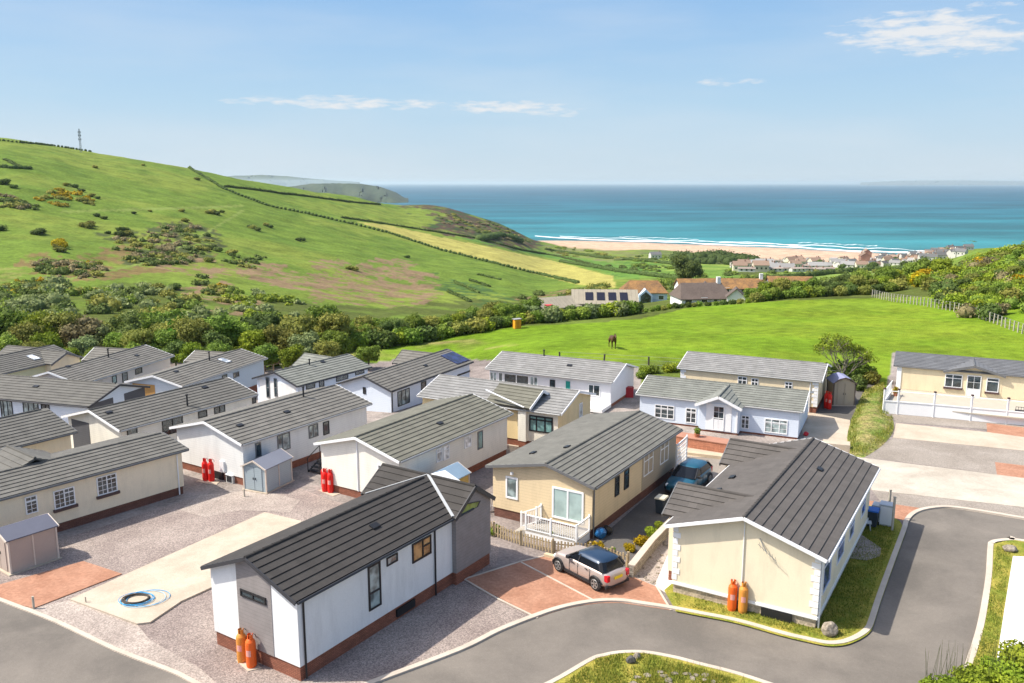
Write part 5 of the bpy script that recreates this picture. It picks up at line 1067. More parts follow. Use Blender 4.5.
# ------------------------------------------------------------------ village and farm
HW=mat('far_white_wall',(.55,.53,.49),.9,.05,objvar=.18); HB=mat('far_brick_wall',(.34,.2,.15),.9,.1,objvar=.2); HC=mat('far_cream_wall',(.6,.54,.42),.9,.05,objvar=.15)
RF=[mat('far_slate_roof',(.12,.12,.12),.9,.1,objvar=.3),mat('far_brown_roof',(.22,.15,.11),.9,.1,objvar=.3),mat('far_grey_roof',(.28,.27,.26),.9,.1,objvar=.25)]
def far_house(w,d,h,rh,wm,rm,name='house'):
    o=empty(name); q=MB(); pr=[(-d/2,-3),(d/2,-3),(d/2,h),(0,h+rh),(-d/2,h)]
    A=[(-w/2,y,z) for y,z in pr]; B=[(w/2,y,z) for y,z in pr]; q.face(A[::-1]); q.face(B)
    for i in range(5): q.face([A[i],A[(i+1)%5],B[(i+1)%5],B[i]])
    q.build('wall',wm,o); q=MB(); e=.35
    for s in (-1,1):
        a=[(-w/2-e,s*(d/2+e),h-e*rh/(d/2)+.12),(w/2+e,s*(d/2+e),h-e*rh/(d/2)+.12),(w/2+e,0,h+rh+.12),(-w/2-e,0,h+rh+.12)]; b=[(x,y,z-.12) for x,y,z in a]
        q.face(a); q.face(b[::-1])
        for i in range(4): q.face([a[i],b[i],b[(i+1)%4],a[(i+1)%4]])
    rf=q.build('roof',rm,o)
    q=MB(); q.box(w*.32,w*.32+.8,-.35,.35,h+rh*.6,h+rh+1.1); q.build('chimney',HB if wm is not HB else HW,rf)
    for s in (-1,1):
        for k in (-.3,0,.3): q=MB(); q.box(k*w-.55,k*w+.55,s*d/2-.04,s*d/2+.04,h*.45,h*.45+1.2); q.build('window',GL,o)
    return o
protos=[far_house(11,7,4.8,2.6,HW,RF[0]),far_house(9,7,4.6,2.5,HC,RF[1]),far_house(13,8,3,2.4,HW,RF[2]),far_house(8,6.5,5,2.2,HB,RF[1]),far_house(10,4,2.4,.7,HW,mat('far_caravan_roof',(.27,.22,.19),.9,.1,objvar=.3),'caravan')]
VL=['white walled slate roofed house in the seaside village','cream walled brown roofed house in the seaside village','low white grey roofed house in the seaside village','red brick house in the seaside village','pale holiday caravan in the rows behind the beach']
VD_=['far white houses of the village','far cream houses of the village','far low houses of the village','far brick houses of the village','far caravans behind the beach']
uh=set()
def fh(k,u,v,rz,sc=1,y0=350,label=None):
    x,y=hitT(u,v,y0); o=protos[k] if k not in uh else copy_tree(protos[k]); uh.add(k)
    o.location=(x,y,tz(x,y)-.3); o.rotation_euler=(0,0,rz); o.scale=(sc,)*3; tag(o,label or VL[k],'caravan' if k==4 else 'house',None if label else VD_[k])
rr=random.Random(21)
for row in range(4):
    for i in range(13): fh(4 if rr.random()<.7 else rr.choice((2,1)),733+i*7.2+rr.uniform(-1,1)+row*2,262.5+row*3.0+rr.uniform(-.4,.4),rr.uniform(-.3,.3),.9+.3*rr.random())
for u,v in ((655,259),(700,260.5)): fh(0,u,v,.2)
for i in range(13): fh(rr.choice((0,2,2,1)),832+rr.random()*62,262+rr.random()*9,rr.uniform(-.6,.6),.8+.3*rr.random())
for i in range(74):
    u=870+rr.random()*92; t=(u-870)/92; fh(rr.choice((0,0,0,2,2,1,3)),u,259-9*t+rr.random()*(10-2*t),rr.uniform(-.9,.9),.6+.35*rr.random())
for u,v,k in ((935,253,0),(938,256,0),(948,250,0),(985,246.3,2),(992,245.6,2),(999,245,0),(978,248,1),(968,250,0),(960,252,0)): fh(k,u,v,rr.uniform(-.5,.5),.8)
for u,v in ((864,262),(866,258)): fh(3,u,v,1.4,1.5)
for u,v,s in ((920,252,3.2),(930,251,3),(940,249,3.4),(955,247.5,3.6),(962,247,4),(970,246,4),(975,246.5,3.6),(860,268,2.6),(905,268,2.4),(880,266,2.2),(946,252,2.4),(820,266,2.5),(785,268,2.2),(760,271,2.2),(872,270,2.4),(895,262,2.2),(842,270,2),(957,256,2.2),(925,262,2.2),(912,258,2)):
    x,y=hitT(u,v,350); place(SH['dark'][RN.randint(3)],x,y,'dark tree among the village houses','dark trees among the village houses',s,s*1.05)
# farm and farmhouses below the pasture
LICH=mat('lichened_orange_tiles',(.13,.082,.058),.95,.25,.6,4,col2=(.30,.16,.055),pattern=('tile',.3,.3,.02,.8)); THT=mat('brown_slates',(.12,.092,.078),.95,.25,.4,4,dirt=.3); CORR=mat('corrugated_sheet',(.30,.265,.20),.85,.12,.5,6,pattern=('boards',.9,.12,0),dirt=.3)
def farmhouse(name,lab,u,v,y,w,d,h,rh,rot,wm,rm,hip=0.0,wins=(),base=3.0,cat='house',chim=True):
    p=AT(u,v,y); o=empty(name,p,rot); tag(o,lab,cat); q=MB(); a=w/2; b=d/2
    if hip: q.box(-a,a,-b,b,-base,h)
    else:
        pr=[(-b,-base),(b,-base),(b,h),(0,h+rh),(-b,h)]; A=[(-a,y_,z) for y_,z in pr]; B=[(a,y_,z) for y_,z in pr]; q.face(A[::-1]); q.face(B)
        for i in range(5): q.face([A[i],A[(i+1)%5],B[(i+1)%5],B[i]])
    q.build('wall',wm,o); e=.35; q=MB(); zr=h+rh+.15; ze_=h-e*rh/b+.15; L=a+e-hip
    for s in (-1,1):
        P=[(-a-e,s*(b+e),ze_),(a+e,s*(b+e),ze_),(L,0,zr),(-L,0,zr)]; Q=[(x,y_,z-.15) for x,y_,z in P]; q.face(P,[(P_[0],abs(P_[1])) for P_ in P]); q.face(Q[::-1])
        for i in range(4): q.face([P[i],Q[i],Q[(i+1)%4],P[(i+1)%4]])
        if hip: q.face([(s*(a+e),-b-e,ze_),(s*(a+e),b+e,ze_),(s*L,0,zr)])
    rf=q.build('roof',rm,o)
    if chim: q=MB(); q.box(L-1.0,L-.2,-.4,.4,zr-.8,zr+1.1); q.box(L-1.05,L-.15,-.45,.45,zr+1.1,zr+1.2); q.build('chimney',wm,rf)
    for (x,z,ww,hh) in wins:
        q=MB(); q.box(x-ww/2,x+ww/2,-b-.05,-b+.05,z,z+hh); f=q.build('window',WF,o); q=MB(); q.box(x-ww/2+.09,x+ww/2-.09,-b-.07,-b,z+.09,z+hh-.09); q.build('pane',GL,f)
    return o
fw=mat('farm_white_wall',(.74,.73,.72),.9,.05); fb=mat('farm_blue_wall',(.45,.55,.66),.9,.05)
farmhouse('farmhouse','white cottage with a broad brown slate roof, nearest house beyond the pasture hedge',700,305.5,185,11,8,2.1,2.8,.12,fw,THT,1.3,((-.5,1.2,1.4,1.1),(2,1.2,.9,1),(4.2,1,1.8,1.1),(-4,1,1.6,1.2)))
f1=farmhouse('farmhouse','pale blue house with an orange hipped roof and glazed gable, left of the big tree',643,302,222,11.5,8,3.0,2.6,-.05,fb,LICH,2.4,((-3.8,.8,1.2,1.2),(4.2,1.2,1.4,1.1)),chim=False)
q=MB(); pr=[(-1.7,-1),(1.7,-1),(1.7,2.6),(0,4.1),(-1.7,2.6)]; A_=[(x,-6.5,z) for x,z in pr]; B_=[(x,-2,z) for x,z in pr]; q.face(A_); 
for i in range(5): q.face([A_[i],B_[i],B_[(i+1)%5],A_[(i+1)%5]])
q.build('glazed_gable',fb,f1); q=MB(); q.face([(-1.3,-6.56,.2),(1.3,-6.56,.2),(1.3,-6.56,2.4),(0,-6.56,3.5),(-1.3,-6.56,2.4)]); q.build('window',GL,f1)
farmhouse('farmhouse','white house with a long orange lichened roof behind the brown cottage',697,294.5,222,10.5,7,2.1,2.0,.05,fw,LICH,0,((4.5,1,1.4,1.2),),chim=False)
farmhouse('farmhouse','white gabled house with orange roof and chimney, middle of the orange roofed row',741,295,214,10,7,2.1,2.0,-.06,fw,LICH,0,((-4.4,.9,1.6,1.4),(0,1,1.6,1.2)))
farmhouse('farmhouse','white gabled house with orange and brown roof, right end of the orange roofed row',789,293,212,10.5,7,2.1,2.0,-.12,fw,LICH,0,((-3,1,1.4,1.2),),chim=False)
for u,v,l in ((704.5,298,'small white gabled wing between the orange roofed houses'),(765,298,'small white gabled annexe at the right of the orange row'),(735.5,306,'little white gabled outhouse right of the brown cottage')):
    farmhouse('outhouse',l,u,v,205 if v<300 else 178,4,3.6,2.2,1.6,1.35,fw,THT,0,(),2,'outhouse',False)
sb=farmhouse('barn','farm barn with pale roof carrying four solar panels, beyond the pasture hedge',604,311,176,13,9.5,2.2,2.2,-.06,mat('barn_boards',(.22,.2,.18),.9,.1),CORR,0,(),3,'barn',False)
k=2.2/4.75
for i in range(4):
    x=-4.0+i*2.35; q=MB(); q.box(x,x+1.6,-3.9,-1.2,.0,.09,lambda a,b,c:(a,b,c+2.2+2.2+.15+b*k+.02)); q.build('solar_panel',mat('matt_dark_cells',(.018,.02,.035),.6,.1,spec=.1),[c for c in sb.children if c.name.startswith('roof')][0])
farmhouse('barn','low barn with grey fibre roof left of the solar panelled barn',552,314,172,9,7,1.8,1.6,.5,mat('barn_boards',(.22,.2,.18)),CORR,0,(),3,'barn',False)
# red farm machine and orange hut by the hedge
hx_,hy_=hitT(556,324,95); p=Vector((hx_,hy_+9,tz(hx_,hy_+9)+.3)); t=empty('farm_tractor',p,.3); tag(t,'small red tractor parked beside the low barn','tractor'); rm_=mat('red_paint',(.6,.03,.02),.4,.05)
q=MB(); q.box(-.2,1.6,-.45,.45,.6,1.25); q.box(1.3,1.75,-.35,.35,.55,1.1); q.build('bonnet',rm_,t); q=MB(); q.box(-1.2,-.2,-.6,.6,.7,2.2); q.build('cab',glass('dark_glass'),t); q=MB(); q.box(-1.3,-.1,-.68,.68,2.2,2.32); q.build('cab_roof',rm_,t)
for x,yy_,r in ((-.8,-.8,.7),(-.8,.8,.7),(1.3,-.6,.42),(1.3,.6,.42)): q=MB(); q.tube([(x,yy_-.18,r),(x,yy_+.18,r)],r,14); q.build('wheel',mat('rubber',(.02,.02,.02),.8,.1),t)
hx_,hy_=hitT(517,329,95); p=Vector((hx_,hy_,tz(hx_,hy_)+.35)); t=empty('field_hut',p,.4); t.scale=(.75,.75,.8); tag(t,'bright orange hut with shallow roof at the pasture hedge','hut'); om=mat('orange_paint',(.75,.30,.02),.6,.1)
q=MB(); q.box(-.65,.65,-.55,.55,-.4,1.25); q.build('wall',om,t); q=MB(); q.bar((-.8,0,1.3),(.8,0,1.35),1.3,.08); q.build('roof',mat('grey_felt',(.3,.3,.3),.9),t); q=MB(); q.box(-.25,.25,-.58,-.54,-.2,.95); q.build('door',mat('orange_paint_door',(.6,.22,.02),.6,.1),t)
# radio mast on the hill
x,y=hitT(81,152.5,400); t=empty('radio_mast',(x,y,tz(x,y))); tag(t,'thin lattice radio mast on the skyline of the left hill','mast'); gm_=mat('galvanised_steel',(.28,.29,.3),.5,.1,metal=.4)
q=MB(); hh=18.5
for a in range(3): q.tube([(math.cos(a*2.09)*.9,math.sin(a*2.09)*.9,-1),(math.cos(a*2.09)*.35,math.sin(a*2.09)*.35,hh)],.12,5)
for i in range(12):
    z=i*hh/12; r0=.9-.55*i/12; r1=.9-.55*(i+1)/12
    for a in range(3): q.bar((math.cos(a*2.09)*r0,math.sin(a*2.09)*r0,z),(math.cos((a+1)*2.09)*r1,math.sin((a+1)*2.09)*r1,z+hh/12),.09)
q.build('lattice_tower',gm_,t)
for z in (9.5,12.5,15): q=MB(); q.box(-1.1,-.7,-.2,.2,z,z+1.6); q.box(.7,1.1,-.2,.2,z,z+1.6); q.box(-.7,.7,-.06,.06,z+.7,z+.85); q.build('antenna',gm_,t)
# pasture fence on the right, wire fence
def post_fence(name,lab,P,h,m,wire=True,w=.09,sp=2.2,zf=tz,wl=(.35,.7,1.0)):
    o=empty(name,(P[0][0],P[0][1],0)); tag(o,lab,'fence'); L=[Vector((p[0],p[1],0)) for p in P]; seg=[(b-a).length for a,b in zip(L,L[1:])]; T=sum(seg); n=int(T/sp); pr=[]
    for i in range(n+1):
        s=T*i/n; j=0
        while j<len(seg)-1 and s>seg[j]: s-=seg[j]; j+=1
        p=L[j].lerp(L[j+1],min(s/seg[j],1)); pr.append(Vector((p.x,p.y,zf(p.x,p.y))))
    B=Vector((P[0][0],P[0][1],0)); me=None
    for i,p in enumerate(pr):
        if me is None: q=MB(); q.box(-w/2,w/2,-w/2,w/2,-.4,h); f=q.build('post',m,o); me=f.data
        else: f=link('post',me,o)
        f.location=p-B; f.rotation_euler=(RN.normal()*.04,RN.normal()*.04,RN.rand()*.3)
    if wire:
        q=MB()
        for k in wl:
            for a,b in zip(pr,pr[1:]): q.bar(a-B+Vector((0,0,h*k)),b-B+Vector((0,0,h*k)),.02)
        q.build('wire',gm_,o)
    return o
PW=mat('weathered_post',(.42,.38,.31),.9,.15)
post_fence('pasture_fence','pale post and wire fence running along the right side of the pasture',[(63.2,148),(63,138.8),(64.2,120.5),(63.3,103.5),(62,92),(61,80)],1.3,PW,sp=1.0,w=.12)
post_fence('field_edge_fence','dark post and wire fence behind the pale homes at the pasture edge',[(5,87),(17.0,83.5),(31,77.5)],1.3,mat('dark_post',(.07,.06,.05),.9,.2),sp=4.5,w=.13)
for (x0,y0) in ((-22.5,93),):
    q=MB(); q.box(-1.2,1.2,-.2,.2,.42,.5); q.box(-1.1,-1.0,-.2,.2,0,.42); q.box(1.0,1.1,-.2,.2,0,.42); q.box(-1.2,1.2,.2,.26,.6,.95); q.box(-1.1,-1.04,.14,.2,.42,.95); q.box(1.04,1.1,.14,.2,.42,.95); o=q.build('wooden_bench',mat('dark_post',(.07,.06,.05))); o.location=(x0,y0,tz(x0,y0)); tag(o,'weathered bench on the rough grass behind the leftward homes','bench')
p=G(271,361,-2.6); q=MB(); q.lathe([(1.0,-.3),(1.1,.35),(1.0,.42),(.0,.42)],20); o=q.build('round_planter',mat('planter_timber',(.3,.19,.1),.9,.15)); o.location=p; tag(o,'round timber tub on the rough grass behind the leftward homes','tub')
post_fence('timber_fence','short post fence on the yellow ground beside the skylight home',[tuple(G(264,365,-2)[:2]),tuple(G(282,361,-2)[:2])],1.1,mat('post_brown',(.28,.2,.11),.9,.15),sp=.9,w=.16)
# ------------------------------------------------------------------ horse
def skinned(name,verts,edges,radii,m,parent=None,root=0,sub=2):
    me=bpy.data.meshes.new(name); me.from_pydata(verts,edges,[]); o=link(name,me,parent); md=o.modifiers.new('skin','SKIN')
    for i,r in enumerate(radii): me.skin_vertices[0].data[i].radius=(r,r) if not isinstance(r,tuple) else r
    me.skin_vertices[0].data[root].use_root=True; md.use_smooth_shade=True
    s=o.modifiers.new('sub','SUBSURF'); s.levels=s.render_levels=sub; me.materials.append(m); return o
V=[(0,0,1.18),(.45,0,1.2),(.85,0,1.24),(-.5,0,1.22),(1.05,0,1.5),(1.25,0,1.72),(1.42,0,1.66),(1.66,0,1.44)]; Rr=[.30,.28,.25,.28,.19,.13,.12,.075]; E_=[(0,1),(1,2),(0,3),(2,4),(4,5),(5,6),(6,7)]
def leg(chain,rs,att):
    i=len(V)
    for k,(p,r) in enumerate(zip(chain,rs)): V.append(p); Rr.append(r); E_.append((att if k==0 else i+k-1,i+k))
for s in (-1,1):
    leg([(.72,s*.2,.95),(.74,s*.2,.55),(.70,s*.2,.22),(.74,s*.2,.03)],[.13,.07,.045,.06],2)
    leg([(-.55,s*.2,.98),(-.45,s*.2,.68),(-.66,s*.2,.48),(-.6,s*.2,.2),(-.56,s*.2,.03)],[.17,.10,.06,.045,.06],3)
COAT=mat('dark_bay_coat',(.045,.022,.012),.6,.3,3,20,col2=(.11,.05,.025)); hx,hy=G(612,348,tz(11.5,95.7))[:2]
h_=empty('horse',(hx,hy,tz(hx,hy)),R(-82)); tag(h_,'dark bay horse standing head on in the middle of the pasture','horse')
bd=skinned('body',V,E_,Rr,COAT,h_); blk=mat('black_hair',(.012,.01,.009),.7,.2)
q=MB(); 
for i in range(9): t=i/8; x=.72+.5*t; z=1.52+.36*t; q.bar((x,-.0,z-.02),(x-.09,.03,z-.26),.05,.04)
q.build('mane',blk,h_); q=MB(); q.tube([(-.78,0,1.25),(-.9,0,1.0),(-.92,0,.55)],[.05,.09,.03],8); q.build('tail',blk,h_)
for s in (-1,1): q=MB(); q.lathe([(.035,0),(.03,.08),(0,.16)],8); o=q.build('ear',COAT,h_); o.location=(1.27,s*.07,1.8)
# ------------------------------------------------------------------ gas bottles
REDB=mat('red_bottle_paint',(.72,.02,.015),.35,.06,4,30); ORB=mat('orange_bottle_paint',(.78,.13,.02),.4,.08,4,30); TANB=mat('amber_bottle_paint',(.62,.25,.045),.45,.12,4,30); BR_=mat('brass_valve',(.45,.33,.1),.4,.1,metal=.6)
def bottle(m,h=1.35,r=.19):
    o=empty('gas_bottle'); q=MB(); q.lathe([(0,.0),(r*.9,.0),(r*.9,.08),(r,.1),(r,h*.78),(r*.93,h*.86),(r*.6,h*.94),(r*.3,h*.97),(0,h*.97)],20); q.build('cylinder',m,o,smooth=False)
    q=MB()
    for k in range(12):
        a0=k*.5236; a1=a0+.5236
        if k in (2,8): continue
        q.face([(r*.55*math.cos(a),r*.55*math.sin(a),z) for a,z in ((a0,h*.93),(a1,h*.93),(a1,h*1.09),(a0,h*1.09))]); q.face([(r*.5*math.cos(a),r*.5*math.sin(a),z) for a,z in ((a1,h*.93),(a0,h*.93),(a0,h*1.09),(a1,h*1.09))])
    q.build('collar',m,o); q=MB(); q.tube([(0,0,h*.95),(0,0,h*1.05)],.03,8); q.tube([(-.05,0,h*1.03),(.06,0,h*1.03)],.02,6); q.build('valve',BR_,o); q=MB(); q.tube([(.05,0,h*1.04),(.12,.06,h*1.08),(.16,.16,h*1.0),(.15,.24,h*.9)],.014,5,cap=False); q.build('hose',DF,o)
    q=MB(); 
    f=lambda a,z:(r*1.012*math.cos(a),r*1.012*math.sin(a),z)
    for k in range(6): a=-2.3+k*.17; q.face([f(a,h*.42),f(a+.17,h*.42),f(a+.17,h*.62),f(a,h*.62)])
    q.build('sticker',mat('bottle_sticker',(.75,.35,.3) if m is not TANB else (.8,.5,.3),.5,.2,14,40),o)
    return o
prb=bottle(REDB); pro=bottle(ORB,1.28,.2); prt=bottle(TANB,1.28,.2); ub=set()
def gb(pr,u,v,lab,z=0,g=None,rz=0):
    o=pr if id(pr) not in ub else copy_tree(pr); ub.add(id(pr)); p=G(u,v,z); o.location=p; o.rotation_euler=(0,0,rz); tag(o,lab,'gas bottle',g or 'tall gas bottles standing at the home ends'); return o
gb(prt,242.6,661.5,'amber gas bottle, left of the pair at the grey boarded gable in the foreground'); gb(pro,251.8,667,'orange red gas bottle, right of the pair at the grey boarded gable in the foreground')
gb(pro,731.8,609.5,'orange red gas bottle, left of the pair on the cream gable lawn',.09); gb(prt,742.5,612,'amber gas bottle, right of the pair on the cream gable lawn',.09)
gb(prb,205.8,480.5,'red gas bottle, left of the pair at the broad white gable'); gb(prb,211.8,481.3,'red gas bottle, right of the pair at the broad white gable')
for u,v,l in ((325.2,491.5,'red gas bottle, front left of the cluster beside the olive roofed home'),(330.8,492.6,'red gas bottle, front right of the cluster beside the olive roofed home'),(324.6,488.2,'red gas bottle, back left of the cluster beside the olive roofed home'),(329.6,489,'red gas bottle, back right of the cluster beside the olive roofed home')): gb(prb,u,v,l)
gb(prb,826,408,'red gas bottle at the right end of the cream home beside the taupe shed'); gb(prb,829,409,'second red gas bottle nearer the shed at the end of the cream home')
sheet('slab',[(236,660),(248,671),(262,668),(250,657)],.04,CONC,.05); sheet('slab',[(318,490),(333,496),(344,492),(334,488)],.03,CONC,.04); sheet('slab',[(196,481),(216,485),(220,481),(204,478)],.03,CONC,.04)
q=MB(); p=G(629,397,0); q.box(-.35,.35,-.25,.25,.0,.85); q.box(-.38,.38,-.28,.28,.85,.92); o=q.build('storage_box',mat('dark_red_plastic',(.35,.02,.03),.5,.1)); o.location=p; tag(o,'dark red storage box at the end of the white home backing the pasture','box')
# ------------------------------------------------------------------ sheds
def shed(lab,x,y,rz,w,d,h,rise,wm,rm,tm,doors=2,side='front',gable='x',panels=0,arch=False):
    """gable ends on the local -y/+y faces; w across, d deep"""
    t=empty('garden_shed',(x,y,0),rz); tag(t,lab,'shed'); q=MB(); a=w/2; b=d/2; pr=[(-a,0.06),(a,.06),(a,h),(0,h+rise),(-a,h)]
    A=[(x_,-b,z) for x_,z in pr]; B=[(x_,b,z) for x_,z in pr]; q.face(A); q.face(B[::-1])
    for i in range(5): q.face([A[i],B[i],B[(i+1)%5],A[(i+1)%5]])
    q.build('wall',wm,t); q=MB(); e=.1; k=rise/a
    prof=[(-a-e,h-e*k),(0,h+rise),(a+e,h-e*k)] if not arch else [(-a-e,h-e*k),(-a*.55,h+rise*.75),(0,h+rise*1.05),(a*.55,h+rise*.75),(a+e,h-e*k)]
    for (x0,z0),(x1,z1) in zip(prof,prof[1:]):
        P=[(x0,-b-e,z0+.06),(x1,-b-e,z1+.06),(x1,b+e,z1+.06),(x0,b+e,z0+.06)]; Q=[(p[0],p[1],p[2]-.055) for p in P]; q.face(P); q.face(Q[::-1]); 
        for i in range(4): q.face([P[i],Q[i],Q[(i+1)%4],P[(i+1)%4]])
    q.build('roof',rm,t); q=MB()
    for (x0,z0),(x1,z1) in zip(prof,prof[1:]): q.bar((x0,-b-e-.02,z0+.02),(x1,-b-e-.02,z1+.02),.05,.09); q.bar((x0,b+e+.02,z0+.02),(x1,b+e+.02,z1+.02),.05,.09)
    for sx in (-1,1):
        for sy in (-1,1): q.box(sx*a-.04,sx*a+.04,sy*b-.04,sy*b+.04,.06,h)
    for i in range(panels): yy_=-b+(i+1)*d/(panels+1); q.box(a-.01,a+.03,yy_-.03,yy_+.03,.1,h-.02); q.box(-a-.03,-a+.01,yy_-.03,yy_+.03,.1,h-.02)
    q.pieces('trim',tm,t)
    for i in range(doors):
        dw=w*.34; x0=-dw+i*dw+.02 if doors==2 else -dw/2; q=MB(); q.box(x0,x0+dw-.04,-b-.035,-b-.0,.12,h+.02); dr=q.build('door',wm,t); q=MB(); q.box(x0+(dw-.12 if i==0 else .05),x0+(dw-.09 if i==0 else .08),-b-.08,-b-.035,h*.5,h*.5+.14); q.build('handle',DF,dr)
    q=MB(); q.box(-a-.12,a+.12,-b-.15,b+.12,.0,.06); q.build('base_slab',CONC,t); return t
tp=mat('taupe_plastic',(.42,.34,.29),.7,.05); tk=mat('slate_plastic_roof',(.11,.115,.15),.7,.08); tr_=mat('brown_trim',(.12,.09,.08),.6); bg_=mat('blue_grey_plastic',(.33,.39,.42),.7,.05,pattern=('boards',.12,.1)); cm_=mat('cream_trim',(.6,.52,.44),.6)
# taupe shed by the left home
pN=G(11.7,575); pF=G(58.6,558.8); dv=(pF-pN).normalized(); an=math.atan2(dv.y,dv.x)-math.pi/2; c=(pN+pF)/2+Vector((-dv.y,dv.x,0))*.95
shed('taupe plastic double shed with slate roof on the gravel at the left edge',c.x,c.y,an,1.9,2.25,1.75,.35,tp,tk,cm_,2,panels=1)
pN=G(266.7,493.6); pF=G(292,481); dv=(pF-pN).normalized(); an=math.atan2(dv.y,dv.x)-math.pi/2; c=(pN+pF)/2+Vector((-dv.y,dv.x,0))*.85
shed('blue grey plastic shed with slate roof beside the broad white home',c.x,c.y,an,1.7,(pF-pN).length,1.55,.42,bg_,mat('pale_slate_roof',(.2,.21,.25),.7,.08),cm_,2,panels=1)
c=(G(446,478,2.0)); shed('yellow timber shed with pale blue roof behind the foreground home',-3.9,47.6,R(-31.5),1.7,2.3,1.7,.45,mat('yellow_timber',(.5,.36,.12),.8,.15,3,20,pattern=('boards',.14,.1)),mat('pale_blue_felt',(.22,.31,.40),.7,.1),cm_,1)
shed('taupe shed with arched violet roof at the end of the shaded drive',28.2,70.9,R(-4),1.75,1.9,1.95,.45,mat('taupe_shed_boards',(.40,.33,.25),.8,.06),mat('violet_grey_roof',(.24,.25,.38),.6,.1),tr_,2,arch=True)
q=MB(); p=G(835.5,399,0); q.lathe([(.16,0),(.22,.35),(.0,.35)],12); o=q.build('plant_pot',mat('dark_pot',(.05,.05,.05),.6)); o.location=p; tag(o,'dark plant pot before the arched roof shed','plant pot'); link('plant',foliage_mesh('plant',[(0,0,.75,.32,.32,.45)],260,.14,LG['dark'],8),o)
# ------------------------------------------------------------------ cars
RUB=mat('rubber',(.02,.02,.02),.8,.1); BLP=mat('black_plastic',(.025,.025,.028),.5,.1); TLR=mat('red_lamp',(.5,.01,.02),.25,.05); YPL=mat('yellow_plate',(.85,.62,.03),.5,.03); LMP=mat('clear_lamp',(.75,.78,.8),.15,.03,spec=.8); ALY=mat('alloy',(.32,.31,.30),.4,.05,metal=.5)
def paint(name,c,metal=.35,rough=.3):
    rough+=.1; m,n,b=nodes(name); b.inputs['Base Color'].default_value=(*c,1); b.inputs['Metallic'].default_value=metal; b.inputs['Roughness'].default_value=rough; b.inputs['Coat Weight'].default_value=.6; b.inputs['Coat Roughness'].default_value=.08
    NN=n.nodes.new; t=NN('ShaderNodeTexCoord'); z=NN('ShaderNodeTexNoise'); z.inputs['Scale'].default_value=3; n.links.new(t.outputs['Object'],z.inputs['Vector']); r=NN('ShaderNodeMapRange'); r.inputs[3].default_value=rough-.06; r.inputs[4].default_value=rough+.12; n.links.new(z.outputs[0],r.inputs[0]); n.links.new(r.outputs[0],b.inputs['Roughness']); return m
def interp(t,P): return float(np.interp(t,[p[0] for p in P],[p[1] for p in P]))
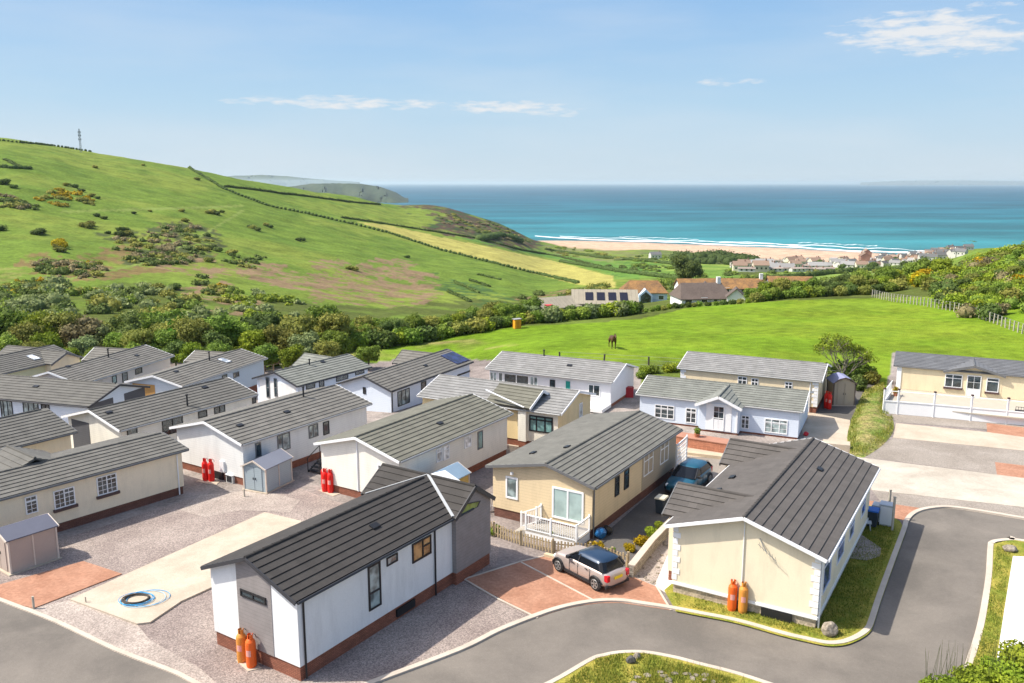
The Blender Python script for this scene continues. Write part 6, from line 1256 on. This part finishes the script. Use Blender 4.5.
def car(lab,cat,x,y,z,rz,Ln,W,Hh,wb,wr,body,roofm,deck,cab,colr_handles=True,grp=None):
    """nose towards local +x; deck: (x,height) of bonnet, belt and boot line; cab: rear-bottom, rear-top, front-top, front-bottom x"""
    t=empty('parked_car',(x,y,z),rz); tag(t,lab,cat); a=Ln/2; fx=wb/2+.02; rx=-wb/2+.02
    st=[-a,-a+.04,-a+.16,-a+.42,rx-.15,rx+.35,-.4,0,.4,fx-.4,fx+.1,a-.45,a-.18,a-.05,a]; rings=[]
    for s in st:
        e=min((s+a),(a-s)); wv=W/2*(1-.24*math.exp(-e/.14)-.10*math.exp(-e/.5)); top=interp(s,deck); bot=.20+(.12*math.exp(-e/.12)); m_=bot+(top-bot)*.5
        rings.append([(s,-wv*.55,bot-.0),(s,-wv*.94,bot+.02),(s,-wv,bot+(top-bot)*.3),(s,-wv*.995,bot+(top-bot)*.62),(s,-wv*.95,top-.09),(s,-wv*.82,top),(s,0,top+.025),(s,wv*.82,top),(s,wv*.95,top-.09),(s,wv*.995,bot+(top-bot)*.62),(s,wv,bot+(top-bot)*.3),(s,wv*.94,bot+.02),(s,wv*.55,bot)])
    q=MB(); 
    for A,B in zip(rings,rings[1:]):
        n=len(A)
        for i in range(n): q.face([A[i],B[i],B[(i+1)%n],A[(i+1)%n]])
    q.face(rings[0]); q.face(rings[-1][::-1]); o=q.build('body',body,t,smooth=True,weld=True); md=o.modifiers.new('s','SUBSURF'); md.levels=md.render_levels=2
    rb,rt,ft,fb=cab; zb=interp(0,deck)-.03; zt_=Hh; wb_=W/2*.90; wt=W/2*.72
    def ring(z,x0,x1,w,r=.12,n=7):
        out=[]
        for (cx,cy,a0) in ((x1-r,w-r,0),(x0+r,w-r,90),(x0+r,-w+r,180),(x1-r,-w+r,270)):
            for k in range(n): an=R(a0+90*k/(n-1)); out.append((cx+r*math.cos(an),cy+r*math.sin(an),z))
        return out
    lo=ring(zb,rb,fb,wb_,.26); hi=ring(zt_-.10,rt,ft,wt,.30); q=MB(); n=len(lo)
    for i in range(n): q.face([lo[i],lo[(i+1)%n],hi[(i+1)%n],hi[i]])
    q.face(hi); g=q.build('window_band',mat('car_glass',(.008,.010,.014),.12,.1,spec=.35),t,smooth=False)
    q=MB(); h1=ring(zt_-.17,rt-.05,ft+.05,wt+.045,.32); h2=ring(zt_-.07,rt+.02,ft-.04,wt-.01,.32); h3=ring(zt_-.01,rt+.25,ft-.30,wt-.18,.28); h4=ring(zt_+.02,rt+.6,ft-.6,wt*.35,.12)
    for A,B in ((h1,h2),(h2,h3),(h3,h4)):
        for i in range(n): q.face([A[i],A[(i+1)%n],B[(i+1)%n],B[i]])
    q.face(h4); q.build('roof',roofm,t,smooth=True,weld=True)
    q=MB()
    for s in (-1,1):
        q.bar((fb-.1,s*(wb_-.02),zb),(ft-.06,s*(wt-.0),zt_-.1),.06,.05); q.bar((rb+.12,s*(wb_-.02),zb),(rt+.1,s*(wt-.0),zt_-.1),.14,.05)
        for k in (.02,): q.bar((k-.05,s*(wb_+.004),zb),(k-.08,s*(wt+.01),zt_-.1),.07,.03)
    q.pieces('pillar',BLP,t)
    for xw in (fx,rx):
        for s in (-1,1):
            wy=s*(W/2-.09); w_=empty('wheel',(xw,wy,wr)); w_.parent=t; q=MB(); q.tube([(0,-.11,0),(0,.11,0)],wr,22); q.build('tyre',RUB,w_)
            q=MB(); 
            for k in range(5): an=k*1.2566; q.bar((0,s*.118,0),(math.cos(an)*wr*.66,s*.118,math.sin(an)*wr*.66),.07,.02,up=(0,1,0))
            q.tube([(math.cos(i*.3927)*wr*.67,s*.115,math.sin(i*.3927)*wr*.67) for i in range(17)],.022,5,cap=False); q.build('rim',ALY,w_)
            q=MB(); pts=[(xw+math.cos(R(k))*(wr+.055),s*(W/2-.005),wr+math.sin(R(k))*(wr+.055)) for k in range(-12,193,12)]; q.tube(pts,.045,5,cap=False); q.build('wheel_arch',BLP,t)
            q=MB(); q.lathe([(0,-.01),(wr+.03,-.01),(wr+.03,.012),(0,.012)],22); o=q.build('wheel_well',BLP,t); o.location=(xw,s*(W/2-.022),wr+.01); o.rotation_euler=(R(90),0,0)
    q=MB(); q.box(-a+.02,-a+.12,-W*.44,W*.44,.22,.36); q.box(a-.12,a-.02,-W*.42,W*.42,.22,.36); 
    for s in (-1,1): q.box(-wb/2+wr+.08,wb/2-wr-.06,s*(W/2-.06),s*(W/2-.005)+.0,.18,.30) if s>0 else q.box(-wb/2+wr+.08,wb/2-wr-.06,-(W/2-.005),-(W/2-.06),.18,.30)
    q.build('bumper_trim',BLP,t)
    zl=interp(-a+.1,deck)
    for s in (-1,1):
        q=MB(); q.box(-a-.015,-a+.2,s*W*.37-.09,s*W*.37+.09,zl-.36,zl-.08); o=q.build('tail_light',TLR,t); b=o.modifiers.new('b','BEVEL'); b.width=.04; b.segments=2
        q=MB(); q.lathe([(0,.03),(.10,.02),(.12,-.02),(.12,-.1),(0,-.1)],16); o=q.build('headlight',LMP,t); o.location=(a-.13,s*W*.36,interp(a-.1,deck)-.10); o.rotation_euler=(0,R(72),0)
        q=MB(); q.box(fb-.42,fb-.24,s*(W/2+.0)-.02,s*(W/2+.14) if s>0 else s*(W/2)+.02,zb+.02,zb+.15) if s>0 else q.box(fb-.42,fb-.24,-(W/2+.14),-(W/2)+.02,zb+.02,zb+.15); o=q.build('wing_mirror',BLP,t); b=o.modifiers.new('b','BEVEL'); b.width=.03
        for hx_ in (-.05+.3,-.85+.2): q=MB(); q.box(hx_-.08,hx_+.08,s*(W/2+.01)-.02,s*(W/2+.01)+.02,zb-.14,zb-.11); q.build('door_handle',BLP,t)
        for hx_ in (-.06,fb-.35,-wb/2+.4): q=MB(); q.box(hx_-.006,hx_+.006,s*(W/2-.006)-.008,s*(W/2-.006)+.012,.32,zb-.03); q.build('door_seam',BLP,t)
    q=MB(); q.box(-a-.03,-a,-.26,.26,zl-.33,zl-.20); q.build('number_plate',YPL,t)
    q=MB(); q.box(a-.02,a+.015,-.35,.35,.30,.52); q.build('grille',BLP,t); return t
mdeck=[(-1.92,.76),(-1.8,.92),(-1.3,.99),(.5,.99),(.9,.985),(1.45,.90),(1.75,.77),(1.92,.56)]
car('silver beige hatchback with a dark blue roof parked on the red paving','car',3.72,38.12,.05,R(129),3.80,1.72,1.40,2.52,.31,paint('silver_beige_paint',(.50,.42,.38),.45,.28),paint('navy_roof_paint',(.012,.035,.075),.2,.22),mdeck,(-1.70,-1.44,.30,.86))
tdeck=[(-2.15,.85),(-1.9,.98),(-1.4,1.0),(.8,.97),(1.1,.95),(1.7,.84),(2.0,.72),(2.15,.55)]
tb=paint('teal_paint',(.012,.10,.16),.3,.22); car('teal blue car parked in the lane between the two middle homes','car',11.0,50.35,.012,R(237),4.2,1.76,1.48,2.6,.32,tb,tb,tdeck,(-2.0,-1.5,.3,1.15))
# ------------------------------------------------------------------ deck, railings, fences
def rail(q,p0,p1,h,sp=.13,post=.09,t=.026,base=.08,ends=(1,1)):
    p0=Vector(p0);p1=Vector(p1); n=max(1,round((p1-p0).length/sp)); Z=Vector((0,0,1))
    q.bar(p0+Z*h,p1+Z*h,.08,.05); q.bar(p0+Z*base,p1+Z*base,.05,.05)
    for i in range(n+1): p=p0.lerp(p1,i/n); q.bar(p+Z*base,p+Z*h,t)
    for e,p in zip(ends,(p0,p1)):
        if e: q.bar(p,p+Z*(h+.1),post)
dk=empty('deck',C.root.location,C.root.rotation_euler.z); tag(dk,'white railed timber deck with steps at the patio doors of the sand coloured home','deck')
yw=-C.l-.02; p1=C.inv@G(577,541.5,.42); p0=C.inv@G(524,531,.42); p2=C.inv@G(588.8,533,.42); yo=(p1.y+p0.y)/2; x0,x1=p0.x,min(p1.x,p2.x+.3)
x1=p1.x; q=MB()
nb=int((x1-x0)/.14)
for i in range(nb): q.box(x0+i*(x1-x0)/nb+.01,x0+(i+1)*(x1-x0)/nb-.01,yo,yw,.38,.42)
q.build('deck_boards',mat('grey_deck_timber',(.36,.33,.29),.9,.15,3,20),dk); q=MB(); q.box(x0,x1,yo-.0,yo+.03,.0,.375); q.box(x0,x0+.03,yo+.03,yw,0,.375); q.box(x1-.03,x1,yo+.03,yw,0,.375); q.build('deck_fascia',WF,dk)
q=MB(); rail(q,(x0,yo+.05,.42),(x1,yo+.05,.42),.85); mid=(x0+x1)/2; q.bar((mid,yo+.05,.42),(mid,yo+.05,1.37),.09); rail(q,(x1-.04,yo+.05,.42),(x1-.04,yw+.0,.42),.85,ends=(0,1)); rail(q,(x0+.04,yo+1.1,.42),(x0+.04,yw,.42),.85); q.build('balustrade',WF,dk)
q=MB()
for i in range(3): q.box(x0-.28*(i+1),x0-.28*i,yo+.1,yo+1.05,.0,.34-.12*i)
q.build('steps',mat('grey_deck_timber',(.36,.33,.29)),dk); q=MB(); rail(q,(x0-.9,yo+1.08,-.02),(x0,yo+1.08,.42),.85,ends=(1,0)); q.build('handrail',WF,dk)
q=MB(); p=C.inv@G(487,503,.5); q.box(p.x-.5,p.x+.1,p.y,p.y+.05,0,.9)
gt=empty('garden_gate',G(486,512,0),R(20)); tag(gt,'small white picket gate left of the sand coloured home','gate'); q=MB()
for i in range(7): q.box(i*.14-.42,i*.14-.34,-.02,.02,.05,1.05)
q.build('pickets',WF,gt); q=MB(); q.box(-.45,.5,.02,.05,.25,.33); q.box(-.45,.5,.02,.05,.8,.88); q.bar((-.42,.03,.3),(.48,.03,.85),.06,.03); q.build('frame',WF,gt)
# picket fence
pf=[G(u,v,0) for u,v in ((486,530),(494,536.5),(521,545.5),(553,554),(590,558),(612,563),(628,568))]; B0=pf[0]; fe=empty('picket_fence',B0); tag(fe,'low weathered picket fence between the red paving and the sand coloured home','fence'); q=MB(); r2=MB(); rd=random.Random(2)
for a,b in zip(pf,pf[1:]):
    L=(b-a).length; n=int(L/.17); d=(b-a).normalized(); nn=Vector((-d.y,d.x,0))
    for i in range(n):
        p=a-B0+d*(i+.5)*L/n+Vector((0,0,0)); h=.72+rd.uniform(-.04,.04); w_=.045; q.bar(p+Vector((0,0,.04)),p+Vector((rd.uniform(-.02,.02),0,h)),.09,.025,up=nn)
    for z in (.2,.55): r2.bar(a-B0+Vector((0,0,z))+nn*.03,b-B0+Vector((0,0,z))+nn*.03,.04,.06)
PK=mat('weathered_picket',(.40,.31,.19),.9,.2,3,14); q.build('pickets',PK,fe); r2.build('rails',PK,fe)
q=MB()
for p in pf: q.bar(p-B0,p-B0+Vector((0,0,.85)),.1)
q.build('posts',PK,fe)
q=MB(); a=G(545,556,0); b=G(560,560,0); q.bar(a+Vector((0,0,.08)),b+Vector((0,0,.08)),.25,.16); tag(q.build('timber_sleeper',mat('pale_sleeper',(.55,.45,.3),.9,.15)),'pale timber sleeper lying in front of the picket fence','sleeper')
# garden wall with coping left of the cream home
wa=[G(631,578,0),G(652,551,0),G(674,528,0)]; gw=empty('garden_wall',wa[0]); tag(gw,'low stone garden wall with pale coping between fence and cream home','wall'); q=MB(); r2=MB()
for a,b in zip(wa,wa[1:]): q.bar(a-wa[0]+Vector((0,0,.28)),b-wa[0]+Vector((0,0,.30)),.22,.62); r2.bar(a-wa[0]+Vector((0,0,.64)),b-wa[0]+Vector((0,0,.65)),.34,.07)
q.build('stonework',mat('pale_rubble',(.42,.37,.3),.95,.3,3,12,pattern=('brick',.25,.12,.02,.6)),gw); r2.build('coping',KERB,gw)
rd=random.Random(9)
def rock(name,p,s,m,seed,sq=.7):
    bm=bmesh.new(); bmesh.ops.create_icosphere(bm,subdivisions=3,radius=1); r=random.Random(seed); a=[Vector((r.uniform(-1,1),r.uniform(-1,1),r.uniform(-1,1))).normalized() for _ in range(9)]
    for v in bm.verts:
        k=min(1.0,*[ .78/max(.2,v.co.dot(n)) for n in a if v.co.dot(n)>.2] or [1.0]); v.co*=k; v.co*=1+.05*math.sin(v.co.x*9+seed)*math.sin(v.co.y*11)
        v.co=Vector((v.co.x*s[0],v.co.y*s[1],v.co.z*s[2]))
    me=bpy.data.meshes.new(name); bm.to_mesh(me); bm.free(); me.materials.append(m); o=link(name,me); o.location=p; return o
RK=mat('lichened_rock',(.20,.165,.12),.95,.35,3,14,bump=.02,bscale=9,col2=(.30,.26,.21))
o=rock('boulder',G(829,629,.30),(.40,.36,.34),RK,3); o.rotation_euler=(.2,.3,.5); tag(o,'grey brown boulder on the lawn corner by the kerb','boulder')
o=rock('boulder',G(631,660,.2),(.20,.16,.20),mat('dark_rock',(.09,.085,.08),.9,.3),5); tag(o,'small dark grey rock on the lower grass verge','boulder')
o=rock('boulder',G(637,656,.18),(.16,.14,.15),RK,6); tag(o,'small brown rock beside the dark rock on the lower verge','boulder')
o=rock('boulder',G(1010,549,.2),(.4,.3,.2),RK,8); tag(o,'flat brown stone on the right hand grass verge','boulder')
q=[]
for i in range(34):
    u=rd.uniform(636,668); v=rd.uniform(540,586)
    if not inpoly(np.array([u]),np.array([v]),[(634,577),(672,532),(672,588),(658,586)])[0]: continue
    o=rock('stone',G(u,v,.04),(.07+.06*rd.random(),.06+.05*rd.random(),.05),RK,i,.5); tag(o,'small loose stone on the pale gravel beside the garden wall','stone','loose stones beside the garden wall')
for i in range(16):
    u=rd.uniform(630,715); v=rd.uniform(669,684)+(u-640)*.05
    o=rock('stone',G(u,v,.12),(.10+.10*rd.random(),.09+.07*rd.random(),.06),RK,i+50,.5); tag(o,'small pale stone scattered in the rough lower verge','stone','stones in the lower verge')
q=MB(); q.face([G(672,664,.115),G(683,659,.115),G(690,672,.115),G(676,676,.115)])
# hose coil on the concrete pad
hc=empty('hose_coil',G(137,600,.09)); tag(hc,'loose coil of blue water pipe lying on the concrete pad','hose'); rd=random.Random(1)
def ring_(cx,cy,r0,rz_,col_,n,name,th=.022):
    q=MB(); pts=[]
    for i in range(n*28+1): a=i*2*math.pi/28; rr_=r0*(1+.06*math.sin(a*.5+rz_)+.03*math.sin(a*1.3)); pts.append((cx+rr_*math.cos(a)*1.15+.04*math.sin(a*.37),cy+rr_*math.sin(a)*.95,.03+.02*(i/28)))
    q.tube(pts,th,6); q.build(name,col_,hc)
bp_=mat('blue_pipe',(.05,.35,.65),.45,.05)
ring_(0,0,.62,0,bp_,3,'blue_pipe',.013); ring_(.42,.1,.80,1,bp_,1,'blue_pipe',.013); ring_(.2,0,.85,2,mat('pale_blue_pipe',(.35,.58,.72),.5),1,'blue_pipe',.013); ring_(-.05,0,.48,1,mat('dark_coil',(.07,.06,.05),.7),4,'dark_cable',.025)
q=MB(); q.tube([G(34,609,0),G(34,609,0)+Vector((0,0,.6))],.05,8); tag(q.build('marker_post',PW),'short pale marker post at the corner of the red drive','post')
q=MB(); q.tube([G(86,604,0),G(86,604,0)+Vector((0,0,.35))],.03,8); tag(q.build('marker_post',PW),'short stub pipe beside the concrete pad','post')
q=MB(); q.tube([G(244.5,497,0),G(244.5,497,0)+Vector((0,0,.5))],.05,8); tag(q.build('marker_post',PW),'short wooden stub post left of the blue grey shed','post')
# bins and cupboard at the right of the cream home
bb=mat('blue_bin_lid',(.02,.12,.45),.5,.05); gb_=mat('grey_green_bin',(.16,.2,.2),.6,.1)
def wbin(lab,p,rz,bm__,lm,s=1.0,name='wheelie_bin'):
    t=empty(name,p,rz); tag(t,lab,'bin'); q=MB(); q.box(-.27*s,.27*s,-.3*s,.3*s,.06,.92*s,lambda x,y,z:(x*(.8+.22*z),y*(.8+.22*z),z)); q.build('body',bm__,t); q=MB(); q.box(-.31*s,.31*s,-.36*s,.34*s,.92*s,1.0*s,lambda x,y,z:(x*(1 if z<.95*s else .9),y,z)); q.build('lid',lm,t)
    for sx in (-1,1): q=MB(); q.tube([(sx*.26*s,.26*s,.1),(sx*.31*s,.26*s,.1)],.1,12); q.build('wheel',RUB,t)
    return t
wbin('dark bin with a bright blue lid behind the cream corner home',G(872,526,.1),R(-31),mat('dark_bin',(.03,.04,.05),.6),bb)
wbin('grey bin with pale lid behind the cream corner home',G(877,521,.1),R(-31),gb_,mat('pale_lid',(.5,.53,.56),.6))
wbin('dark bin with cream lid in the lane by the dark roofed porch',G(661,513,.0),R(-31),mat('dark_bin',(.03,.04,.05)),mat('cream_lid',(.6,.57,.45),.6))
t=empty('utility_cupboard',G(886,524,.1),R(-31)); tag(t,'grey white utility cupboard on the grass behind the cream corner home','cupboard'); q=MB(); q.box(-.35,.35,-.3,.3,0,1.15); q.build('body',mat('grey_white_panel',(.55,.56,.55),.7),t); q=MB(); q.box(-.38,.38,-.34,.34,1.15,1.2); q.build('lid',mat('pale_lid',(.5,.53,.56)),t); q=MB(); q.box(-.3,.3,-.33,-.3,.08,1.08); q.build('door',WF,t)
for u,v,h,l in ((892,531,1.9,'wooden post right of the utility cupboard'),(866,512,1.7,'wooden post against the right wall of the cream corner home'),(888,520,1.75,'wooden post behind the utility cupboard')):
    p=G(u,v,.05); q=MB(); q.bar(p,p+Vector((0,0,h)),.1); q.bar(p+Vector((0,0,h)),p+Vector((0,0,h+.05)),.13,.13); tag(q.build('wooden_post',PW),l,'post')
t=empty('plastic_stool',G(865,529,.1),R(-20)); tag(t,'low pale grey step stool on the grass behind the cream corner home','stool'); q=MB(); q.box(-.3,.3,-.2,.2,.38,.44); q.build('seat',mat('pale_lid',(.5,.53,.56)),t)
for sx in (-1,1):
    for sy in (-1,1): q=MB(); q.bar((sx*.27,sy*.17,0),(sx*.22,sy*.14,.38),.05); q.build('leg',mat('pale_lid',(.5,.53,.56)),t)
o=rock('refuse_bag',G(600,533,.3),(.35,.32,.34),mat('blue_bag_plastic',(.02,.12,.30),.3,.2),11); tag(o,'crumpled blue bag beside the white deck','bag')
o=rock('refuse_bag',G(607,530,.25),(.3,.28,.3),mat('black_bag_plastic',(.015,.015,.018),.3,.2),12); tag(o,'black bag behind the blue bag by the deck','bag')
# brick planter, terrace and lattice gate before the pale blue home
def wallbit(name,lab,pts,h,w_,m,cop=None):
    P=[G(u,v,0) for u,v in pts]; t=empty(name,P[0]); tag(t,lab,'wall'); q=MB(); c_=MB()
    for a,b in zip(P,P[1:]): q.bar(a-P[0]+Vector((0,0,h/2-.05)),b-P[0]+Vector((0,0,h/2-.05)),w_,h+.1); c_.bar(a-P[0]+Vector((0,0,h+.03)),b-P[0]+Vector((0,0,h+.03)),w_+.08,.06)
    q.build('brickwork',m,t)
    if cop: c_.build('coping',cop,t)
    return t
wallbit('terrace_wall','red brick terrace wall below the porch door of the pale blue home',[(672,443),(735,453)],.7,1.1,mat('orange_brick',(.36,.15,.09),.9,.2,2,10,pattern=('brick',.225,.075,.014,1.3)),mat('brick_cap',(.38,.19,.13),.9,.15))
wallbit('edging_wall','low pale stone edging in front of the brick terrace',[(668,452),(735,460)],.22,.5,mat('sandstone',(.50,.40,.28),.9,.15))
t=empty('lattice_gate',G(681,466,0),R(62)); tag(t,'tall white lattice gate at the far end of the sand coloured home','gate'); q=MB()
for i in range(9): q.box(-1.1+i*.27,-1.06+i*.27,-.02,.02,.1,1.7)
for i in range(7): q.box(-1.1,1.1,-.03,.01,.15+i*.25,.19+i*.25)
q.build('lattice',WF,t); q=MB(); q.box(-1.2,-1.1,-.05,.05,0,1.85); q.box(1.1,1.2,-.05,.05,0,1.85); q.box(-1.1,1.1,-.03,.03,1.7,1.78); q.build('frame',WF,t)
t=empty('trellis_fence',G(737,470,0),R(62)); tag(t,'short cream trellis fence beside the dark roofed porch','fence'); q=MB()
for i in range(12): q.box(-1.1+i*.2,-1.05+i*.2,-.02,.02,.0,1.1)
q.box(-1.15,1.15,-.03,.03,1.05,1.12); q.build('panel',mat('cream_panel',(.72,.68,.58)),t)
q=MB(); q.tube([(0,0,0),(0,0,.25)],[.17,.22],12); o=q.build('plant_pot',mat('terracotta',(.4,.16,.09),.8)); o.location=G(697,437,.75); tag(o,'small terracotta pot on the brick terrace','plant pot'); link('plant',foliage_mesh('plant',[(0,0,.45,.22,.22,.28)],120,.1,LG['green'],9),o)
o=rock('red_watering_can',G(806,434,.15),(.22,.18,.2),mat('red_plastic',(.5,.02,.03),.5),14); o.name='flower_tub'; tag(o,'small red tub at the corner of the pale blue home','tub')
q=MB(); p=G(836,449,0); q.box(-.9,.9,-.5,.5,0,.5); o=q.build('masonry_block',CONC); o.location=p; o.rotation_euler=(0,0,R(-20)); tag(o,'pale low masonry block beside the dark roofed corner home','block')
# panelled white fence and rail in front of the right cream home
pr=[G(883,413.5,0),G(897,414.5,0),G(933,417.5,0),G(970,421,0),G(1006,424.3,0),G(1044,428,0),G(1085,432,0)]; B0=pr[0]; t=empty('panelled_fence',B0); tag(t,'white panelled deck fence with handrail before the right cream home','fence')
for i,p in enumerate(pr): q=MB(); q.bar(p-B0,p-B0+Vector((0,0,2.05)),.12); q.build('post',WF,t); q=MB(); q.bar(p-B0+Vector((0,0,2.05)),p-B0+Vector((0,0,2.16)),.17,.17); q.build('post_cap',BRN,t)
for a,b in zip(pr,pr[1:]):
    a=a-B0;b=b-B0; q=MB(); q.bar(a+Vector((0,0,.53)),b+Vector((0,0,.53)),.04,1.0); q.build('panel',WF,t); q=MB(); q.bar(a+Vector((0,0,1.08)),b+Vector((0,0,1.08)),.12,.07); q.bar(a+Vector((0,0,1.92)),b+Vector((0,0,1.92)),.07,.05); q.pieces('handrail',WF,t)
Lr=(pr[0]-B0,G(891,389,.8)-B0+Vector((0,0,0))); a=pr[0]-B0; b=Vector((2.2,3.6,0)); q=MB(); q.bar(a+Vector((0,0,.53)),b+Vector((0,0,.53)),.04,1.0); q.build('panel',WF,t); q=MB(); q.bar(a+Vector((0,0,1.92)),b+Vector((0,0,1.92)),.07,.05); q.bar(a+Vector((0,0,1.08)),b+Vector((0,0,1.08)),.12,.07); n=12
for i in range(n): p=a.lerp(b,i/n); q.bar(p+Vector((0,0,1.1)),p+Vector((0,0,1.9)),.03)
q.build('handrail',WF,t)
dq=MB(); f=lambda a,n,z:(RR.w+n,a,z); dq.box(-RR.l-.6,RR.l,.02,max(.5,(RR.inv@G(933,417.5,0)).x-RR.w-.06),.6,.69,f); o=dq.build('deck_boards',mat('pale_deck',(.42,.38,.31),.9,.1),RR.root)
q=MB()
for i in range(5): q.bar((i*.18,0,0),(i*.18,0,.75),.03)
q.bar((0,0,.75),(.72,0,.75),.03); q.bar((0,0,.4),(.72,0,.4),.02); q.bar((0,.35,.0),(0,.35,.45),.03); q.bar((.72,.35,0),(.72,.35,.45),.03); q.bar((.36,.0,.43),(.36,.4,.43),.74,.03); o=q.build('garden_chair',mat('dark_metal',(.06,.05,.05),.5)); pp_=G(1015,416,.69); o.location=pp_; o.rotation_euler=(0,0,R(-26)); tag(o,'dark slatted garden chair on the white fenced deck','chair')
q=MB(); q.tube([(0,0,0),(0,0,.3)],[.16,.2],12); o=q.build('plant_pot',mat('terracotta',(.4,.16,.09),.8)); o.location=G(895.5,396,.69); tag(o,'potted yellow green plant on the corner of the white fenced deck','plant pot'); link('plant',foliage_mesh('plant',[(0,0,.5,.25,.25,.3)],150,.1,LG['gold'],9),o)
# black railed deck of the pale cream home and metal steps
t=empty('metal_railing',HH.root.location,HH.root.rotation_euler.z); tag(t,'black metal railing on the small deck left of the magnolia home gable','railing'); q=MB(); y0=-HH.l-2.6; rail(q,(-3.2,y0,.6),(2.6,y0,.6),.95,sp=.16); rail(q,(2.6,y0,.6),(2.6,-HH.l,.6),.95,sp=.16,ends=(0,1)); q.build('balusters',BLP,t); q=MB(); q.box(-3.2,2.7,y0-.05,-HH.l,.5,.6); q.build('deck_boards',mat('pale_deck',(.62,.58,.5)),t)
t=empty('metal_steps',G(317,472,0),R(-31)); tag(t,'black metal steps with handrail at the left side of the olive roofed home','steps')
q=MB()
for i in range(4): q.box(-.5,.5,-.3+i*.28,-.05+i*.28,.12+i*.15,.16+i*.15)
q.build('treads',BLP,t); q=MB()
for s in (-1,1): q.bar((s*.5,-.3,.0),(s*.5,.85,.6),.04,.1); q.bar((s*.5,-.3,.95),(s*.5,.85,1.5),.04); q.bar((s*.5,-.3,0),(s*.5,-.3,.95),.04); q.bar((s*.5,.85,0),(s*.5,.85,1.5),.04)
q.build('frame',BLP,t)
t=empty('timber_rail',G(520,440,0),R(-20)); tag(t,'dark brown timber handrail before the yellow rendered home','railing'); q=MB(); q.bar((0,0,0),(0,0,1.25),.12); q.bar((-.6,0,1.1),(0,0,1.15),.07); q.bar((0,0,.65),(2.2,-.2,.35),.08); q.bar((2.2,-.2,0),(2.2,-.2,.6),.1); q.build('posts',mat('brown_timber',(.12,.05,.035),.8),t)
sheet('patio',[(508,440),(520,430),(572,442),(560,452),(510,452)],.01,CONC)
# underfloor extras: meter boxes and cables at the home ends
for hm,u,v,l in ((B,232,482,'small white meter box beside the red bottles at the broad white gable'),(A,262,668,None)):
    if l: t=empty('meter_cupboard',G(u,v,0),R(-32)); tag(t,l,'meter box'); q=MB(); q.box(-.3,.3,-.2,.2,0,.5); q.build('body',mat('grey_white_panel',(.55,.56,.55)),t); q=MB(); q.box(-.33,.33,-.24,.22,.5,.55); q.build('lid',WF,t); q=MB(); q.box(-.22,.22,-.22,-.2,.06,.44); q.build('door',BLP,t)
# remove prototypes that were never placed
def rmtree(o):
    for c in list(o.children): rmtree(c)
    bpy.data.objects.remove(o)
for g_ in list(SH.values())+list(TP.values()):
    for o in g_:
        if id(o) not in used: rmtree(o)
for i,o in enumerate(protos):
    if i not in uh: rmtree(o)
bpy.context.view_layer.update()
